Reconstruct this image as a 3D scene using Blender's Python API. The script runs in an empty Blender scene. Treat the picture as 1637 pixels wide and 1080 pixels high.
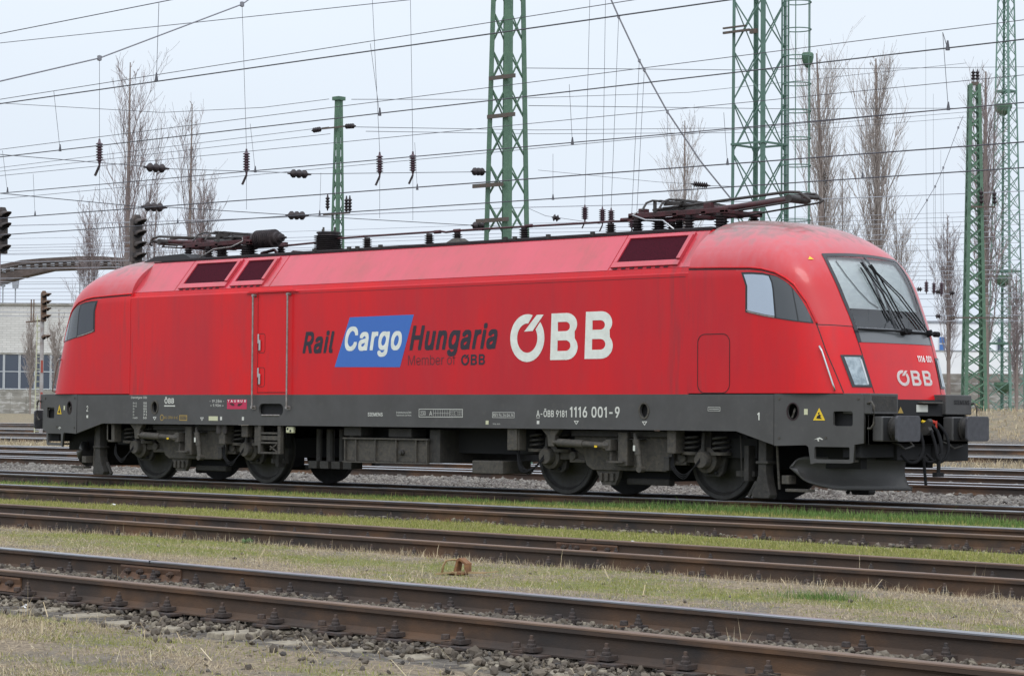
import bpy, bmesh, math, random
import numpy as np
from mathutils import Vector, Matrix
R = math.radians
sc = bpy.context.scene
COL = sc.collection
# ------------------------------------------------------------------ camera
CP = Vector((27.679, -28.275, 1.212)); YAW, PIT, ROL, FPX = -.746, .032, .007, 3829.0
PW, PH = 1637.0, 1080.0
dv = Vector((math.sin(YAW)*math.cos(PIT), math.cos(YAW)*math.cos(PIT), math.sin(PIT)))
rv = Vector((math.cos(YAW), -math.sin(YAW), 0)); uv = rv.cross(dv)
r2 = rv*math.cos(ROL)+uv*math.sin(ROL); u2 = uv*math.cos(ROL)-rv*math.sin(ROL)
cd = bpy.data.cameras.new('camera'); cam = bpy.data.objects.new('camera', cd); COL.objects.link(cam)
cam.matrix_world = Matrix(((r2.x,u2.x,-dv.x,CP.x),(r2.y,u2.y,-dv.y,CP.y),(r2.z,u2.z,-dv.z,CP.z),(0,0,0,1)))
cd.sensor_width = 36; cd.lens = 36*FPX/PW; cd.clip_start = .1; cd.clip_end = 6000
sc.camera = cam
# ------------------------------------------------------------------ sky: bright, even overcast
SUN_EL, SUN_AZ = R(50), R(-12)
w = bpy.data.worlds.new('World'); sc.world = w; w.use_nodes = True
nt = w.node_tree; nt.nodes.clear()
N = nt.nodes.new; L = nt.links.new
out = N('ShaderNodeOutputWorld'); bg = N('ShaderNodeBackground'); L(bg.outputs[0], out.inputs[0])
sky = N('ShaderNodeTexSky'); sky.sky_type = 'NISHITA'; sky.sun_disc = False
sky.sun_elevation = SUN_EL; sky.sun_rotation = SUN_AZ+math.pi; sky.air_density = 1.3; sky.dust_density = 3
tc = N('ShaderNodeTexCoord'); sep = N('ShaderNodeSeparateXYZ'); L(tc.outputs['Generated'], sep.inputs[0])
ramp = N('ShaderNodeValToRGB'); L(sep.outputs['Z'], ramp.inputs[0])
e = ramp.color_ramp.elements
e[0].position = 0; e[0].color = (7.7,8.6,9.9,1)
e[1].position = .16; e[1].color = (8.7,9.5,10.5,1)
x = e.new(.5); x.color = (10.8,11.6,12.9,1)
x = e.new(1.0); x.color = (13.5,14.5,16.2,1)
ns = N('ShaderNodeTexNoise'); ns.inputs['Scale'].default_value = 2.2; ns.inputs['Detail'].default_value = 5
mp = N('ShaderNodeMapping'); mp.inputs['Scale'].default_value = (1,1,3.5); L(tc.outputs['Generated'], mp.inputs[0]); L(mp.outputs[0], ns.inputs[0])
mr = N('ShaderNodeMapRange'); L(ns.outputs[0], mr.inputs[0]); mr.inputs[3].default_value = .93; mr.inputs[4].default_value = 1.07
mul = N('ShaderNodeVectorMath'); mul.operation = 'SCALE'; L(ramp.outputs[0], mul.inputs[0]); L(mr.outputs[0], mul.inputs['Scale'])
mx = N('ShaderNodeMix'); mx.data_type = 'RGBA'; mx.inputs[0].default_value = .93
sdir = Vector((.58,-.60,.95)).normalized()
dp = N('ShaderNodeVectorMath'); dp.operation = 'DOT_PRODUCT'; dp.inputs[1].default_value = sdir; L(tc.outputs['Generated'], dp.inputs[0])
mr2 = N('ShaderNodeMapRange'); mr2.inputs[1].default_value = .0; mr2.inputs[2].default_value = 1.0; mr2.inputs[3].default_value = 1; mr2.inputs[4].default_value = 1.6; L(dp.outputs['Value'], mr2.inputs[0])
mul2 = N('ShaderNodeVectorMath'); mul2.operation = 'SCALE'; L(mul.outputs[0], mul2.inputs[0]); L(mr2.outputs[0], mul2.inputs['Scale'])
L(sky.outputs[0], mx.inputs[6]); L(mul2.outputs[0], mx.inputs[7]); L(mx.outputs[2], bg.inputs[0])
bg.inputs[1].default_value = .1
sd = bpy.data.lights.new('sun', 'SUN'); sd.energy = .95; sd.angle = R(25); sd.color = (1,.97,.93)
so = bpy.data.objects.new('sun', sd); COL.objects.link(so)
sdir = Vector((.58,-.60,.95)).normalized()
so.rotation_euler = sdir.to_track_quat('Z','Y').to_euler()
sky.sun_elevation = math.asin(sdir.z); sky.sun_rotation = math.atan2(sdir.x, sdir.y)
sc.view_settings.view_transform = 'Standard'; sc.view_settings.look = 'None'; sc.view_settings.gamma = 1
sc.view_settings.exposure = 0
sc.render.engine = 'CYCLES'; sc.cycles.max_bounces = 6
# ------------------------------------------------------------------ helpers
def at(px, py, d):
    """world point seen at photo pixel, at depth d metres along the optical axis"""
    v = dv + r2*((px-PW/2)/FPX) + u2*((PH/2-py)/FPX)
    return CP + v*d
def onY(px, py, Y):
    v = dv + r2*((px-PW/2)/FPX) + u2*((PH/2-py)/FPX)
    return CP + v*((Y-CP.y)/v.y)
def onZ(px, py, Z):
    v = dv + r2*((px-PW/2)/FPX) + u2*((PH/2-py)/FPX)
    return CP + v*((Z-CP.z)/v.z)
def onX(px, py, X):
    v = dv + r2*((px-PW/2)/FPX) + u2*((PH/2-py)/FPX)
    return CP + v*((X-CP.x)/v.x)

def mat(name, base, rough=.6, metal=0, var=None, scale=6, detail=6, bump=0, bscale=30, coat=0, spec=.5,
        stretch=(1,1,1), var2=None, scale2=1.2, fac=(.35,.65), fac2=(.45,.7), coords='Object', rvar=0):
    m = bpy.data.materials.new(name); m.use_nodes = True
    t = m.node_tree; b = t.nodes['Principled BSDF']
    b.inputs['Roughness'].default_value = rough; b.inputs['Metallic'].default_value = metal
    b.inputs['Base Color'].default_value = (*base, 1); b.inputs['Specular IOR Level'].default_value = spec
    b.inputs['Coat Weight'].default_value = coat; b.inputs['Coat Roughness'].default_value = .12
    n = t.nodes.new; l = t.links.new
    c = n('ShaderNodeTexCoord'); mpn = n('ShaderNodeMapping'); mpn.inputs['Scale'].default_value = stretch
    l(c.outputs[coords], mpn.inputs[0])
    col = None
    def layer(prev, color, s, f, d=detail):
        no = n('ShaderNodeTexNoise'); no.inputs['Scale'].default_value = s; no.inputs['Detail'].default_value = d
        no.inputs['Roughness'].default_value = .62
        l(mpn.outputs[0], no.inputs[0])
        r = n('ShaderNodeMapRange'); r.inputs[1].default_value = f[0]; r.inputs[2].default_value = f[1]; l(no.outputs[0], r.inputs[0])
        x = n('ShaderNodeMix'); x.data_type = 'RGBA'; l(r.outputs[0], x.inputs[0])
        if prev is None: x.inputs[6].default_value = (*base, 1)
        else: l(prev, x.inputs[6])
        x.inputs[7].default_value = (*color, 1)
        return x.outputs[2], r.outputs[0]
    if var: col, f1 = layer(col, var, scale, fac)
    if var2: col, f1 = layer(col, var2, scale2, fac2)
    if col: l(col, b.inputs['Base Color'])
    if rvar and var:
        r = n('ShaderNodeMapRange'); r.inputs[3].default_value = rough-rvar; r.inputs[4].default_value = rough+rvar
        l(f1, r.inputs[0]); l(r.outputs[0], b.inputs['Roughness'])
    if bump:
        no = n('ShaderNodeTexNoise'); no.inputs['Scale'].default_value = bscale; no.inputs['Detail'].default_value = 5
        l(mpn.outputs[0], no.inputs[0])
        bp = n('ShaderNodeBump'); bp.inputs['Strength'].default_value = bump; bp.inputs['Distance'].default_value = .02
        l(no.outputs[0], bp.inputs['Height']); l(bp.outputs[0], b.inputs['Normal'])
    return m

class MB:
    def __init__(s): s.v = []; s.f = []
    def add(s, vs, fs):
        o = len(s.v); s.v += [tuple(v) for v in vs]; s.f += [tuple(i+o for i in f) for f in fs]
    def box(s, x0, x1, y0, y1, z0, z1):
        s.add([(x0,y0,z0),(x1,y0,z0),(x1,y1,z0),(x0,y1,z0),(x0,y0,z1),(x1,y0,z1),(x1,y1,z1),(x0,y1,z1)],
              [(0,3,2,1),(4,5,6,7),(0,1,5,4),(1,2,6,5),(2,3,7,6),(3,0,4,7)]); return s
    def bar(s, p, q, w, h=None, up=Vector((0,0,1))):
        p, q = Vector(p), Vector(q); h = h or w; d = (q-p).normalized()
        a = d.cross(up); a = a.normalized() if a.length > 1e-4 else Vector((1,0,0)); b = a.cross(d)
        a *= w/2; b *= h/2
        s.add([p-a-b,p+a-b,p+a+b,p-a+b,q-a-b,q+a-b,q+a+b,q-a+b],
              [(0,3,2,1),(4,5,6,7),(0,1,5,4),(1,2,6,5),(2,3,7,6),(3,0,4,7)]); return s
    def path(s, pts, r, n=8, caps=True):
        pts = [Vector(p) for p in pts]; k = len(pts); rs = r if isinstance(r, (list,tuple)) else [r]*k
        vs, fs = [], []; ref = None
        for i, p in enumerate(pts):
            d = (pts[min(i+1,k-1)]-pts[max(i-1,0)])
            if d.length < 1e-9: d = Vector((0,0,1))
            d.normalize()
            if ref is None:
                ref = Vector((0,0,1)) if abs(d.z) < .9 else Vector((1,0,0))
            a = d.cross(ref)
            if a.length < 1e-3: a = d.cross(Vector((0,1,0)))
            a.normalize(); b = d.cross(a); ref = -b if False else ref
            for j in range(n):
                t = 2*math.pi*j/n; vs.append(p+(a*math.cos(t)+b*math.sin(t))*rs[i])
        for i in range(k-1):
            for j in range(n):
                j2 = (j+1) % n; fs.append((i*n+j, i*n+j2, (i+1)*n+j2, (i+1)*n+j))
        if caps: fs.append(tuple(range(n))[::-1]); fs.append(tuple((k-1)*n+j for j in range(n)))
        s.add(vs, fs); return s
    def tube(s, p, q, r, r2=None, n=10): return s.path([p, q], [r, r if r2 is None else r2], n)
    def lathe(s, prof, c, axis='Z', n=24):
        """prof: (radius, height) pairs along the axis, centre c"""
        c = Vector(c); vs, fs = [], []; k = len(prof)
        for (r, h) in prof:
            for j in range(n):
                t = 2*math.pi*j/n; a, b = r*math.cos(t), r*math.sin(t)
                vs.append(c+(Vector((a,b,h)) if axis == 'Z' else Vector((a,h,b)) if axis == 'Y' else Vector((h,a,b))))
        for i in range(k-1):
            for j in range(n):
                j2 = (j+1) % n; fs.append((i*n+j, i*n+j2, (i+1)*n+j2, (i+1)*n+j))
        if prof[0][0] > 1e-5: fs.append(tuple(range(n))[::-1])
        if prof[-1][0] > 1e-5: fs.append(tuple((k-1)*n+j for j in range(n)))
        s.add(vs, fs); return s
    def prism(s, poly, a, b, axis='Y'):
        """poly: 2D outline; axis Y -> (x,z) at y=a..b ; X -> (y,z) ; Z -> (x,y)"""
        f = {'Y': lambda p,t:(p[0],t,p[1]), 'X': lambda p,t:(t,p[0],p[1]), 'Z': lambda p,t:(p[0],p[1],t)}[axis]
        n = len(poly); s.add([f(p,a) for p in poly]+[f(p,b) for p in poly],
            [tuple(range(n)), tuple(range(2*n-1,n-1,-1))]+[(i,i+n,(i+1)%n+n,(i+1)%n) for i in range(n)]); return s
    def build(s, name, m, parent=None, smooth=False, bevel=0, loc=None):
        me = bpy.data.meshes.new(name); me.from_pydata(s.v, [], s.f); me.update()
        if smooth is not False or bevel or True:
            bm = bmesh.new(); bm.from_mesh(me); bmesh.ops.recalc_face_normals(bm, faces=bm.faces); bm.to_mesh(me); bm.free()
        return link(name, me, m, parent, smooth, bevel, loc)

def link(name, me, m, parent=None, smooth=False, bevel=0, loc=None):
    o = bpy.data.objects.new(name, me); COL.objects.link(o)
    if m: me.materials.append(m)
    if parent: o.parent = parent
    if loc: o.location = loc
    if smooth:
        me.polygons.foreach_set('use_smooth', [True]*len(me.polygons))
        if smooth is not True: me.set_sharp_from_angle(angle=R(smooth))
    if bevel:
        b = o.modifiers.new('bevel', 'BEVEL'); b.width = bevel; b.segments = 2; b.limit_method = 'ANGLE'; b.angle_limit = R(35)
    return o
def empty(name, loc=(0,0,0), rz=0):
    o = bpy.data.objects.new(name, None); COL.objects.link(o); o.location = loc; o.rotation_euler = (0,0,rz); o.empty_display_size = .3
    return o
def tag(o, label=None, cat=None, group=None, kind=None):
    if label: o['label'] = label
    if cat: o['category'] = cat
    if group: o['group'] = group
    if kind: o['kind'] = kind
    return o
def copy_tree(o, parent=None):
    c = o.copy(); COL.objects.link(c); c.parent = parent
    for ch in KIDS.get(o.name, [k for k in o.children]): copy_tree(ch, c)
    return c
KIDS = {}
def curve_mesh(name, splines, m, parent, y0, thick, plane='side', holes=()):
    """2D filled outline (x,z) with holes, standing in the plane Y=y0, thickness thick towards +Y"""
    cu = bpy.data.curves.new(name, 'CURVE'); cu.dimensions = '2D'; cu.fill_mode = 'BOTH'; cu.extrude = thick/2
    for sp in splines:
        s = cu.splines.new('POLY'); s.points.add(len(sp)-1); s.use_cyclic_u = True
        for i, p in enumerate(sp): s.points[i].co = (p[0], p[1], 0, 1)
    o = bpy.data.objects.new(name, cu); COL.objects.link(o)
    dg = bpy.context.evaluated_depsgraph_get(); me = bpy.data.meshes.new_from_object(o.evaluated_get(dg))
    bpy.data.objects.remove(o); bpy.data.curves.remove(cu)
    me.transform(Matrix(((1,0,0,0),(0,0,-1,y0+thick/2),(0,1,0,0),(0,0,0,1))))
    me.materials.clear()
    return link(name, me, m, parent)
def cr(pts, k=5):
    """Catmull-Rom curve through the points"""
    P = [Vector(p) for p in pts]; P = [P[0]*2-P[1]]+P+[P[-1]*2-P[-2]]; o = []
    for i in range(1, len(P)-2):
        a, b, c, d = P[i-1:i+3]
        for j in range(k): t = j/k; o.append(.5*((2*b)+(c-a)*t+(2*a-5*b+4*c-d)*t*t+(3*b-a-3*c+d)*t*t*t))
    return o+[P[-2]]
def ell(cx, cz, rx, rz, n=24, a0=0, a1=360):
    return [(cx+rx*math.cos(R(a0+(a1-a0)*i/n)), cz+rz*math.sin(R(a0+(a1-a0)*i/n))) for i in range(n if a1-a0 == 360 else n+1)]
def rrect(x0, x1, z0, z1, r, n=5):
    p = []
    for cx, cz, a in ((x1-r,z1-r,0),(x0+r,z1-r,90),(x0+r,z0+r,180),(x1-r,z0+r,270)):
        p += [(cx+r*math.cos(R(a+90*i/n)), cz+r*math.sin(R(a+90*i/n))) for i in range(n+1)]
    return p
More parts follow.
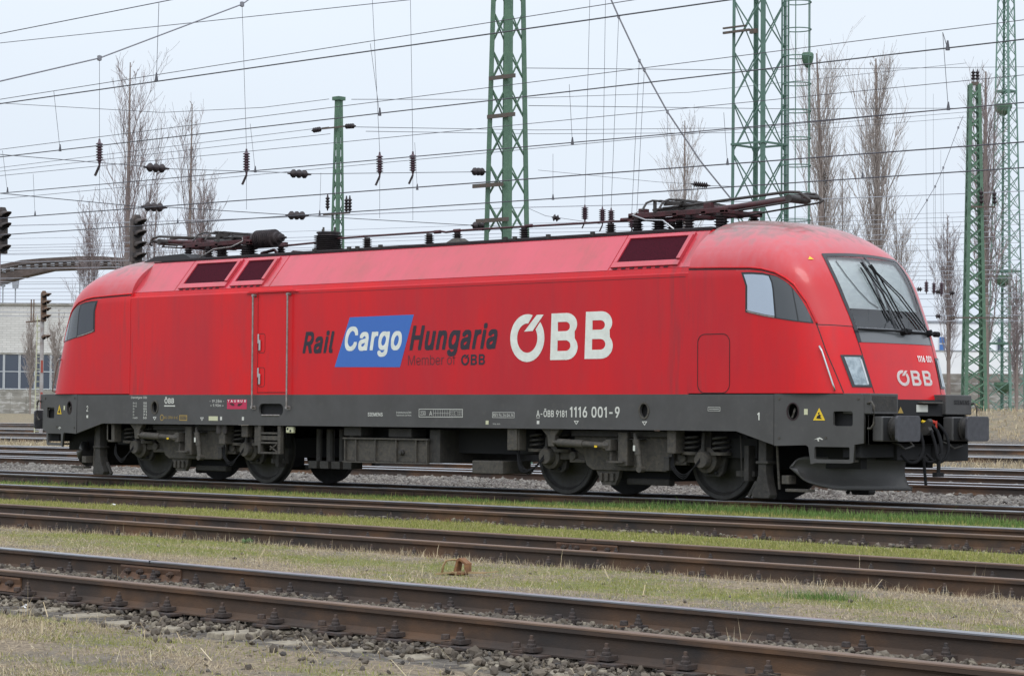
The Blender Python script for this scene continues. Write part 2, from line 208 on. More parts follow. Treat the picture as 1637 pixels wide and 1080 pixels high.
GLY = {" ":[0.188,[]],"+":[0.453,[[99,17,99,182,128,182,128,17],[31,86,31,113,195,113,195,86]]],"-":[0.453,[[168,122,168,94,57,94,57,122]]],".":[0.188,[[48,-2,42,-1,36,1,31,4,28,9,26,15,25,20,26,27,28,32,31,37,36,40,42,43,48,43,54,43,59,40,64,37,68,32,70,27,71,20,70,15,68,9,64,4,59,1,54,-1]]],"0":[0.453,[[113,-3,95,-2,79,3,65,12,53,24,42,39,34,57,29,77,25,101,24,127,25,153,29,177,35,197,43,215,53,230,65,242,79,251,95,256,113,258,131,256,147,251,161,242,174,230,184,215,192,197,198,177,201,153,203,127,201,101,198,77,192,57,184,39,174,24,162,12,147,3,131,-2],[113,25,125,26,136,30,145,37,153,46,160,58,165,72,169,88,171,107,172,127,171,148,169,166,165,182,160,197,153,208,145,218,136,224,125,228,113,230,101,228,91,224,82,218,73,208,67,197,62,182,58,166,55,148,55,127,55,107,58,88,62,72,67,58,73,46,82,37,91,30,101,26]]],"1":[0.3,[[78,0,78,210,38,184,26,204,92,254,112,254,112,0]]],"2":[0.453,[[32,0,32,24,117,114,141,141,147,149,152,156,155,163,158,170,160,178,160,186,159,194,157,202,154,209,149,215,143,220,137,224,129,227,121,229,112,230,102,229,94,227,86,224,79,219,74,213,69,207,66,199,64,190,64,181,33,181,34,196,37,209,43,221,51,232,60,241,72,248,84,253,98,257,112,258,127,257,141,254,153,248,164,241,173,233,181,223,186,211,189,199,191,186,190,177,188,168,185,159,181,150,175,140,168,129,159,118,147,105,133,90,76,30,76,28,195,28,195,0]]],"3":[0.453,[[109,-3,94,-2,80,0,66,5,54,11,44,19,35,29,28,40,24,52,22,66,55,66,56,58,59,50,63,44,69,38,75,33,83,30,91,27,100,25,109,25,119,26,129,27,138,30,145,35,152,40,157,46,161,54,164,63,165,72,164,81,162,90,158,98,153,105,146,112,137,117,127,121,115,123,101,124,78,124,78,150,144,224,144,226,35,226,35,254,186,254,186,230,106,139,106,144,124,145,140,143,154,138,167,131,177,122,185,111,192,99,195,86,196,72,195,58,191,45,185,33,177,22,166,13,154,6,141,1,125,-2]]],"4":[0.453,[[20,53,20,79,123,254,155,254,54,83,54,81,207,81,207,53],[141,0,141,61,141,73,141,159,171,159,171,0]]],"5":[0.453,[[111,-3,96,-2,82,1,70,6,59,12,49,20,41,30,35,41,32,53,30,65,61,65,62,58,65,51,69,44,74,39,80,34,87,30,94,27,102,26,111,25,120,26,130,28,138,32,146,38,152,44,157,52,161,61,163,71,164,81,163,92,161,101,157,111,151,119,145,125,137,131,129,135,119,138,109,138,100,138,92,137,84,134,76,131,69,127,64,123,34,126,48,254,183,254,183,226,75,226,67,151,68,151,74,155,81,159,89,162,97,165,106,166,115,167,126,166,137,164,147,160,156,156,165,150,172,143,179,134,185,125,189,116,193,105,195,94,195,82,194,66,191,51,184,38,176,26,166,16,154,8,141,1,126,-2]]],"6":[0.453,[[113,-3,98,-2,84,1,71,7,60,15,50,25,42,37,36,51,33,65,32,81,33,93,35,106,40,119,47,134,56,151,69,170,126,254,161,254,75,131,73,131,83,144,98,153,104,155,110,157,117,157,132,156,146,153,158,147,169,140,178,131,185,120,190,107,193,94,194,79,193,63,190,49,184,36,176,25,166,15,155,7,142,1,128,-2],[113,24,123,25,131,27,139,31,146,37,152,43,157,51,161,59,163,69,164,79,163,89,161,98,157,107,152,114,146,121,139,126,131,130,123,132,113,133,104,132,95,130,87,126,80,121,74,114,69,107,65,99,63,89,62,79,63,69,65,59,69,51,74,43,80,37,87,31,95,27,104,25]]],"7":[0.453,[[48,0,162,224,162,226,31,226,31,254,195,254,195,224,82,0]]],"8":[0.453,[[113,-3,97,-2,82,1,68,6,56,13,45,21,37,31,31,42,27,54,26,68,27,78,29,88,33,98,37,106,43,114,51,121,58,126,67,130,76,132,76,133,65,138,55,145,46,154,40,165,36,177,35,190,36,203,40,214,45,225,53,234,62,242,73,249,85,254,99,257,113,258,128,257,141,254,153,249,164,242,173,234,181,225,186,214,190,203,191,190,190,177,186,165,180,154,171,145,162,138,150,133,150,132,159,130,168,126,176,121,183,114,189,106,194,98,197,88,200,78,200,68,199,54,195,42,189,31,181,21,171,13,158,6,145,1,130,-2],[113,25,124,25,134,27,142,30,150,34,156,40,161,46,165,53,168,61,168,69,168,78,165,87,161,94,156,101,149,107,141,111,133,115,123,117,113,118,103,117,93,115,85,111,77,107,70,101,65,94,61,87,58,78,58,69,58,61,61,53,64,46,70,40,76,34,84,30,92,27,102,25],[113,145,122,145,130,147,137,150,144,154,149,159,154,165,157,172,159,180,160,188,159,196,157,203,154,210,149,216,144,221,138,225,130,228,122,229,113,230,104,229,96,228,89,225,82,221,77,216,72,210,69,203,67,196,66,188,67,180,69,172,72,165,77,159,82,154,89,150,96,147,104,145]]],"9":[0.453,[[113,258,128,257,142,253,155,247,166,239,176,229,184,217,190,204,193,189,194,173,194,161,191,148,186,135,180,120,170,103,158,84,100,0,65,0,151,124,154,124,144,111,128,101,122,99,116,98,109,97,94,98,81,102,69,107,58,114,49,124,41,134,36,147,33,161,32,176,33,191,36,205,42,218,50,230,60,239,71,247,84,253,98,257],[113,230,104,229,95,227,87,223,80,218,74,211,69,204,66,195,63,186,63,176,63,166,66,156,69,148,74,140,80,134,87,129,95,125,104,122,113,122,123,122,131,125,139,129,146,134,152,140,157,147,161,156,163,165,164,175,163,185,161,195,157,204,152,211,146,218,139,223,131,227,123,229]]],"A":[0.48,[[8,0,101,254,138,254,231,0,198,0,144,151,132,186,116,239,123,239,106,185,95,151,43,0],[55,71,55,99,185,99,185,71]]],"B":[0.456,[[30,0,30,254,121,254,137,253,152,250,164,245,175,239,184,230,190,221,195,210,198,199,199,187,198,177,197,168,193,160,189,153,184,148,178,143,172,139,165,136,157,133,157,131,166,130,174,127,182,123,189,117,196,110,201,102,205,92,208,81,209,68,208,56,205,44,200,33,193,24,184,16,172,9,158,4,142,1,123,0],[62,29,122,29,140,30,154,34,165,40,172,48,176,58,178,68,177,77,175,85,171,92,166,99,160,104,153,109,144,113,135,115,124,115,62,115],[62,143,119,143,128,143,136,145,144,148,151,152,157,157,162,163,165,170,167,178,168,186,167,197,163,206,156,214,147,221,135,225,120,226,62,226]]],"C":[0.51,[[134,-3,113,-2,93,4,75,12,59,25,46,40,35,58,27,78,22,101,20,127,22,153,27,176,35,197,46,215,59,230,75,242,93,251,113,256,134,258,146,257,158,255,170,252,181,248,191,242,201,236,210,228,217,219,224,209,229,198,234,187,236,174,204,174,202,183,199,190,195,197,190,204,185,209,179,214,172,218,165,222,158,224,150,226,142,228,134,228,119,227,105,223,92,216,80,207,71,196,62,182,57,166,53,148,52,127,53,107,57,88,63,72,71,59,80,47,92,38,105,32,119,28,134,26,142,27,150,28,158,30,165,33,172,36,179,40,185,45,190,51,195,57,199,64,202,72,204,80,236,80,234,68,229,56,224,45,217,36,210,27,201,19,192,12,181,7,170,2,159,-1,146,-3]]],"D":[0.502,[[109,0,48,0,48,29,107,29,127,30,144,34,159,40,171,49,182,61,189,75,195,90,198,108,200,128,198,147,195,165,190,180,182,194,172,205,160,214,145,221,129,225,110,226,47,226,47,254,113,254,136,253,157,248,176,239,192,228,206,213,217,196,225,175,229,153,231,128,229,102,224,80,217,59,206,42,192,27,175,15,156,7,134,2],[62,254,62,0,30,0,30,254]]],"E":[0.419,[[30,0,30,254,186,254,186,226,62,226,62,143,178,143,178,114,62,114,62,29,188,29,188,0]]],"F":[0.41,[[30,0,30,254,185,254,185,226,62,226,62,139,173,139,173,111,62,111,62,0]]],"G":[0.52,[[134,-3,113,-2,93,4,75,13,59,25,45,40,35,58,27,78,22,102,20,127,22,153,27,176,35,197,45,215,59,230,74,242,92,251,112,256,132,258,146,257,158,255,170,252,181,247,192,242,202,235,210,227,218,218,225,208,230,198,234,186,237,174,204,174,201,182,198,190,194,197,189,203,184,208,178,213,172,218,165,221,158,224,150,226,141,227,133,228,118,227,104,223,92,216,80,207,70,196,62,182,57,166,53,148,52,127,53,107,57,88,63,72,71,59,81,47,92,38,105,32,119,28,134,26,148,27,161,31,172,36,183,43,191,51,198,62,203,74,206,87,207,101,217,100,141,100,141,128,239,128,239,100,237,80,233,62,225,45,215,31,203,19,188,9,172,2,154,-2]]],"H":[0.517,[[30,0,30,254,62,254,62,144,196,144,196,254,228,254,228,0,196,0,196,116,62,116,62,0]]],"I":[0.3,[[16,0,16,29,59,29,59,226,16,226,16,254,135,254,135,226,91,226,91,29,135,29,135,0]]],"K":[0.467,[[52,73,52,108,70,131,87,152,106,172,182,254,224,254,116,138,114,138],[30,0,30,254,62,254,62,167,62,112,62,97,62,0],[186,0,94,130,114,155,224,0]]],"M":[0.628,[[30,0,30,254,76,254,139,94,144,79,150,61,156,42,161,24,154,24,159,41,165,61,171,79,176,94,238,254,284,254,284,0,252,0,252,145,252,163,253,184,253,207,253,229,256,229,249,205,241,181,234,161,228,145,171,0,143,0,85,145,80,160,72,181,65,204,56,229,59,229,60,208,60,186,61,164,61,145,61,0]]],"N":[0.523,[[30,0,30,254,68,254,172,91,181,75,194,53,207,27,202,27,200,54,200,79,199,97,199,254,232,254,232,0,193,0,101,145,89,165,74,191,54,226,60,227,61,192,62,164,62,145,62,0]]],"O":[0.533,[[133,-3,112,-2,93,4,75,12,59,25,46,40,35,58,27,78,22,101,20,127,22,153,27,176,35,197,46,215,59,230,75,242,93,251,112,256,133,258,155,256,174,251,192,242,208,230,221,215,232,197,240,176,245,153,247,127,245,101,240,78,232,58,221,40,208,25,192,12,174,4,155,-2],[133,26,148,28,162,32,175,38,186,47,196,58,204,72,210,88,214,106,215,127,214,148,210,166,204,182,196,196,186,207,175,216,162,223,148,227,133,228,119,227,105,223,92,216,81,207,71,196,63,182,57,166,53,148,52,127,53,106,57,88,63,72,71,58,81,47,92,38,105,32,119,28]]],"P":[0.445,[[30,0,30,254,118,254,136,253,152,250,166,244,178,236,187,226,195,215,200,202,203,189,204,174,203,159,200,145,195,133,187,121,178,112,166,104,152,98,136,94,118,93,55,93,55,121,116,121,129,122,139,124,149,128,156,133,162,139,167,147,170,155,172,164,172,174,172,184,170,193,167,201,162,208,156,214,148,219,139,223,129,225,116,226,62,226,62,0]]],"R":[0.449,[[30,0,30,254,118,254,136,253,153,250,167,244,178,237,188,227,195,217,200,204,204,191,205,176,204,161,200,148,195,136,188,125,178,116,166,109,152,103,214,0,177,0,118,99,62,99,62,0],[62,128,117,128,129,128,140,130,149,133,156,138,162,143,167,150,170,158,172,167,173,176,172,186,170,194,167,202,162,209,156,215,149,220,140,223,129,225,116,226,62,226]]],"S":[0.447,[[112,-4,94,-3,78,0,64,5,51,11,41,20,32,30,25,42,21,54,19,68,52,68,54,59,57,51,62,44,68,38,75,33,83,29,92,27,102,25,112,25,123,25,133,27,143,30,151,34,159,40,165,46,169,53,172,61,173,70,172,77,170,84,166,89,161,94,155,99,148,102,122,111,92,120,72,126,56,135,43,145,34,156,28,170,26,186,27,200,31,213,37,224,46,234,57,242,69,249,83,254,97,257,114,258,130,257,145,254,158,249,170,242,180,234,189,224,195,213,199,202,200,189,169,189,166,201,160,211,151,219,140,225,127,228,112,229,102,229,92,227,84,224,76,220,70,215,64,209,61,203,58,195,58,188,58,180,61,173,65,167,71,162,78,158,85,154,106,147,132,140,156,132,164,128,172,124,179,119,186,113,192,106,197,99,201,90,203,80,204,69,203,56,199,43,193,32,185,21,174,13,162,5,147,0,130,-3]]],"T":[0.449,[[16,226,16,254,208,254,208,226,128,226,128,0,96,0,96,226]]],"U":[0.517,[[129,-4,110,-3,93,1,77,8,63,17,52,27,42,40,36,54,31,70,30,87,30,254,62,254,62,89,63,77,66,66,70,57,77,48,84,40,94,34,104,29,116,27,129,26,143,27,155,29,165,34,175,40,182,48,188,57,193,66,195,77,196,89,196,254,229,254,229,87,227,70,223,54,216,40,207,27,195,17,182,8,166,1,149,-3]]],"V":[0.48,[[102,0,8,254,42,254,96,103,108,69,124,15,117,15,133,69,145,103,197,254,231,254,139,0]]],"a":[0.389,[[80,-4,68,-4,57,-1,47,2,38,8,30,14,24,22,19,32,16,42,15,54,16,64,18,73,22,80,26,87,32,92,39,97,46,100,54,103,63,105,89,110,117,113,133,117,138,127,138,128,137,136,136,142,133,148,130,153,125,158,120,161,113,163,106,165,98,165,89,165,82,164,75,161,59,150,50,137,20,146,26,156,32,165,39,173,48,179,57,184,66,188,77,190,87,192,97,192,119,190,128,187,135,184,143,180,150,175,156,168,161,160,165,150,168,139,168,126,168,0,138,0,138,26,136,26,126,12,121,8,115,4,108,1,100,-2,90,-4],[85,23,96,23,106,26,114,29,121,34,127,40,132,47,135,54,137,61,138,69,138,95,130,91,116,88,100,86,88,84,67,79,61,77,56,74,52,70,48,65,47,59,46,52,46,46,48,41,51,36,55,32,59,29,65,26,71,24,78,23]]],"b":[0.424,[[115,-4,104,-3,94,-1,86,2,79,6,74,11,69,16,59,29,56,29,56,0,26,0,26,254,57,254,57,160,59,160,69,173,73,178,79,182,86,186,94,190,103,192,115,192,130,191,144,187,156,180,168,171,177,160,185,146,191,131,194,113,195,94,194,75,191,58,185,42,177,29,168,17,157,8,144,1,130,-3],[110,23,121,24,131,28,140,33,147,40,153,48,158,58,161,70,163,82,164,95,163,108,161,120,158,131,153,140,147,149,140,156,131,161,121,164,110,165,99,164,89,161,81,156,73,149,67,141,62,131,59,120,57,108,56,95,57,81,59,69,63,58,67,48,73,39,81,32,89,27,99,24]]],"c":[0.396,[[104,-4,87,-3,72,1,58,8,46,17,36,29,28,43,22,58,18,75,17,94,18,113,22,130,28,146,36,159,46,171,58,180,72,187,87,191,104,192,113,192,122,191,130,189,138,186,146,182,153,178,159,173,165,167,170,161,174,154,178,146,181,138,151,131,145,145,135,155,121,162,104,165,92,164,81,161,73,155,65,148,59,139,54,129,51,118,49,106,48,94,49,81,51,70,54,59,59,49,65,40,73,33,81,28,92,24,104,23,121,26,135,33,146,44,152,59,181,51,179,43,175,35,171,28,165,22,160,16,153,11,146,6,138,3,130,0,122,-2,113,-4]]],"d":[0.424,[[98,-4,82,-3,68,1,56,8,44,17,35,29,27,42,22,58,18,75,17,94,18,113,22,131,27,146,35,160,45,171,56,180,69,187,83,191,98,192,109,192,118,190,126,186,133,182,139,178,144,173,153,160,155,160,155,254,186,254,186,0,156,0,156,29,153,29,143,16,139,11,133,6,126,2,118,-1,109,-3],[102,23,113,24,123,27,132,32,139,39,145,48,150,58,153,69,155,81,156,95,155,108,153,120,150,131,145,141,139,149,132,156,123,161,113,164,102,165,91,164,81,161,72,156,65,149,59,140,54,131,51,120,49,108,48,95,49,82,51,70,54,58,59,48,65,40,73,33,81,28,91,24]]],"e":[0.404,[[106,-4,88,-3,73,1,58,8,46,17,36,29,28,42,22,58,18,75,17,93,18,112,22,129,28,145,36,159,46,170,58,180,71,187,86,191,103,192,113,192,123,190,133,187,142,183,151,177,160,170,167,162,173,152,179,141,182,128,185,113,186,97,186,85,37,85,37,110,169,110,155,101,154,113,152,124,149,134,144,143,138,151,131,157,123,161,113,164,103,165,92,164,82,161,73,157,66,151,59,143,54,135,51,125,49,116,48,105,48,89,49,75,51,64,55,53,61,44,67,37,76,31,85,26,95,24,106,23,114,23,120,25,127,26,133,29,138,32,143,36,147,41,150,47,153,53,182,45,179,36,174,27,168,20,160,13,151,7,141,2,130,-1,119,-3]]],"f":[0.254,[[114,190,114,164,3,164,3,190],[40,0,40,216,41,226,44,235,48,243,53,250,60,255,68,259,76,262,85,264,94,265,111,263,121,260,114,234,107,236,97,237,89,236,82,234,77,230,74,225,72,218,71,209,71,0]]],"g":[0.425,[[103,-75,90,-75,78,-73,67,-70,57,-66,49,-61,41,-55,35,-49,30,-42,25,-35,51,-20,61,-33,65,-37,71,-41,77,-44,85,-47,93,-48,103,-49,118,-47,130,-44,141,-38,149,-29,154,-17,156,-3,156,34,153,34,143,21,139,16,133,12,126,8,118,5,109,3,97,2,83,4,69,7,56,13,45,22,35,32,28,45,22,60,18,77,17,96,18,114,22,131,27,147,35,160,45,171,56,180,69,187,83,191,98,192,109,192,119,190,127,186,134,182,139,178,144,173,154,159,157,159,157,190,186,190,186,-4,185,-20,181,-33,175,-45,167,-54,157,-62,145,-68,132,-72,118,-74],[102,30,113,30,123,33,132,38,139,44,145,51,150,61,153,71,156,83,156,96,156,109,153,121,150,132,145,141,139,150,132,156,123,161,114,164,102,165,91,164,81,161,73,156,65,149,59,141,54,131,51,120,49,109,48,96,49,84,51,72,54,61,59,52,65,44,73,38,81,33,91,30]]],"h":[0.41,[[57,113,57,0,26,0,26,254,57,254,57,144,51,144,58,159,66,172,76,181,87,187,100,191,114,192,126,191,137,189,148,184,157,178,164,170,170,160,175,149,178,135,179,120,179,0,148,0,148,118,147,131,143,143,136,152,128,159,117,163,105,165,96,164,88,162,80,159,74,154,68,148,63,141,60,133,58,124]]],"i":[0.167,[[26,0,26,190,57,190,57,0],[42,221,36,222,31,224,27,227,23,231,21,236,21,242,21,247,23,252,27,256,31,259,36,261,42,262,47,261,52,259,57,256,60,252,62,247,63,242,62,236,60,231,57,227,52,224,47,222]]],"l":[0.189,[[70,-1,56,0,45,4,37,10,31,19,27,29,26,42,26,254,57,254,57,49,57,42,58,35,60,31,63,28,67,27,73,26,80,26,85,27,90,1,81,0]]],"m":[0.61,[[26,0,26,190,56,190,56,148,54,148,57,157,61,166,66,173,72,179,79,184,86,188,94,191,102,193,110,193,123,192,134,187,144,180,151,171,157,160,160,147,156,147,159,156,163,164,169,172,175,178,182,183,190,187,199,191,208,192,218,193,229,192,239,190,249,186,257,180,264,173,270,164,275,154,278,141,278,128,278,0,248,0,248,127,247,139,243,149,236,156,228,161,219,164,209,165,201,165,194,163,187,160,181,156,177,151,173,145,170,139,168,131,168,124,168,0,137,0,137,130,136,140,132,148,126,156,119,161,110,164,100,165,92,165,85,163,79,160,73,156,67,151,63,145,60,137,58,129,57,119,57,0]]],"n":[0.41,[[57,113,57,0,26,0,26,190,56,190,56,144,51,144,58,159,66,172,76,181,87,187,100,191,114,192,126,191,137,189,147,184,156,178,164,170,170,160,175,149,178,135,179,120,179,0,148,0,148,118,147,131,143,143,136,152,128,159,117,163,105,165,96,164,88,162,80,159,74,154,68,148,63,141,60,133,58,124]]],"o":[0.415,[[104,-4,87,-3,72,1,58,8,46,17,36,29,28,43,22,58,18,75,17,94,18,113,22,130,28,146,36,159,46,171,58,180,72,187,87,191,104,192,120,191,136,187,149,180,161,171,171,159,180,146,186,130,189,113,191,94,189,75,186,58,180,43,171,29,161,17,149,8,136,1,120,-3],[104,23,116,24,126,28,135,33,143,40,149,49,154,59,157,70,159,81,160,94,159,106,157,118,154,129,149,139,143,148,135,155,126,161,116,164,104,165,92,164,81,161,73,155,65,148,59,139,54,129,51,118,49,106,48,94,49,81,51,70,54,59,59,49,65,40,73,33,81,28,92,24]]],"r":[0.259,[[26,0,26,190,56,190,56,160,58,160,62,169,68,177,76,184,85,188,96,191,107,192,115,192,122,192,122,161,115,162,103,163,95,162,87,160,80,157,73,153,67,148,63,142,60,135,58,127,57,118,57,0]]],"s":[0.365,[[91,-4,78,-3,67,-2,56,2,46,6,38,12,31,19,25,27,21,37,18,47,47,53,50,44,55,36,62,30,70,26,80,24,91,23,103,24,113,26,122,31,129,37,133,44,134,51,133,58,131,63,127,68,122,72,115,75,106,78,75,85,59,90,46,96,36,104,29,113,25,124,23,137,24,147,27,157,33,166,39,173,48,180,58,185,69,189,81,191,94,192,106,192,117,190,127,186,136,182,143,176,149,170,155,162,159,154,162,145,134,139,131,146,127,152,121,158,114,163,105,165,94,166,83,165,74,163,65,158,59,153,56,146,54,139,55,132,58,126,62,122,68,118,76,114,86,111,115,105,131,100,143,93,153,86,160,76,164,66,166,53,165,43,161,33,156,24,149,16,140,9,130,3,118,-1,105,-3]]],"t":[0.227,[[102,190,102,164,3,164,3,190],[32,236,63,236,63,49,64,41,65,35,68,31,72,27,78,26,85,25,93,26,101,27,107,1,96,-1,84,-2,69,-1,56,4,46,11,38,20,34,32,32,46]]],"u":[0.41,[[91,-3,79,-2,68,1,57,5,48,12,41,20,35,29,30,41,27,54,26,69,26,190,57,190,57,72,58,58,62,47,68,37,77,31,88,26,100,25,109,26,117,28,125,31,131,36,137,41,142,48,145,57,147,66,148,76,148,190,179,190,179,0,149,0,149,46,154,46,147,30,139,18,129,8,117,2,105,-1]]],"v":[0.389,[[81,0,9,190,42,190,83,78,93,43,103,10,92,10,101,43,112,78,152,190,186,190,113,0]]],"w":[0.567,[[69,0,11,190,44,190,67,107,77,68,88,21,82,21,93,67,103,107,126,190,158,190,181,107,191,68,201,21,196,21,206,68,217,107,240,190,272,190,215,0,184,0,159,86,152,112,145,140,138,169,145,169,138,140,131,112,124,86,99,0]]],"z":[0.38,[[21,0,21,23,127,160,127,161,24,161,24,190,166,190,166,165,63,30,63,28,169,28,169,0]]],"Ö":[0.533,[[133,-3,112,-2,93,4,75,12,59,25,46,40,35,58,27,78,22,101,20,127,22,153,27,176,35,197,46,215,59,230,75,242,93,251,112,256,133,258,155,256,174,251,192,242,208,230,221,215,232,197,240,176,245,153,247,127,245,101,240,78,232,58,221,40,208,25,192,12,174,4,155,-2],[133,26,148,28,162,32,175,38,186,47,196,58,204,72,210,88,214,106,215,127,214,148,210,166,204,182,196,196,186,207,175,216,162,223,148,227,133,228,119,227,105,223,92,216,81,207,71,196,63,182,57,166,53,148,52,127,53,106,57,88,63,72,71,58,81,47,92,38,105,32,119,28],[170,286,164,287,159,289,155,292,152,296,150,301,149,306,150,312,152,316,155,321,159,324,164,326,170,326,175,326,180,324,184,321,187,316,189,312,190,306,189,301,187,296,184,292,180,289,175,287],[98,286,92,287,88,289,83,292,80,296,78,301,77,306,78,312,80,316,83,321,88,324,92,326,98,326,103,326,108,324,112,321,115,316,117,312,118,306,117,301,115,296,112,292,108,289,103,287]]]}
def text_mesh(body, bold=0, shear=0, space=1, res=3):
    cu = bpy.data.curves.new('t', 'CURVE'); cu.dimensions = '2D'; cu.fill_mode = 'BOTH'; cu.offset = 0
    x = 0
    for ch in body:
        adv, sps = GLY.get(ch, GLY[' '])
        for q in sps:
            n = len(q)//2; s = cu.splines.new('POLY'); s.points.add(n-1); s.use_cyclic_u = True
            for i in range(n): s.points[i].co = (x+q[2*i]/500+shear*q[2*i+1]/500, q[2*i+1]/500, 0, 1)
        x += adv*space+bold*1.6
    o = bpy.data.objects.new('t', cu); COL.objects.link(o)
    dg = bpy.context.evaluated_depsgraph_get(); me = bpy.data.meshes.new_from_object(o.evaluated_get(dg))
    bpy.data.objects.remove(o); bpy.data.curves.remove(cu); me.materials.clear()
    if bold > 0:      # heavier strokes: shifted copies a hair apart
        bm = bmesh.new(); bm.from_mesh(me); src = list(bm.verts)+list(bm.edges)+list(bm.faces); b0 = bold*.8
        for k, (dx, dy) in enumerate(((-b0,0),(b0,0),(0,b0*.8),(0,-b0*.8),(-b0,b0*.8),(b0,-b0*.8),(b0,b0*.8),(-b0,-b0*.8))):
            g = bmesh.ops.duplicate(bm, geom=src)['geom']; bmesh.ops.translate(bm, verts=[v for v in g if isinstance(v, bmesh.types.BMVert)], vec=(dx, dy, .00012*(k+1)))
        bm.to_mesh(me); bm.free()
    return me
def lettering(name, body, x0, x1, zb, cap, m, parent, y=-1.4972, bold=0, shear=0, space=1, mapf=None):
    """text whose left/right ends are x0,x1, baseline zb, capital height cap"""
    me = text_mesh(body, bold, shear, space)
    n = len(me.vertices); co = np.zeros(n*3); me.vertices.foreach_get('co', co); co = co.reshape(-1,3)
    mn, mx = co[:,0].min(), co[:,0].max(); hh = CAPH
    u = x0+(co[:,0]-mn)/(mx-mn)*(x1-x0); v = zb+co[:,1]/hh*cap
    if mapf: new = np.array([mapf(a,b) for a,b in zip(u,v)])+np.outer(co[:,2],[1,0,0])
    else: new = np.stack([u, y-co[:,2], v], 1)
    me.vertices.foreach_set('co', new.ravel()); me.update()
    return link(name, me, m, parent)
CAPH = .508
def noise2(x, y, seed=0):
    r = np.random.RandomState(seed); tot = 0
    for k in range(10):
        a = r.rand()*6.28; f = .5*1.55**k
        tot = tot + np.sin((x*np.cos(a)+y*np.sin(a))*f + r.rand()*6.28 + 1.3*np.sin(y*f*.6+x*f*.35+k))/1.35**k
    return tot/2.6
# ------------------------------------------------------------------ materials
red = mat('red_paint', (.63,.006,.008), .40, spec=.26, var=(.45,.012,.020), scale=.45, coat=.12, var2=(.46,.018,.024), scale2=3.5, stretch=(1,1,.35), fac2=(.5,.8), rvar=.05)
redroof = mat('red_roof_sky_sheen', (.50,.034,.060), .40, var=(.43,.035,.045), scale=1.5, coat=.4, var2=(.35,.05,.055), scale2=3, stretch=(1,1,.5), fac2=(.52,.85), rvar=.06)  # body red made pinker: sky sheen on the slopes is in the base colour
def grime_sheen_dome():
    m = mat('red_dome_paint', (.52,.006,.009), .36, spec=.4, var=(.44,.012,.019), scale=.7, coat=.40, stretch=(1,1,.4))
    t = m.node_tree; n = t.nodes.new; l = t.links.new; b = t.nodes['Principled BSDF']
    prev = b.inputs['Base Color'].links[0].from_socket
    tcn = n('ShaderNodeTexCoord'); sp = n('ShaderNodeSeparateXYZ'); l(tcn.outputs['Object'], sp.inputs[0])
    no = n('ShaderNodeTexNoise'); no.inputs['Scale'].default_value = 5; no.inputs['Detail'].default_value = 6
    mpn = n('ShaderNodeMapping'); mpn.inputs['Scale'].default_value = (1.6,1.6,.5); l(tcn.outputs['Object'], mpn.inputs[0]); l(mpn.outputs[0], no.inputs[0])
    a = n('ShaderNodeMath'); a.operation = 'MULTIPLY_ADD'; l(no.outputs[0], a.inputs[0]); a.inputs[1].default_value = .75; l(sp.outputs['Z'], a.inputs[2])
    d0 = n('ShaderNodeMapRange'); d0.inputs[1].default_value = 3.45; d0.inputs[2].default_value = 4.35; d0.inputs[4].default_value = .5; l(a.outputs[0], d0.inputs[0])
    x0 = n('ShaderNodeMix'); x0.data_type = 'RGBA'; l(d0.outputs[0], x0.inputs[0]); l(prev, x0.inputs[6]); x0.inputs[7].default_value = (.33,.19,.22,1); prev = x0.outputs[2]  # painted sky sheen: pale pink mixed in towards the top, under the grime
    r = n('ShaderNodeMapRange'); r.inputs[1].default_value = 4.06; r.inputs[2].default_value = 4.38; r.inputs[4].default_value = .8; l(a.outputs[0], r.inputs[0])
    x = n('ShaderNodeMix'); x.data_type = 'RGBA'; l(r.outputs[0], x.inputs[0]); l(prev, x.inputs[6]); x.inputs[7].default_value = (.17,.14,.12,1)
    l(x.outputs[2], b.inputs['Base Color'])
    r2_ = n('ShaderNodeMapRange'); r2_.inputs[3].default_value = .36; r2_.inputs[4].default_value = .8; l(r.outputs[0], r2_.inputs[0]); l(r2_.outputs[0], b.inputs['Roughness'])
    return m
reddome = grime_sheen_dome()
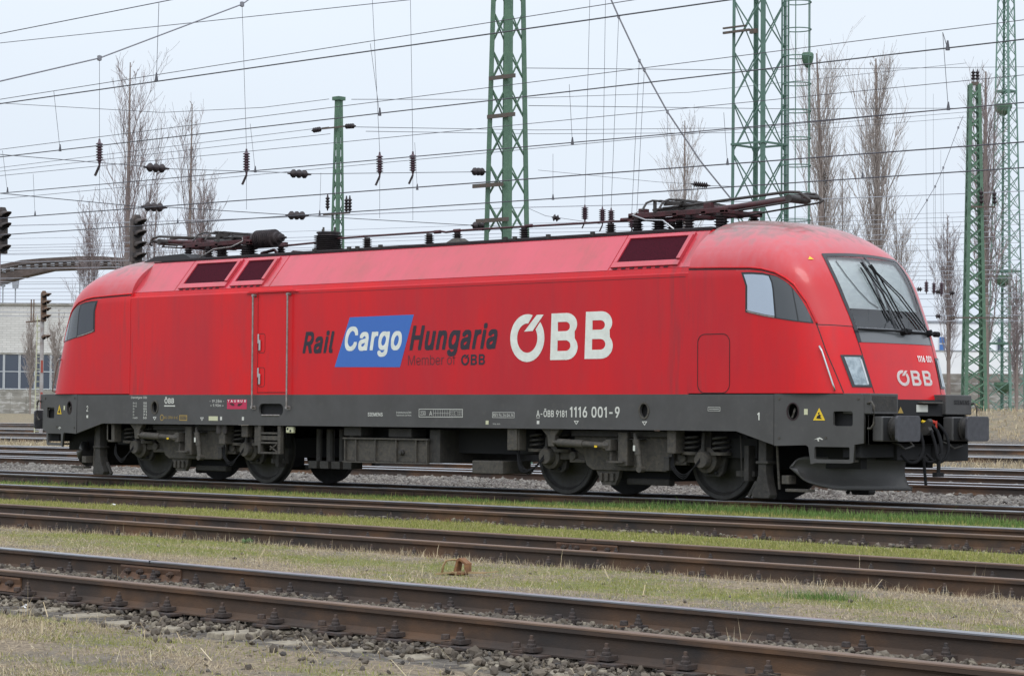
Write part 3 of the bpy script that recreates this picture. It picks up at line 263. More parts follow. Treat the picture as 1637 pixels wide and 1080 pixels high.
def soil(m):
    t = m.node_tree; n = t.nodes.new; l = t.links.new; b = t.nodes['Principled BSDF']; prev = b.inputs['Base Color'].links[0].from_socket
    tcn = n('ShaderNodeTexCoord'); sp = n('ShaderNodeSeparateXYZ'); l(tcn.outputs['Object'], sp.inputs[0])
    ab = n('ShaderNodeMath'); ab.operation = 'ABSOLUTE'; l(sp.outputs['X'], ab.inputs[0])
    sb = n('ShaderNodeMath'); sb.operation = 'SUBTRACT'; l(ab.outputs[0], sb.inputs[0]); sb.inputs[1].default_value = 6.25
    a2 = n('ShaderNodeMath'); a2.operation = 'ABSOLUTE'; l(sb.outputs[0], a2.inputs[0])
    mk = n('ShaderNodeMapRange'); mk.inputs[1].default_value = .65; mk.inputs[2].default_value = .05; l(a2.outputs[0], mk.inputs[0])
    mpn = n('ShaderNodeMapping'); mpn.inputs['Scale'].default_value = (9,1,.8); l(tcn.outputs['Object'], mpn.inputs[0])
    no = n('ShaderNodeTexNoise'); no.inputs['Scale'].default_value = 1.2; no.inputs['Detail'].default_value = 6; l(mpn.outputs[0], no.inputs[0])
    r = n('ShaderNodeMapRange'); r.inputs[1].default_value = .48; r.inputs[2].default_value = .72; r.inputs[4].default_value = .45; l(no.outputs[0], r.inputs[0])
    k = n('ShaderNodeMath'); k.operation = 'MULTIPLY_ADD'; l(mk.outputs[0], k.inputs[0]); k.inputs[1].default_value = .9; k.inputs[2].default_value = .22
    f = n('ShaderNodeMath'); f.operation = 'MULTIPLY'; l(r.outputs[0], f.inputs[0]); l(k.outputs[0], f.inputs[1])
    x = n('ShaderNodeMix'); x.data_type = 'RGBA'; l(f.outputs[0], x.inputs[0]); l(prev, x.inputs[6]); x.inputs[7].default_value = (.13,.035,.04,1); l(x.outputs[2], b.inputs['Base Color'])
soil(red); soil(redroof)
seamm = mat('seam_black', (.02,.008,.01), .7)
skirtm = mat('skirt_grey', (.064,.062,.061), .5, var=(.050,.048,.046), scale=2, var2=(.078,.073,.067), scale2=9, fac2=(.55,.85), bump=.03)
under = mat('underframe_grey', (.034,.032,.029), .75, var=(.020,.018,.016), scale=5, var2=(.05,.043,.034), scale2=14, fac2=(.5,.8), bump=.3)
underl = mat('dusty_grey', (.060,.054,.045), .75, var=(.035,.032,.028), scale=6, var2=(.08,.068,.052), scale2=17, bump=.3)
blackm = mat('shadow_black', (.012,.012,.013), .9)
rubber = mat('black_rubber', (.012,.012,.013), .9, spec=.2)
bufm = mat('buffer_face', (.060,.060,.067), .6, var=(.04,.04,.045), scale=12)
wheelm = mat('wheel_steel', (.042,.041,.040), .55, .3, var=(.028,.026,.024), scale=8)
steel = mat('bright_steel', (.5,.5,.5), .35, .8)
railing = mat('grey_handrail', (.33,.31,.30), .4, .5, var=(.2,.17,.15), scale=20)
frameblk = mat('window_frame', (.018,.019,.021), .35)
panelgrey = mat('grey_glazing', (.045,.05,.055), .12, coat=.6)
bandm = mat('grey_glass_band', (.11,.115,.12), .25, coat=.3)
glassside = mat('side_glass', (.42,.47,.53), .04, .75)
glassrear = mat('rear_glass', (.06,.065,.075), .06, .25)
lampglass = mat('lamp_glass', (.20,.24,.26), .12, .5, var=(.33,.38,.40), scale=9, fac=(.4,.6))
white = mat('white_lettering', (.72,.74,.68), .5, var=(.6,.62,.56), scale=8)
whiteb = mat('bright_white_lettering', (.86,.87,.84), .5)
white2 = mat('pale_lettering', (.55,.55,.50), .6)
cargob = mat('cargo_blue', (.030,.125,.43), .4, coat=.1)
ink = mat('dark_lettering', (.018,.013,.024), .5)
inkthin = mat('maroon_lettering', (.12,.012,.018), .5)
yellow = mat('warning_yellow', (.68,.46,.02), .5)
gold = mat('ochre_marking', (.33,.22,.05), .6)
pinkm = mat('class_plate_red', (.45,.02,.07), .5)
grillem = mat('grille_mesh', (.060,.008,.016), 1, spec=.08, var=(.03,.006,.010), scale=60)
maroon = mat('maroon_paint', (.065,.011,.014), .6, var=(.03,.010,.011), scale=12, bump=.1)
pantm = mat('pantograph_grey', (.05,.045,.042), .6, .2, var=(.03,.024,.022), scale=14)
insm = mat('brown_porcelain', (.016,.012,.014), .5, spec=.3, var=(.04,.03,.03), scale=10)
roofdark = mat('roof_black', (.03,.03,.032), .8)
blind = mat('pale_blind', (.80,.82,.79), .8, var=(.68,.70,.69), scale=4, stretch=(8,1,1))
dash = mat('dark_cab_interior', (.035,.037,.04), .7)
yellab = mat('cream_label', (.5,.5,.33), .6)
orangem = mat('red_label', (.5,.05,.03), .6)
def glass_mat():
    m = bpy.data.materials.new('windscreen_glass'); m.use_nodes = True; t = m.node_tree; t.nodes.clear()
    o = t.nodes.new('ShaderNodeOutputMaterial'); mxs = t.nodes.new('ShaderNodeMixShader'); g = t.nodes.new('ShaderNodeBsdfGlossy'); tr = t.nodes.new('ShaderNodeBsdfTransparent')
    f = t.nodes.new('ShaderNodeFresnel'); f.inputs[0].default_value = 1.75; g.inputs['Roughness'].default_value = .03; tr.inputs[0].default_value = (.90,.94,.95,1)
    t.links.new(f.outputs[0], mxs.inputs[0]); t.links.new(tr.outputs[0], mxs.inputs[1]); t.links.new(g.outputs[0], mxs.inputs[2]); t.links.new(mxs.outputs[0], o.inputs[0])
    return m
wsglass = glass_mat()
# ------------------------------------------------------------------ locomotive
loco = tag(empty('electric_locomotive', (0,0,0)), 'red electric locomotive with white lettering and dark grey underframe on the rails', 'locomotive')
SZ, BZ = 1.50, 1.005        # top and bottom of the grey skirt
sec = [(-1.495,SZ),(-1.495,3.245),(-1.485,3.262),(-1.455,3.268),(-1.435,3.335),(-.955,3.895),(-.93,3.905),(-.5,3.93),(0,3.95)]
sec = sec+[(-y,z) for y,z in sec[-2::-1]]
b = MB(); b.prism(sec, -6.36, 6.36, 'X'); b.build('body_shell', red, loco)
# roof slope panels (paler red, sky reflection painted into the colour) lie on the slopes
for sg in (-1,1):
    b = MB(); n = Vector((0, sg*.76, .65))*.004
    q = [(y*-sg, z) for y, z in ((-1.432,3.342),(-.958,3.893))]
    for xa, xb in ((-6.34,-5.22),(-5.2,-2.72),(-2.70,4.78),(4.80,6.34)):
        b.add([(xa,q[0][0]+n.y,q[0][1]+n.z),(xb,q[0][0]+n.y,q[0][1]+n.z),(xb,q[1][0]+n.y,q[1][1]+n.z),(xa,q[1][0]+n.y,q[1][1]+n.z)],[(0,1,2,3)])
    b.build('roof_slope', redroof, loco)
b = MB(); b.box(-6.3,6.3,-.9,.9,3.93,3.955); b.build('roof_deck', roofdark, loco)
b = MB(); b.box(-6.36,6.36,-.972,-.945,3.897,3.915); b.box(-6.36,6.36,.945,.972,3.897,3.915)
b.build('roof_edge_strip', seamm, loco)
# fine groove under the roof slope, in the middle run
b = MB(); b.box(-2.7,6.3,-1.4975,-1.494,3.196,3.201); b.build('roof_seam', seamm, loco)
# ---- cab surface
def lerp(tab, z):
    if z <= tab[0][0]: return tab[0][1]
    for (a,p),(b_,q) in zip(tab, tab[1:]):
        if z <= b_: return p+(q-p)*(z-a)/(b_-a)
    return tab[-1][1]
WT=[(1.5,1.5),(3.2,1.5),(3.3,1.485),(3.4,1.455),(3.5,1.405),(3.6,1.33),(3.7,1.225),(3.8,1.085),(3.88,.94),(3.95,.77),(4.0,.61),(4.04,.43),(4.065,.27),(4.08,.02)]
TT=[(1.45,9.14),(1.7,9.08),(2.0,9.0),(2.2,8.945),(2.4,8.88),(2.6,8.80),(2.8,8.71),(3.0,8.62),(3.2,8.52),(3.4,8.40),(3.6,8.23),(3.8,7.97),(3.92,7.72),(4.0,7.42),(4.05,7.08),(4.08,6.6)]
NT=[(1.5,3.9),(2.4,3.5),(3.2,3.4),(3.6,3.0),(3.9,2.6),(4.08,2.2)]
def smooth_tab(tab, n=400):
    z = np.linspace(tab[0][0], tab[-1][0], n); v = np.interp(z, [t[0] for t in tab], [t[1] for t in tab])
    k = np.hanning(41); k /= k.sum(); vp = np.pad(v, 20, mode='reflect', reflect_type='odd'); v = np.convolve(vp, k, 'valid')
    return z, v
_T, _N = smooth_tab(TT), smooth_tab(NT)
X0 = 6.35
def cabP(s, z):
    wd = lerp(WT, z); T = float(np.interp(z, *_T)); n = float(np.interp(z, *_N)); xs = max(X0, min(7.6, T-1.0)); a = T-xs
    t = abs(s); sg = -1 if s < 0 else 1
    if t > .6: return Vector((xs+(X0-xs)*(t-.6)/.4, sg*wd, z))
    th = t/.6*math.pi/2; c, si = abs(math.cos(th)), abs(math.sin(th)); r = (c**n+si**n)**(-1/n)
    return Vector((xs+a*r*c, sg*wd*r*si, z))
def cab(s, z, off=0.0):
    p = cabP(s, z)
    if off:
        e_ = 2e-3; za = min(z+e_, 4.07)
        u = cabP(s,za)-cabP(s,za-2*e_); v = cabP(min(1,s+e_),z)-cabP(max(-1,s-e_),z)
        n = v.cross(u)
        if n.length > 1e-9: p = p+n.normalized()*off
    return p
def s_of(y, z):
    lo, hi = 0.0, 1.0; ay = abs(y)
    for _ in range(30):
        m_ = (lo+hi)/2
        if abs(cabP(m_,z).y) < ay: lo = m_
        else: hi = m_
    return math.copysign(lo, y)
def patch(b, left, right, zs, off, mir=1, ns=8, thick=0):
    """conformal patch: left(z), right(z) give s limits at each z; added to MB b"""
    vs, fs = [], []
    nz = len(zs)
    for z in zs:
        l_, r_ = left(z), right(z)
        for i in range(ns+1):
            p = cab(l_+(r_-l_)*i/ns, z, off); vs.append((p.x*mir, p.y, p.z))
    for j in range(nz-1):
        for i in range(ns):
            a = j*(ns+1)+i; fs.append((a,a+1,a+ns+2,a+ns+1))
    b.add(vs, fs)
def strip(b, pts, wd, off, mir=1):
    """thin line on the cab surface through (s,z) points"""
    P = []
    for (s0,z0),(s1,z1) in zip(pts, pts[1:]):
        k = max(2, int(abs(z1-z0)/.08)+int(abs(s1-s0)/.03)+1)
        P += [(s0+(s1-s0)*i/k, z0+(z1-z0)*i/k) for i in range(k)]
    P.append(pts[-1])
    W = [cab(s,z,off) for s,z in P]; vs, fs = [], []
    for i, p in enumerate(W):
        d = W[min(i+1,len(W)-1)]-W[max(i-1,0)]; nn = cab(*P[i], off+.01)-p; a = d.cross(nn).normalized()*wd/2
        vs += [((p-a).x*mir,(p-a).y,(p-a).z),((p+a).x*mir,(p+a).y,(p+a).z)]
    for i in range(len(W)-1): fs.append((2*i,2*i+1,2*i+3,2*i+2))
    b.add(vs, fs)
WSL = [(2.24,.2195),(2.44,.221),(2.64,.2245),(2.86,.2285),(3.17,.2325),(3.46,.236),(3.6,.238)]
def ws_s(z): return lerp(WSL, z)
SH = [(2.47,.345),(2.55,.349),(2.77,.363),(3.01,.398),(3.10,.425),(3.19,.468),(3.245,.54),(3.268,.61),(3.286,.8),(3.30,1.0)]   # lower edge of the dome
def ztop(s): return 3.478+.035*(1-(s/.236)**2)
CABS = []
for mir in (1,-1):
    # shell with the windscreen opening left out
    zs = list(np.arange(1.45,3.5,.05))+list(np.arange(3.5,3.9,.03))+[3.9,3.92,3.94,3.96,3.98,4.0,4.015,4.03,4.045,4.055,4.065,4.072,4.078]
    ss = list(np.linspace(-1,-.6,5))+list(np.linspace(-.58,.58,97))+list(np.linspace(.6,1,5))
    V, F, FS = [], [], []; ns_ = len(ss); shs = sorted((s_, z_) for z_, s_ in SH)
    for z in zs:
        for s in ss:
            p = cabP(s, 1.535 if (z < 1.53 and abs(s) > .2) else z); V.append((p.x*mir,p.y,p.z))
    for j in range(len(zs)-1):
        zc = (zs[j]+zs[j+1])/2
        for i in range(ns_-1):
            s_c = (ss[i]+ss[i+1])/2
            if 2.42 < zc < 3.47 and abs(s_c) < ws_s(zc)-.008: continue
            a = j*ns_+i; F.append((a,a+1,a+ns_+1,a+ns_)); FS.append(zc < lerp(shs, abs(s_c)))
    F.append(tuple((len(zs)-1)*ns_+i for i in range(ns_)))
    nz_ = len(zs); F.append(tuple([j*ns_ for j in range(nz_)]+[j*ns_+ns_-1 for j in range(nz_-1,-1,-1)]))
    b = MB(); b.add(V, F)
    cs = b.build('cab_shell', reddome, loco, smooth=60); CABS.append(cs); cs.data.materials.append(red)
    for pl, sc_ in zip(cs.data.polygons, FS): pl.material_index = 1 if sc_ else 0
    # rounded lip closing the nose underneath
    b = MB(); vs, fs = [], []
    sl = np.linspace(-.198,.198,41)
    for dz, dx in ((0,0),(-.015,-.012),(-.03,-.04),(-.035,-.12)):
        for s in sl:
            p = cabP(s,1.45); vs.append(((p.x+dx)*mir,p.y*(1+dx*.15),p.z+dz))
    for j in range(3):
        for i in range(40): a = j*41+i; fs.append((a,a+1,a+42,a+41))
    b.add(vs, fs); b.build('nose_lip', red, loco, smooth=True)
    # seams
    for sg in (-1,1):
        b = MB(); strip(b, [(sg*.349,2.53),(sg*.346,2.471),(sg*.333,2.118),(sg*.316,1.827),(sg*.301,1.54)], .014, .003, mir)
        strip(b, [(sg*.223,2.457),(sg*.214,2.082),(sg*.199,1.54)], .014, .003, mir)
        strip(b, [(sg*.349,2.475),(sg*.30,2.47),(sg*.223,2.455)], .012, .003, mir)
        strip(b, [(sg*s,z) for z,s in SH], .022, .004, mir); b.build('cab_seam', seamm, loco)
    # ridge where the dome overlaps the body sides
    for sg in (-1,1):
        b = MB(); P = []
        for (z0,s0),(z1,s1) in zip(SH, SH[1:]):
            for i in range(4): P.append((sg*(s0+(s1-s0)*i/4), z0+(z1-z0)*i/4+.022))
        P.append((sg*1.0, 3.322))
        pts = [cab(s,z,.002) for s,z in P]; b.path([(p.x*mir,p.y,p.z) for p in pts], .016, 6); b.build('dome_rim', red, loco, smooth=True)
    # windscreen: frame band, glass panes, blind and dark cab inside
    wf = MB()
    zz = list(np.linspace(2.24,3.46,26))
    for sg in (-1,1):
        patch(wf, lambda z: sg*(ws_s(z)), lambda z: sg*(ws_s(z)-.014), zz, .008, mir, 2)
        # top band follows the arched top
    vs, fs = [], []
    for k in range(31):
        s = -.236+.472*k/30
        for z in (ztop(s)-.045, ztop(s)):
            p = cab(s,z,.008); vs.append((p.x*mir,p.y,p.z))
    fs = [(2*k,2*k+1,2*k+3,2*k+2) for k in range(30)]; wf.add(vs, fs)
    patch(wf, lambda z: -.007, lambda z: .007, np.linspace(2.44,3.5,20), .010, mir, 2)
    ws = wf.build('windscreen', frameblk, loco, smooth=True)
    g = MB(); patch(g, lambda z: -ws_s(z)+.008, lambda z: ws_s(z)-.008, np.linspace(2.24,2.445,6), .0075, mir, 30); g.build('lower_band', bandm, ws, smooth=True)
    for sg in (-1,1):
        g = MB(); patch(g, lambda z: sg*.006, lambda z: sg*(ws_s(z)-.012), list(np.linspace(2.44,3.465,18)), .004, mir, 12)
        g.build('glass_pane', wsglass, ws, smooth=True)
    g = MB()
    for sg in (-1,1):
        patch(g, lambda z: sg*.008, lambda z: sg*(ws_s(z)-.004), list(np.linspace(2.74,3.49,10)), -.06, mir, 10)
    if mir == 1: g.build('sun_blind', blind, ws, smooth=True)
    if mir == 1:
        g = MB(); strip(g, [(-.17,3.42),(-.15,3.2),(-.12,3.0),(-.08,2.84),(-.04,2.76)], .025, -.05, mir); g.build('blind_cord', bandm, ws)
        g = MB(); g.box(8.35,8.5,-.75,-.35,2.42,2.80); g.box(8.40,8.55,-.1,.5,2.42,2.58); g.build('driver_desk', frameblk, ws, bevel=.02)
    g = MB(); patch(g, lambda z: -ws_s(z)-.01, lambda z: ws_s(z)+.01, list(np.linspace(2.38,3.56,16)), -.35 if mir == -1 else -.22, mir, 20)
    g.build('cab_interior', dash, ws, smooth=True)
    # side windows (both sides)
    for sg in (-1,1):
        sw = MB()
        SWT = [(.668,3.226),(.61,3.222),(.54,3.205),(.468,3.155),(.43,3.07),(.40,2.95),(.377,2.80),(.362,2.62),(.355,2.50)]
        def top_at(s):
            s = abs(s); T_ = sorted(SWT)
            return lerp(T_, s)
        BT = [(.355,2.49),(.42,2.52),(.506,2.568),(.56,2.595),(.669,2.665)]
        cols = sorted(set([round(x_,4) for x_ in list(np.linspace(.357,.669,26))]))
        def band(b_, sa, sb, inset, off, k=14):
            vs, fs = [], []
            for i in range(k+1):
                s = sa+(sb-sa)*i/k; z0, z1 = lerp(BT,s)+inset, top_at(s)-inset
                if z1 < z0: z1 = z0 = (z0+z1)/2
                for j in range(7):
                    p = cab(sg*s, z0+(z1-z0)*j/6, off); vs.append((p.x*mir,p.y,p.z))
            for i in range(k):
                for j in range(6): a = i*7+j; fs.append((a,a+1,a+8,a+7))
            b_.add(vs, fs)
        band(sw, .356, .672, 0, .006, 24); wnd = sw.build('side_window', frameblk, loco, smooth=40)
        g = MB(); band(g, .488 if False else .512, .660, .03, .010); g.build('glass_pane', glassside if mir == 1 else glassrear, wnd, smooth=True)
        g = MB(); band(g, .412, .503, .012, .009); g.build('grey_panel', panelgrey, wnd, smooth=True)
        g = MB(); band(g, .362, .407, .012, .009); g.build('grey_panel', panelgrey, wnd, smooth=True)
        g = MB(); strip(g, [(sg*.512,2.585),(sg*.58,2.622),(sg*.655,2.672),(sg*.664,2.70)], .02, .013, mir); g.build('sill_strip', railing, wnd)
        # headlights
        def hl(z, k): return sg*lerp([(1.62,.273),(2.06,.291)] if k == 0 else [(1.62,.203),(2.06,.213)], z)
        h = MB(); patch(h, lambda z: hl(z,0), lambda z: hl(z,1), list(np.linspace(1.62,2.06,8)), .010, mir, 6)
        hd = h.build('headlight', frameblk, loco, smooth=True)
        h = MB(); patch(h, lambda z: hl(z,0)-sg*.010, lambda z: hl(z,1)+sg*.012, list(np.linspace(1.648,2.03,8)), .014, mir, 6); h.build('lens', lampglass, hd, smooth=True)
        h = MB(); strip(h, [(hl(1.66,1)+sg*.014,1.66),(hl(2.0,1)+sg*.014,2.0)], .03, .017, mir); h.build('reflector_strip', steel, hd)
        # grab rail beside the nose
        pts = [cab(sg*.350,2.17,.0),cab(sg*.350,2.17,.05),cab(sg*.345,2.1,.06),cab(sg*.328,1.64,.06),cab(sg*.326,1.58,.05),cab(sg*.326,1.58,0)]
        h = MB(); h.path([(p.x*mir,p.y,p.z) for p in pts], .014, 8); h.build('grab_rail', railing if mir == -1 else steel, loco, smooth=True)
    # warning triangle on the dome
    g = MB(); s0 = -.292*1
    pa, pb, pc = [cab(s,z,.008) for s,z in ((-.301,3.385),(-.279,3.385),(-.290,3.432))]
    g.add([(p.x*mir,p.y,p.z) for p in (pa,pb,pc)], [(0,1,2)]); g.build('warning_label', yellow, loco)
    # wipers: two sets, parked upright in the middle
    for sg, sp, tip in ((-1,.06,.01),(1,.225,.075)):
        base = cab(sp if sg > 0 else .03, 2.40, .05)
        wp = MB(); q = lambda p: (p.x*mir, p.y, p.z)
        s0 = .03 if sg < 0 else .20
        hub = cab(s0,2.395,.03); wp.tube(q(cab(s0,2.395,0)), q(cab(s0,2.395,.09)), .045)
        bar0, bar1 = (cab(-.215,2.40,.06), cab(.045,2.39,.075)) if sg < 0 else (cab(.045,2.39,.06), cab(.262,2.385,.075))
        wp.tube(q(bar0), q(bar1), .016); wp.tube(q(bar1-Vector((0,.05,0))), q(bar1+Vector((0,.05,0))), .042)
        wo = wp.build('wiper', rubber, loco, smooth=40)
        for d_ in (0,.022):
            a0, a1 = ((.045,2.42),(-.055,3.37)) if sg < 0 else ((.19,2.42),(-.015,3.33))
            m_ = MB(); m_.tube(q(cab(a0[0]-d_,a0[1],.05)), q(cab((a0[0]+a1[0])/2-d_,2.9,.07)), .009)
            m_.tube(q(cab((a0[0]+a1[0])/2-d_,2.9,.07)), q(cab(a1[0]-d_*.4,a1[1],.03)), .009); m_.build('wiper_arm', rubber, wo)
        m_ = MB(); k0 = (-.03,2.55) if sg < 0 else (.06,2.6); k1 = (-.075,3.3) if sg < 0 else (.005,3.36)
        pts = [cab(k0[0]+(k1[0]-k0[0])*i/6, k0[1]+(k1[1]-k0[1])*i/6, .02) for i in range(7)]
        m_.path([q(p) for p in pts], .011, 5); m_.build('wiper_blade', rubber, wo)
# nose lettering on the front cab
LOGO = None
def logo_splines():
    O = []
    cx, cy, ro, rp, ri, rq = 360, 403, 230, 310, 137, 190
    def ang(px, py, a, b_): return math.degrees(math.atan2((cy-py)/b_, (px-cx)/a))
    a0, a1 = ang(433,103,ro,rp), ang(531,200,ro,rp)+360; i0, i1 = ang(372,212,ri,rq), ang(477,290,ri,rq)+360
    out_ = [(cx+ro*math.cos(R(a0+(a1-a0)*i/40)), cy-rp*math.sin(R(a0+(a1-a0)*i/40))) for i in range(41)]
    inn = [(cx+ri*math.cos(R(i1+(i0-i1)*i/40)), cy-rq*math.sin(R(i1+(i0-i1)*i/40))) for i in range(41)]
    sp = [out_+inn, [(487,105),(578,105),(432,312),(318,318)]]
    for dx, dy in ((0,0),(450,-8)):
        def arc(cx_, cy_, rx, ry, s, e_, n=10): return [(cx_+rx*math.cos(R(s+(e_-s)*i/n)), cy_-ry*math.sin(R(s+(e_-s)*i/n))) for i in range(n+1)]
        o_ = [(684,95)]+arc(880,238,140,145,90,-40)+arc(880,530,148,162,42,-90)+[(668,692)]
        h1 = [(768,205)]+arc(870,265,58,60,90,-90)+[(768,325)]
        h2 = [(765,442)]+arc(870,510,65,68,90,-90)+[(763,578)]
        for q_ in (o_, h1, h2): sp.append([(a+dx, b_+dy*(1)) for a, b_ in q_])
    return [[((a-132)/1350, (692-b_)/600) for a, b_ in q_] for q_ in sp]
LS = logo_splines()
def logo(name, x0, x1, z0, z1, m, y=-1.4985, mapf=None):
    o = curve_mesh(name, [[(x0+u*(x1-x0), z0+v*(z1-z0)) for u, v in q_] for q_ in LS], m, loco, y, .002)
    if mapf:
        for v in o.data.vertices: v.co = mapf(v.co.x, v.co.z)
    return o
def nose(y, z): return cab(s_of(y,z), z, .009)
logo('lettering', -.27, .62, 1.655, 1.868, whiteb, mapf=nose)
lettering('lettering', '1116 001', .36, .76, 1.995, .085, whiteb, loco, bold=.02, mapf=nose)
# ---- side lettering
logo('lettering', 2.90, 4.95, 2.035, 2.735, white)
lettering('lettering', 'Rail', -1.79, -1.02, 2.215, .33, ink, loco, bold=.034, shear=.30)
lettering('lettering', 'Hungaria', .72, 2.63, 2.235, .36, ink, loco, bold=.034, shear=.30)
curve_mesh('lettering_panel', [[(-1.01,1.97),(.51,1.955),(.81,2.785),(-.66,2.775)]], cargob, loco, -1.4985, .003)
lettering('lettering', 'Cargo', -.77, .55, 2.245, .36, white, loco, y=-1.4995, bold=.030, shear=.22)
lettering('lettering', 'Member of', .69, 1.74, 1.985, .155, inkthin, loco, bold=-.004)
logo('lettering', 1.86, 2.37, 1.975, 2.14, ink)
yS = -1.5045
lettering('lettering', 'A-ÖBB 9181', 3.45, 4.06, 1.185, .095, white2, loco, y=yS, bold=.016)
curve_mesh('lettering', [[(3.45,1.172),(3.52,1.172),(3.52,1.165),(3.45,1.165)]], white2, loco, yS, .001)
lettering('lettering', '1116 001-9', 4.12, 5.09, 1.185, .15, white2, loco, y=yS, bold=.02)
lettering('lettering', 'SIEMENS', -.21, .13, 1.175, .055, white2, loco, y=yS, bold=.016)
for i, ttl in enumerate(('Instandsetzung ÖBB','Technische Services')): lettering('lettering', ttl, .44, .78, 1.225-.045*i, .025, white2, loco, y=yS)
def frame_lines(x0, x1, z0, z1, t=.008, extra=()):
    b_ = MB(); y0, y1 = yS-.001, yS
    for q_ in [(x0,x1,z1-t,z1),(x0,x1,z0,z0+t),(x0,x0+t,z0+t,z1-t),(x1-t,x1,z0+t,z1-t)]+list(extra): b_.box(q_[0],q_[1],y0,y1,q_[2],q_[3])
    b_.build('marking_frame', white2, loco)
frame_lines(.95,1.91,1.165,1.295, extra=[(1.27,1.62,1.225,1.229)]+[(1.27+.05*i,1.274+.05*i,1.18,1.28) for i in range(8)])
lettering('lettering', '230', .985, 1.10, 1.195, .065, white2, loco, y=yS); lettering('lettering', 'A', 1.18, 1.245, 1.19, .07, white2, loco, y=yS)
for i in range(4): lettering('lettering', ('Bremsgewicht','R+E  160','P+E  130','Handbremse')[i], 1.635, 1.895, 1.265-.026*i, .014, white2, loco, y=yS)
frame_lines(2.54,3.0,1.165,1.25, .006); lettering('lettering', 'REV Fc 24.04.14', 2.56, 2.98, 1.185, .045, white2, loco, y=yS, bold=.006)
lettering('lettering', '1116 001', 2.55, 2.70, 1.06, .02, white2, loco, y=yS)
lettering('lettering', 'Dienstgew 88t', -6.30, -5.85, 1.452, .04, white2, loco, y=yS, bold=.006)
for i, (a_, c_) in enumerate((('R+E','150'),('P+E','150'),('R','105'),('P','71'),('G','71'),('HaBr','50'))):
    lettering('lettering', a_, -6.24, -6.24+.035*len(a_), 1.355-.052*i, .032, white2, loco, y=yS); lettering('lettering', c_, -5.95, -5.855, 1.355-.052*i, .034, white2, loco, y=yS, bold=.02)
lettering('lettering', 'ÖBB', -5.36, -5.10, 1.37, .085, white2, loco, y=yS, bold=.03)
curve_mesh('lettering', [[(-5.37,1.335),(-5.07,1.335),(-5.07,1.315),(-5.37,1.315)]], white2, loco, yS, .001)
lettering('lettering', 'KG-GPR6-K eC', -5.36, -4.99, 1.10, .045, gold, loco, y=yS)
curve_mesh('lettering', [ell(-5.43,1.12,.05,.055), ell(-5.43,1.12,.037,.042)], gold, loco, yS, .001)
curve_mesh('lettering', [[(-4.95,1.07),(-4.95,1.165),(-4.74,1.165),(-4.74,1.07)],[(-4.935,1.085),(-4.935,1.15),(-4.755,1.15),(-4.755,1.085)]], gold, loco, yS, .001)
lettering('lettering', 'GG P', -4.92, -4.77, 1.10, .04, gold, loco, y=yS)
lettering('lettering', '|- 19.28m -|', -3.83+.0, -3.45-.03, 1.375, .045, white2, loco, y=yS, bold=.004) if False else None
lettering('lettering', '⊢ 19.28m ⊣' if False else '- 19.28m -', -4.14, -3.76, 1.385, .05, white2, loco, y=yS, bold=.006)
lettering('lettering', '+ 9.90m +', -4.12, -3.77, 1.315, .045, white2, loco, y=yS, bold=.006)
curve_mesh('lettering_panel', [[(-3.68,1.275),(-3.17,1.275),(-3.17,1.44),(-3.68,1.44)]], pinkm, loco, yS, .002)
lettering('lettering', 'TAURUS', -3.66, -3.19, 1.395, .035, whiteb, loco, y=yS-.003, bold=.02, space=1.6)
curve_mesh('plate_motif', [[(-3.62,1.375),(-3.52,1.38),(-3.48,1.35),(-3.50,1.33),(-3.56,1.335)],[(-3.41,1.33),(-3.39,1.37),(-3.27,1.375),(-3.31,1.345),(-3.36,1.325)]], maroon, loco, yS-.003, .001)
curve_mesh('label_plate', [[(-4.16,1.075),(-3.92,1.075),(-3.92,1.15),(-4.16,1.15)]], yellab, loco, yS, .002)
for x_ in (-3.86,-3.29): curve_mesh('label_plate', [[(x_,1.085),(x_+.05,1.085),(x_+.05,1.145),(x_,1.145)]], white2, loco, yS, .002)
curve_mesh('label_plate', [[(2.08+.32,1.06),(2.14+.32,1.06),(2.14+.32,1.12),(2.08+.32,1.12)]], yellab, loco, yS, .002)
curve_mesh('label_plate', [[(3.46,1.075),(3.51,1.075),(3.51,1.125),(3.46,1.125)]], white2, loco, yS, .002)
for x_ in (-5.63,-4.34,4.25,5.56):
    curve_mesh('jacking_mark', [[(x_-.05,1.13),(x_+.05,1.13),(x_,1.07)],[(x_-.027,1.119),(x_+.027,1.119),(x_,1.086)]], white2, loco, yS, .001)
lettering('lettering', '2', -7.59, -7.54, 1.22, .10, white2, loco, y=yS, bold=.01); curve_mesh('label_plate', [[(-7.59,1.10),(-7.54,1.10),(-7.54,1.15),(-7.59,1.15)]], white2, loco, yS, .002)
lettering('lettering', '1', 7.59, 7.63, 1.165, .10, white2, loco, y=yS, bold=.03)
frame_lines(6.72,6.94,1.285,1.34, .005, extra=[(6.74,6.92,1.31,1.316)])
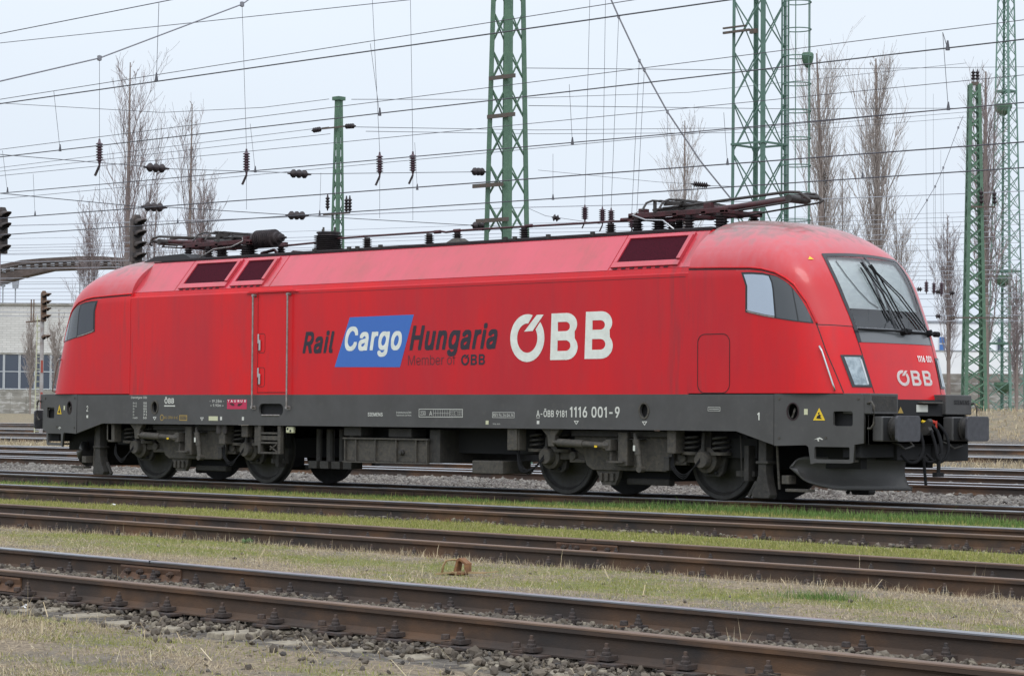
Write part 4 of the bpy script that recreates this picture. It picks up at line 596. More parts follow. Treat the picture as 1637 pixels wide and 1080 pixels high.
# ---- doors, handrails, hatches
for sg in (-1,):
    dr = MB(); dr.box(-2.905,-2.165,-1.5,-1.49,1.56,3.225); door = dr.build('engine_room_door', red, loco, bevel=.003)
    g = MB(); 
    for q_ in ((-2.915,-2.905,1.55,3.235),(-2.165,-2.155,1.55,3.235),(-2.905,-2.165,1.55,1.56)): g.box(q_[0],q_[1],-1.4985,-1.494,q_[2],q_[3])
    g.build('door_seam', seamm, door)
    for z_ in (2.52,1.95):
        hdl = curve_mesh('handle_recess', [rrect(-2.90,-2.72,z_-.30,z_+.03,.05), rrect(-2.892,-2.728,z_-.292,z_+.022,.045)], maroon, door, -1.503, .003)
        g = MB(); g.box(-2.895,-2.86,-1.525,-1.503,z_-.14,z_+.02); g.box(-2.86,-2.82,-1.53,-1.505,z_-.26,z_-.08); g.build('door_handle', steel, door, bevel=.008)
    b = MB(); b.prism([(-3.2,3.235),(-1.9,3.235),(-2.0,3.262),(-3.1,3.262)], -1.53, -1.49); b.build('door_drip_rail', red, loco)
for x_ in (-2.975,-2.105):
    h = MB(); h.tube((x_,-1.56,1.31),(x_,-1.56,3.2),.016); h.tube((x_,-1.49,3.19),(x_,-1.575,3.19),.026); h.tube((x_,-1.49,1.31),(x_,-1.575,1.31),.028); h.box(x_-.04,x_+.04,-1.52,-1.50,1.27,1.33)
    h.build('handrail', railing, loco, smooth=40)
curve_mesh('hatch_seam', [rrect(6.525,7.105,1.535,2.375,.13,8), rrect(6.535,7.095,1.545,2.365,.12,8)], seamm, loco, -1.5045, .003)
# ---- roof intake grilles
for sg in (-1,1):
    for xa, xb in ((-5.12,-3.86),(-3.74,-2.90),(4.83,6.10)):
        nrm = Vector((0, sg*.76, .65)); a0 = Vector((0, sg*1.412, 3.365)); a1 = Vector((0, sg*.985, 3.862))
        g = MB()
        def pt(x_, t, o_): p = a0.lerp(a1, t)+nrm*o_; return (x_, p.y, p.z)
        def slab(x0_, x1_, t0, t1, o0, o1):
            g.add([pt(x0_,t0,o0),pt(x1_,t0,o0),pt(x1_,t1,o0),pt(x0_,t1,o0),pt(x0_,t0,o1),pt(x1_,t0,o1),pt(x1_,t1,o1),pt(x0_,t1,o1)],[(0,3,2,1),(4,5,6,7),(0,1,5,4),(1,2,6,5),(2,3,7,6),(3,0,4,7)])
        slab(xa,xb,0,.16,.005,.035); slab(xa,xb,.90,1,.005,.035); slab(xa,xa+.07,.16,.90,.005,.035); slab(xb-.07,xb,.16,.90,.005,.06)
        gf = g.build('air_intake', redroof, loco, bevel=.004)
        g = MB(); slab(xa+.07,xb-.07,.16,.90,.005,.012); g.build('intake_mesh', grillem, gf)
        for k in range(int((xb-xa)/.16)): g = MB(); slab(xa+.05+k*.16,xa+.13+k*.16,-.035,-.005,.004,.012); g.build('drain_slot', seamm, gf)
# ---- grey skirt with real openings
def skirt_plate(sg):
    yy = -1.503 if sg < 0 else 1.463
    outl = [(-7.87,SZ+.02),(7.87,SZ+.02),(7.87,.82),(7.22,BZ),(-7.12,BZ),(-7.87,.82)]
    holes = [ell(-5.63,1.30,.075,.10), ell(5.55,1.285,.075,.10), rrect(-2.86,-2.25,1.17,1.37,.09)]
    sk = curve_mesh('underframe_skirt', [outl]+holes, skirtm, loco, yy, .04)
    for x_, z_ in ((-5.63,1.30),(5.55,1.285)):
        o = curve_mesh('socket_rim', [ell(x_,z_,.10,.125), ell(x_,z_,.075,.10)], underl, sk, yy-.012 if sg < 0 else yy+.05, .012)
    if sg < 0:
        g = MB(); g.tube((-2.78,-1.505,1.175),(-2.33,-1.505,1.175),.014); g.build('step_bar', railing, sk)
for sg in (-1,1): skirt_plate(sg)
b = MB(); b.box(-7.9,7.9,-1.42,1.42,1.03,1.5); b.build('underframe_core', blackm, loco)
# ---- headstocks, buffers, couplings, steps, ploughs
def taper(ax): return .155*(ax-7.85)
WARP = {'headstock_plate','socket_rim','step_tread','cable_plug','bolt','warning_sign','warning_symbol','label_plate','arrow_mark'}
SHIFT = {'buffer_step_box','box_cover','lettering','buffer_beam','front_recess','shunter_handle','coupler_step','label_plate','warning_sign','air_cock','brake_hose','coupling_hook','hanging_hose','end_frame'}
for mir in (1,-1):
    M_ = lambda x: x*mir
    BEFORE = set(bpy.data.objects.keys())
    for sg in (-1,1):
        yy = -1.512 if sg < 0 else 1.472
        outl = [(M_(7.885),1.525),(M_(8.2),1.525),(M_(8.64),1.525),(M_(8.87),1.525),(M_(9.19),1.525),(M_(9.33),1.525),(M_(9.37),1.48),(M_(9.37),.86),(M_(9.22),.84),(M_(9.20),.60),(M_(9.14),.585),(M_(8.58),.585),(M_(8.50),.565),(M_(8.46),.80),(M_(8.42),.825),(M_(7.885),.81)]
        hs = [ell(M_(8.20),1.285,.095,.115), rrect(min(M_(8.87),M_(9.19)),max(M_(8.87),M_(9.19)),1.09,1.29,.03),
              rrect(min(M_(8.56),M_(9.14)),max(M_(8.56),M_(9.14)),.635,.805,.02)]
        hp = curve_mesh('headstock_plate', [outl]+hs, skirtm, loco, yy, .04)
        curve_mesh('socket_rim', [ell(M_(8.20),1.285,.105,.125), ell(M_(8.20),1.285,.088,.108)], seamm, hp, yy-.006 if sg < 0 else yy+.042, .005)
        g = MB(); g.box(min(M_(8.56),M_(9.14)),max(M_(8.56),M_(9.14)), sg*1.30 if sg > 0 else -1.50, 1.50 if sg > 0 else -1.30, .60,.63); g.build('step_tread', underl, hp)
        g = MB(); g.path([(M_(8.20),sg*1.46,1.32),(M_(8.21),sg*1.50,1.27),(M_(8.18),sg*1.50,1.20)], .014, 6); g.build('cable_plug', underl, hp)
        for x_, z_ in ((7.97,1.46),(7.97,.92),(9.28,1.46),(8.75,.93)):
            g = MB(); g.lathe([(.02,-.006),(.02,0)], (M_(x_), sg*1.515, z_), 'Y', 8); g.build('bolt', underl, hp)
    lx = 1 if mir == 1 else -1
    # yellow warning triangle and small plates on the near side
    tx = 8.64 if mir == 1 else -8.52+.0
    tx = 8.64*mir; s_ = 1
    tri = curve_mesh('warning_sign', [[(tx-.10*s_,1.165),(tx+.10*s_,1.165),(tx,1.335)]], yellow, loco, -1.516, .003)
    curve_mesh('warning_symbol', [[(tx-.045,1.19),(tx+.05,1.185),(tx+.02,1.215),(tx+.035,1.235),(tx+.005,1.245),(tx+.01,1.275),(tx-.02,1.27),(tx-.005,1.235),(tx-.03,1.225)]], blackm, tri, -1.519, .002)
    curve_mesh('label_plate', [[(M_(8.39),1.24),(M_(8.45),1.24),(M_(8.45),1.32),(M_(8.39),1.32)]], yellab, loco, -1.516, .003)
    xx = 8.55 if mir == 1 else -8.71
    curve_mesh('arrow_mark', [[(xx,.90),(xx+.10,.935),(xx+.16,.905),(xx+.14,.90),(xx+.105,.915),(xx+.08,.905),(xx+.095,.88),(xx+.07,.88),(xx+.06,.91)]], white2, loco, -1.515, .001)
    b = MB(); b.box(*sorted((M_(7.86),M_(9.10))),-1.22,1.22,1.0,1.46); b.build('headstock_core', blackm, loco)
    for sg in (-1,1): b = MB(); b.prism([(M_(7.885),sg*1.47),(M_(9.21),sg*1.265),(M_(9.21),sg*.9),(M_(7.885),sg*.9)], 1.500, 1.523, 'Z'); b.build('headstock_top', skirtm, loco); b = MB(); b.box(*sorted((M_(9.3),M_(9.35))),-1.24,1.24,.84,1.24); b.build('buffer_beam', under, loco, bevel=.006)
    b = MB(); b.box(*sorted((M_(9.26),M_(9.335))),-.62,.62,1.22,1.46); b.build('front_recess', blackm, loco)
    for sg in (-1,1):
        b = MB(); b.box(*sorted((M_(8.95),M_(9.40))),*sorted((sg*.60,sg*1.27)),1.255,1.535); sb = b.build('buffer_step_box', skirtm, loco, bevel=.012)
        if not (mir == 1 and sg > 0): g = MB(); g.box(*sorted((M_(9.40),M_(9.403))),*sorted((sg*.64,sg*1.23)),1.29,1.50); g.build('box_cover', under, sb)
        if mir == 1 and sg > 0:
            me = text_mesh('SIEMENS', .02); co = [v.co.x for v in me.vertices]; mn, mxx = min(co), max(co)
            for v in me.vertices: v.co = (9.404+v.co.z, .80+(v.co.x-mn)/(mxx-mn)*.40, 1.40+v.co.y/CAPH*.06)
            link('lettering', me, blackm, sb)
        # buffer
        bf = MB(); bf.box(*sorted((M_(9.25),M_(9.42))),sg*.875-.27,sg*.875+.27,.885,1.225)
        bo = bf.build('buffer', skirtm, loco, bevel=.02)
        g = MB(); g.box(*sorted((M_(9.42),M_(9.424))),sg*.875-.25,sg*.875+.25,.90,1.21); g.build('buffer_plate', blackm, bo)
        g = MB(); g.lathe([(.16,M_(9.42)),(.17,M_(9.45)),(.14,M_(9.46)),(.14,M_(9.55)),(.10,M_(9.56)),(.10,M_(9.64))], (0,sg*.875,1.06), 'X', 24); g.build('buffer_plunger', under, bo, smooth=40)
        g = MB(); poly = rrect(sg*.875-.285,sg*.875+.285,.885,1.235,.05); g.prism(poly, M_(9.625), M_(9.665), 'X'); g.build('buffer_head', bufm, bo, bevel=.008)
        # handrail beside the box
        g = MB(); y_ = sg*1.29; g.path([(M_(9.36),y_,1.40),(M_(9.43),y_,1.42),(M_(9.47),y_,1.36),(M_(9.47),y_,1.12),(M_(9.42),y_,1.06),(M_(9.37),y_,1.06)], .016, 8); g.build('shunter_handle', underl, loco, smooth=True)
        g = MB(); y_ = sg*.62; g.path([(M_(9.38),y_+.3,.90),(M_(9.48),y_+.28,.82),(M_(9.52),y_,.78),(M_(9.50),y_-.1,.84),(M_(9.38),y_-.12,.88)], .014, 8); g.build('shunter_handle', under, loco, smooth=True)
    # dark block under each end beside the coupler
    b = MB(); b.box(*sorted((M_(9.0),M_(9.34))),.45,1.28,.60,.90); b.box(*sorted((M_(8.9),M_(9.25))),-.4,.45,.62,1.0); b.box(*sorted((M_(8.9),M_(9.2))),-1.2,-.4,.66,.9); b.build('end_frame', blackm, loco, bevel=.01)
    for k, (y_, r_) in enumerate(((-.30,.10),(.34,.08),(.16,.12))):
        b = MB(); z0 = 1.15; b.path(cr([(M_(9.33),y_,z0),(M_(9.46),y_-.01,z0-.04),(M_(9.56),y_+.03,.95),(M_(9.59),y_+.02,.76),(M_(9.56),y_-.06,.62),(M_(9.48),y_-.15,.60),(M_(9.38),y_-.20,.70)]), .022, 8); b.build('brake_hose', rubber, loco, smooth=True)
    for y_, c_ in ((-.33,orangem),(.30,orangem),(.05,yellow)):
        b = MB(); b.tube((M_(9.36),y_,1.16),(M_(9.43),y_,1.14),.022); b.box(*sorted((M_(9.42),M_(9.44))),y_-.01,y_+.012,1.06,1.17); b.build('air_cock', c_ if y_ != -.33 else underl, loco)
    ho = MB(); ho.prism([(M_(9.30),1.0),(M_(9.30),1.10),(M_(9.44),1.14),(M_(9.52),1.20),(M_(9.55),1.16),(M_(9.52),1.08),(M_(9.56),1.02),(M_(9.50),.97),(M_(9.40),.96)], -.045, .045)
    hk = ho.build('coupling_hook', under, loco, bevel=.01)
    g = MB(); g.path(cr([(M_(9.50),-.08,1.04),(M_(9.56),-.07,.85),(M_(9.58),-.05,.66),(M_(9.58),.05,.66),(M_(9.56),.07,.85),(M_(9.50),.08,1.04)]), .022, 8)
    g.tube((M_(9.58),0,.72),(M_(9.57),0,.46),.028); g.box(*sorted((M_(9.53),M_(9.60))),-.09,.09,.40,.46); g.build('screw_coupling', rubber, hk, smooth=40)
    b = MB(); b.tube((M_(9.45),-.05,.66),(M_(9.47),-.02,.28),.022); b.build('hanging_hose', rubber, loco)
    b = MB(); b.box(*sorted((M_(9.2),M_(9.42))),-.02,.50,1.405,1.43); b.build('coupler_step', underl, loco, bevel=.008)
    b = MB(); b.box(*sorted((M_(9.338),M_(9.345))),-.06,.22,1.29,1.39); b.build('label_plate', white2, loco)
    if mir == 1:
        b = MB(); b.add([(9.345,-.53,1.27),(9.345,-.39,1.27),(9.345,-.46,1.36)],[(0,1,2)]); b.build('warning_sign', gold, loco)
    # snow plough : V shaped concave blade
    for sg in (-1,1):
        vs, fs = [], []; nu, nv = 40, 7
        for i in range(nu+1):
            u = i/nu; y_ = sg*(1.30*(1-u)); xb = 8.02+u*1.02
            zt = .66-.02*u; zb = .205
            zb = float(np.interp(u, [0,.02,.05,.10,.20,.36,1], [.50,.42,.36,.31,.26,.21,.205])); zt = float(np.interp(u, [0,.02,.05,.10,1], [.52,.59,.63,.66,.64]))
            for j in range(nv+1):
                v = j/nv; z = zt+(zb-zt)*v; cx = .16*(v-.5)**2*2.2+.07*v
                vs.append((M_(xb+cx-.05), y_, z))
        for i in range(nu):
            for j in range(nv): a = i*(nv+1)+j; fs.append((a,a+1,a+nv+2,a+nv+1))
        b = MB(); b.add(vs, fs); o = b.build('snow_plough', under if sg > 0 else skirtm, loco, smooth=True)
        md = o.modifiers.new('thick','SOLIDIFY'); md.thickness = .02
    for ya, yb in ((-.9,-.75),(.75,.9)): MB().box(*sorted((M_(8.05),M_(8.9))),ya,yb,.5,1.0).build('plough_bracket', blackm, loco)
    # sand pipe and rail guard by the outer wheel
    for sg in (-1,1):
        b = MB(); y0, y1 = sorted((sg*1.12,sg*1.30)); b.prism([(M_(x_),z_) for x_, z_ in ((7.46,.98),(7.59,.98),(7.59,.42),(7.62,.26),(7.66,.12),(7.64,.07),(7.36,.07),(7.33,.13),(7.40,.24),(7.45,.40))], y0, y1)
        b.box(*sorted((M_(7.42),M_(7.63))),sg*1.21-.11,sg*1.21+.11,.55,.59); b.bar((M_(7.22),sg*1.2,.08),(M_(7.36),sg*1.2,.30),.05); b.build('sand_box', under, loco, bevel=.012)
        b = MB(); b.box(*sorted((M_(7.86),M_(7.98))),y0,y1,.28,.40); b.box(*sorted((M_(7.92),M_(8.3))),y0,y1,.175,.215); b.tube((M_(7.7),sg*1.2,.9),(M_(7.75),sg*1.2,.2),.02); b.build('rail_guard', underl, loco, bevel=.008)
    # the headstock narrows towards the buffers in plan
    for nm in set(bpy.data.objects.keys())-BEFORE:
        o = bpy.data.objects[nm]; base = nm.split('.')[0]
        if o.type != 'MESH': continue
        outer = max(abs(v.co.y) for v in o.data.vertices) > 1.44 and base not in ('buffer_step_box','box_cover','shunter_handle')
        if base in WARP and outer:
            for v in o.data.vertices:
                d_ = taper(abs(v.co.x)); v.co.x -= .69*d_*mir
                if abs(v.co.y) > 1.2: v.co.y -= math.copysign(d_, v.co.y)
        elif base in SHIFT:
            for v in o.data.vertices: v.co.x -= .09*mir
# ---- bogies
def coil(c, r, h, turns, rr, b):
    n = turns*14; b.path([(c[0]+r*math.cos(2*math.pi*i/14), c[1]+r*math.sin(2*math.pi*i/14), c[2]+h*i/n) for i in range(n+1)], rr, 6)
def bogie(cx):
    bg_ = empty('bogie', (cx,0,0)); bg_.parent = loco
    b = MB(); b.box(-2.0,2.0,-.62,.62,.45,.78); b.box(-.6,.6,-.9,.9,.25,.9); b.box(-2.3,2.3,-1.05,-.95,.62,.9); b.box(-2.3,2.3,.95,1.05,.62,.9); b.build('bogie_frame', blackm, bg_)
    for wx in (-1.5,1.5):
        for sg in (-1,1):
            b = MB(); pr_ = [(.575,.68),(.60,.672),(.60,.66) if False else (.575,.685),(.575,.805),(.56,.82),(.50,.82),(.485,.80),(.47,.775),(.30,.765),(.24,.79),(.16,.82),(.16,.84),(0,.84)]
            b.lathe([(.05,.66),(.60,.66),(.603,.68)]+[(r_, y_) for r_, y_ in pr_[3:]] if False else [(.02,.665),(.60,.665),(.604,.675),(.60,.69),(.578,.70),(.574,.80),(.56,.818),(.505,.82),(.49,.795),(.46,.77),(.28,.765),(.22,.80),(.15,.84),(.0,.84)], (0,0,0), 'Y', 48)
            if sg < 0: b.v = [(x_,-y_,z_) for x_,y_,z_ in b.v]
            b.build('wheel', wheelm, bg_, smooth=35, loc=(wx,0,.575))
        b = MB(); b.tube((wx,-.68,.575),(wx,.68,.575),.09); b.build('axle', under, bg_, smooth=40)
    for sg in (-1,1):
        Yn = lambda y: sg*y
        def bx(x0,x1,y0,y1,z0,z1,b): ys = sorted((sg*y0,sg*y1)); b.box(x0,x1,ys[0],ys[1],z0,z1)
        # side plate
        b = MB(); poly = [(-.98,.98),(.92,.98),(.92,.50),(.78,.40),(-.62,.40),(-.74,.46),(-.80,.62),(-.98,.70)]
        b.prism(poly, *sorted((Yn(1.16),Yn(1.22)))); fr = b.build('side_plate', underl, bg_, bevel=.012)
        b = MB(); bx(-.98,.95,1.05,1.30,.90,.99,b); bx(-.1,.42,1.2,1.34,.855,.875,b); bx(.80,.90,1.18,1.30,.42,.62,b); b.build('top_chord', under, fr, bevel=.008)
        b = MB(); bx(0.0,.18,1.2,1.38,.47,.97,b); b.build('bracket_column', underl, fr, bevel=.015)
        b = MB(); b.tube((-1.12,Yn(1.42),.80),(-.62,Yn(1.42),.785),.062,n=14); b.tube((-.62,Yn(1.42),.785),(-.22,Yn(1.42),.77),.050,n=14); b.tube((-1.22,Yn(1.42),.805),(-1.12,Yn(1.42),.80),.035); b.tube((-.22,Yn(1.42),.77),(-.12,Yn(1.40),.77),.07); bx(-.17,-.07,1.3,1.46,.70,.86,b); bx(-.17,.14,1.25,1.44,.52,.545,b); bx(-.14,-.10,1.3,1.4,.54,.70,b)
        b.build('yaw_damper', underl, bg_, smooth=35)
        b = MB(); b.box(-.36,-.31,*sorted((Yn(1.481),Yn(1.49))),.74,.77); b.build('damper_label', yellow, bg_)
        b = MB(); poly = [(-1.48,1.03),(-1.08,1.03),(-1.10,.98),(-1.18,.90),(-1.20,.74),(-1.32,.74),(-1.34,.90),(-1.44,.98)]; b.prism(poly, *sorted((Yn(1.34),Yn(1.44)))); b.build('damper_bracket', underl, bg_, bevel=.01)
        b = MB(); b.tube((.35,Yn(1.40),.95),(.38,Yn(1.42),.84),.03); b.tube((.38,Yn(1.42),.86),(.43,Yn(1.42),.64),.052,n=14); b.tube((.43,Yn(1.42),.66),(.46,Yn(1.42),.47),.042,n=14); b.tube((.47,Yn(1.36),.435),(.47,Yn(1.46),.435),.05); b.build('vertical_damper', underl, bg_, smooth=35)
        b = MB(); b.box(.372,.41,*sorted((Yn(1.47),Yn(1.476))),.70,.78); b.build('damper_label', white2, bg_)
        b = MB(); bx(.96,1.12,1.2,1.42,.67,1.01,b); b.build('junction_box', underl, bg_, bevel=.012)
        b = MB(); bx(-2.12,-1.93,1.25,1.42,.67,1.01,b); b.build('junction_box', underl, bg_, bevel=.012)
        for wx in (-1.5,1.5):
            b = MB(); c_ = (wx-.03,Yn(1.0),.585)
            b.lathe([(.19,0),(.19,sg*.16),(.15,sg*.18),(.13,sg*.18),(.125,sg*.27),(.11,sg*.29),(0,sg*.29)], c_, 'Y', 22)
            ax = b.build('axle_box', underl, bg_, smooth=35)
            b = MB(); b.prism([(wx-.22,.42),(wx-.26,.62),(wx-.16,.80),(wx+.14,.80),(wx+.24,.62),(wx+.18,.40),(wx+.12,.34),(wx-.14,.34)], *sorted((Yn(.96),Yn(1.04)))); b.build('axle_box_arm', under, ax, bevel=.015)
            b = MB(); b.lathe([(.022,0),(.022,sg*.05)], (wx-.08,Yn(1.04),.40),'Y',8); b.lathe([(.022,0),(.022,sg*.05)], (wx+.08,Yn(1.04),.40),'Y',8); b.build('bolt', blackm, ax)
            d_ = 1 if wx < 0 else -1
            b = MB(); bx(*sorted((wx+d_*.16,wx+d_*.66)),1.02,1.14,.54,.66,b); b.tube((wx+d_*.45,Yn(1.0),.60),(wx+d_*.45,Yn(1.2),.60),.07); bx(*sorted((wx+d_*.38,wx+d_*.7)),1.08,1.18,.50,.56,b); b.build('guide_arm', underl, bg_, bevel=.012)
            for dx in (-.26,.26):
                b = MB(); coil((wx+dx-.03,Yn(1.14),.70), .115, .22, 3, .021, b); b.build('coil_spring', under, bg_, smooth=True)
                b = MB(); b.lathe([(.15,.655),(.155,.70),(.08,.70)], (wx+dx-.03,Yn(1.14),0),'Z',18); b.build('spring_seat', underl, bg_, smooth=40)
            b = MB(); bx(wx-.07,wx+.03,1.02,1.12,.74,1.0,b); b.tube((wx-.03,Yn(1.24),.62),(wx-.03,Yn(1.2),.98),.035); b.build('primary_damper', under, bg_, bevel=.01)
            b = MB()
            for k in range(3):
                x_ = wx-.03+(.0 if wx > 0 else 0); dd = -1
                b.path(cr([(x_,Yn(1.28),.58+.02*k),(x_+dd*.10,Yn(1.34),.46),(x_+dd*.25,Yn(1.36),.37-.03*k),(x_+dd*(.42+.03*k),Yn(1.34),.46),(x_+dd*.5,Yn(1.3),.66)]), .008, 6)
            b.build('sensor_cable', rubber, bg_, smooth=True)
        b = MB(); b.prism([(-.60,.41),(-.12,.41),(-.16,.28),(-.22,.18),(-.47,.18),(-.52,.28)], *sorted((Yn(1.10),Yn(1.18))))
        for k in range(3): bx(-.50+.11*k,-.44+.11*k,1.18,1.22,.24,.36,b)
        b.build('traction_bracket', underl, bg_, bevel=.008)
        b = MB(); bx(-.15,.66,.85,1.0,.19,.29,b); b.build('motor_casing', under, bg_, bevel=.02)
        b = MB(); bx(2.18,2.26,1.05,1.2,.30,.80,b); bx(1.98,2.30,1.0,1.12,.36,.44,b); b.path([(2.12,Yn(1.2),.95),(2.17,Yn(1.25),.7),(2.14,Yn(1.2),.35)],.012,6); b.build('brake_hanger', under, bg_, bevel=.01)
    KIDS[bg_.name] = None
    return bg_
bg1 = bogie(4.95)
bg2 = bg1.copy(); COL.objects.link(bg2); bg2.parent = loco; bg2.location = (-4.4-.05,0,0)
bg2.location = (-4.95,0,0)
def copy_kids(src, dst):
    for ch in list(src.children):
        c = ch.copy(); COL.objects.link(c); c.parent = dst; copy_kids(ch, c)
bpy.context.view_layer.update()
copy_kids(bg1, bg2)
# ---- transformer and boxes between the bogies
b = MB(); b.box(-.86,1.02,-1.36,1.36,.44,.80); tk = b.build('transformer_tank', underl, loco, bevel=.015)
b = MB()
for x_ in (-.86,-.60,-.15,.33,.78,1.02): b.box(x_-.012,x_+.012,-1.40,-1.362,.44,.80)
b.box(-.90,1.06,-1.41,-1.362,.80,.825); b.box(-.90,1.06,-1.41,-1.362,.42,.44); b.build('tank_rib', underl, tk)
MB().box(-.90,-.50,-1.38,-1.1,.85,1.0).build('tank_box', under, tk, bevel=.01); MB().box(.1,.62,-1.34,-1.0,.84,.98).build('tank_box', under, tk, bevel=.01)
MB().lathe([(.045,0),(.05,-.03),(.035,-.05),(.035,-.07),(0,-.075)], (.45,-1.36,.60), 'Y', 12).build('drain_valve', under, tk, smooth=35)
b = MB(); b.box(1.02,1.25,-1.33,1.3,.44,.97); b.build('equipment_box', under, loco, bevel=.012)
b = MB(); b.box(1.97,2.62,-1.35,-.7,.30,.50); b.build('equipment_box', underl, loco, bevel=.012)
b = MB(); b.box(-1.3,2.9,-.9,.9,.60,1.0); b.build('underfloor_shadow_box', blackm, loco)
b = MB(); b.box(2.80,3.0,-1.45,-1.25,.67,1.01); b.build('junction_box', underl, loco, bevel=.012)
b = MB()
for k in range(3): b.path(cr([(2.95,-1.38,.68),(3.0,-1.4,.48-.03*k),(3.12,-1.4,.38-.02*k),(3.3,-1.36,.42),(3.42,-1.3,.55)]), .010, 6)
b.build('cable_loop', rubber, loco, smooth=True)
for k in range(4):
    b = MB(); x_ = -1.9+.28*k; b.tube((x_,-1.0,.35),(x_,-1.0,.95),.07 if k % 2 else .05); b.box(x_-.1,x_+.1,-1.15,-.9,.30,.42); b.build('air_vessel', under, loco, smooth=35)
# steps below the door
st = MB()
for x_ in (-2.86,-2.36): st.box(x_-.035,x_+.035,-1.49,-1.42,.53,1.01)
for z_ in (.53,.70,.86): st.box(-2.83,-2.39,-1.49,-1.36,z_,z_+.03)
st.box(-2.83,-2.39,-1.478,-1.46,.76,.83); sp_ = st.build('door_step', underl, loco)
g = MB(); g.bar((-2.6,-1.47,.66),(-2.42,-1.47,.56),.02); g.bar((-2.6,-1.47,.60),(-2.42,-1.47,.70),.02); g.build('step_brace', underl, sp_)
b = MB(); b.box(-2.22,-2.04,-1.47,-1.40,.88,.99); b.build('socket_plate', yellab, loco, bevel=.02)
b = MB(); b.tube((-2.17,-1.475,.95),(-2.17,-1.46,.95),.02); b.tube((-2.10,-1.475,.92),(-2.10,-1.46,.92),.02); b.build('socket_hole', blackm, loco)
b = MB(); b.box(-3.02,-2.92,-1.46,-1.36,.66,1.0); b.build('junction_box', underl, loco, bevel=.01)
b = MB(); b.tube((-3.98,-1.40,.86),(-3.98,-1.40,1.0),.065,n=14); b.tube((-3.83,-1.40,.86),(-3.83,-1.40,1.0),.045,n=14); b.build('air_filter', pantm, loco, smooth=35)
b = MB(); b.box(-3.40,-3.24,-1.42,-1.3,.80,1.0); b.build('junction_box', underl, loco, bevel=.01)
b = MB(); b.box(-7.10,-6.95,-1.42,-1.3,.70,1.0); b.build('junction_box', underl, loco, bevel=.01)
# ---- roof equipment
def insulator(parent, c, h, r=.085, fins=6, name='roof_insulator', m=None):
    b = MB(); pr_ = [(r*.9,0)]
    for i in range(fins):
        z0 = h*(.08+.84*i/fins); dz = h*.84/fins
        pr_ += [(r*.6,z0),(r,z0+dz*.45),(r,z0+dz*.55),(r*.58,z0+dz*.75)]
    pr_ += [(r*.62,h*.93),(r*.62,h)]
    b.lathe(pr_, c, 'Z', 18); return b.build(name, m or insm, parent, smooth=30)
for x_, y_, h in ((-1.83,0,.26),(-.34,0,.26),(.31,0,.25),(1.80,0,.26),(3.62,0,.24),(4.17,0,.22),(4.98,0,.22)): insulator(loco, (x_,y_,3.95), h)
b = MB(); b.path([(-3.95,.0,4.16),(-3.2,0,4.18),(-2.75,0,4.22)], .018, 8); b.path([(-2.65,0,4.23),(-1.83,0,4.235),(-.34,0,4.235),(-.1,0,4.24),(.05,0,4.215),(.31,0,4.23),(1.8,0,4.225),(3.2,0,4.215),(3.62,0,4.215),(4.17,0,4.20),(5.1,0,4.21)], .018, 8)
for x_ in (-.15,.3,1.9,3.9): b.tube((x_-.07,0,4.23),(x_+.07,0,4.23),.03)
b.build('roof_conductor', maroon, loco, smooth=40)
b = MB(); pr_ = [(.26,0)]
for i in range(9): z0 = .02+i*.035; pr_ += [(.20,z0),(.255,z0+.016),(.255,z0+.02),(.20,z0+.03)]
pr_ += [(.19,.34),(.19,.36),(.21,.365),(.21,.39),(0,.39)]
b.lathe(pr_, (-2.80,0,3.96), 'Z', 30); vb = b.build('main_switch_insulator', insm, loco, smooth=30)
b = MB()
for k, (dx,dy) in enumerate(((-.15,0),(-.02,-.1),(.08,.08),(.16,0))): b.tube((-2.80+dx,dy,4.34),(-2.80+dx,dy,4.41+.02*(k%2)),.018)
b.build('terminal_stud', underl, vb)
b = MB(); b.add([(.12,-.2,3.97),(.58,-.2,3.97),(.58,.2,3.97),(.12,.2,3.97),(.28,-.08,4.10),(.40,-.08,4.10),(.40,.08,4.10),(.28,.08,4.10)],[(0,1,5,4),(1,2,6,5),(2,3,7,6),(3,0,4,7),(4,5,6,7)]); b.build('roof_antenna', underl, loco)
for x_ in (-2.2,-1.35,-1.15,-.6,2.2,2.4,3.1,4.0):
    b = MB(); b.box(x_,x_+.06,-.93,-.88,3.925,3.985); b.build('lifting_lug', under, loco)
b = MB(); b.prism([(-6.9,3.93),(-6.55,4.03),(-5.75,4.055),(-5.55,3.97),(-5.5,3.93)], -.8,-.3); b.build('roof_hump', roofdark, loco)
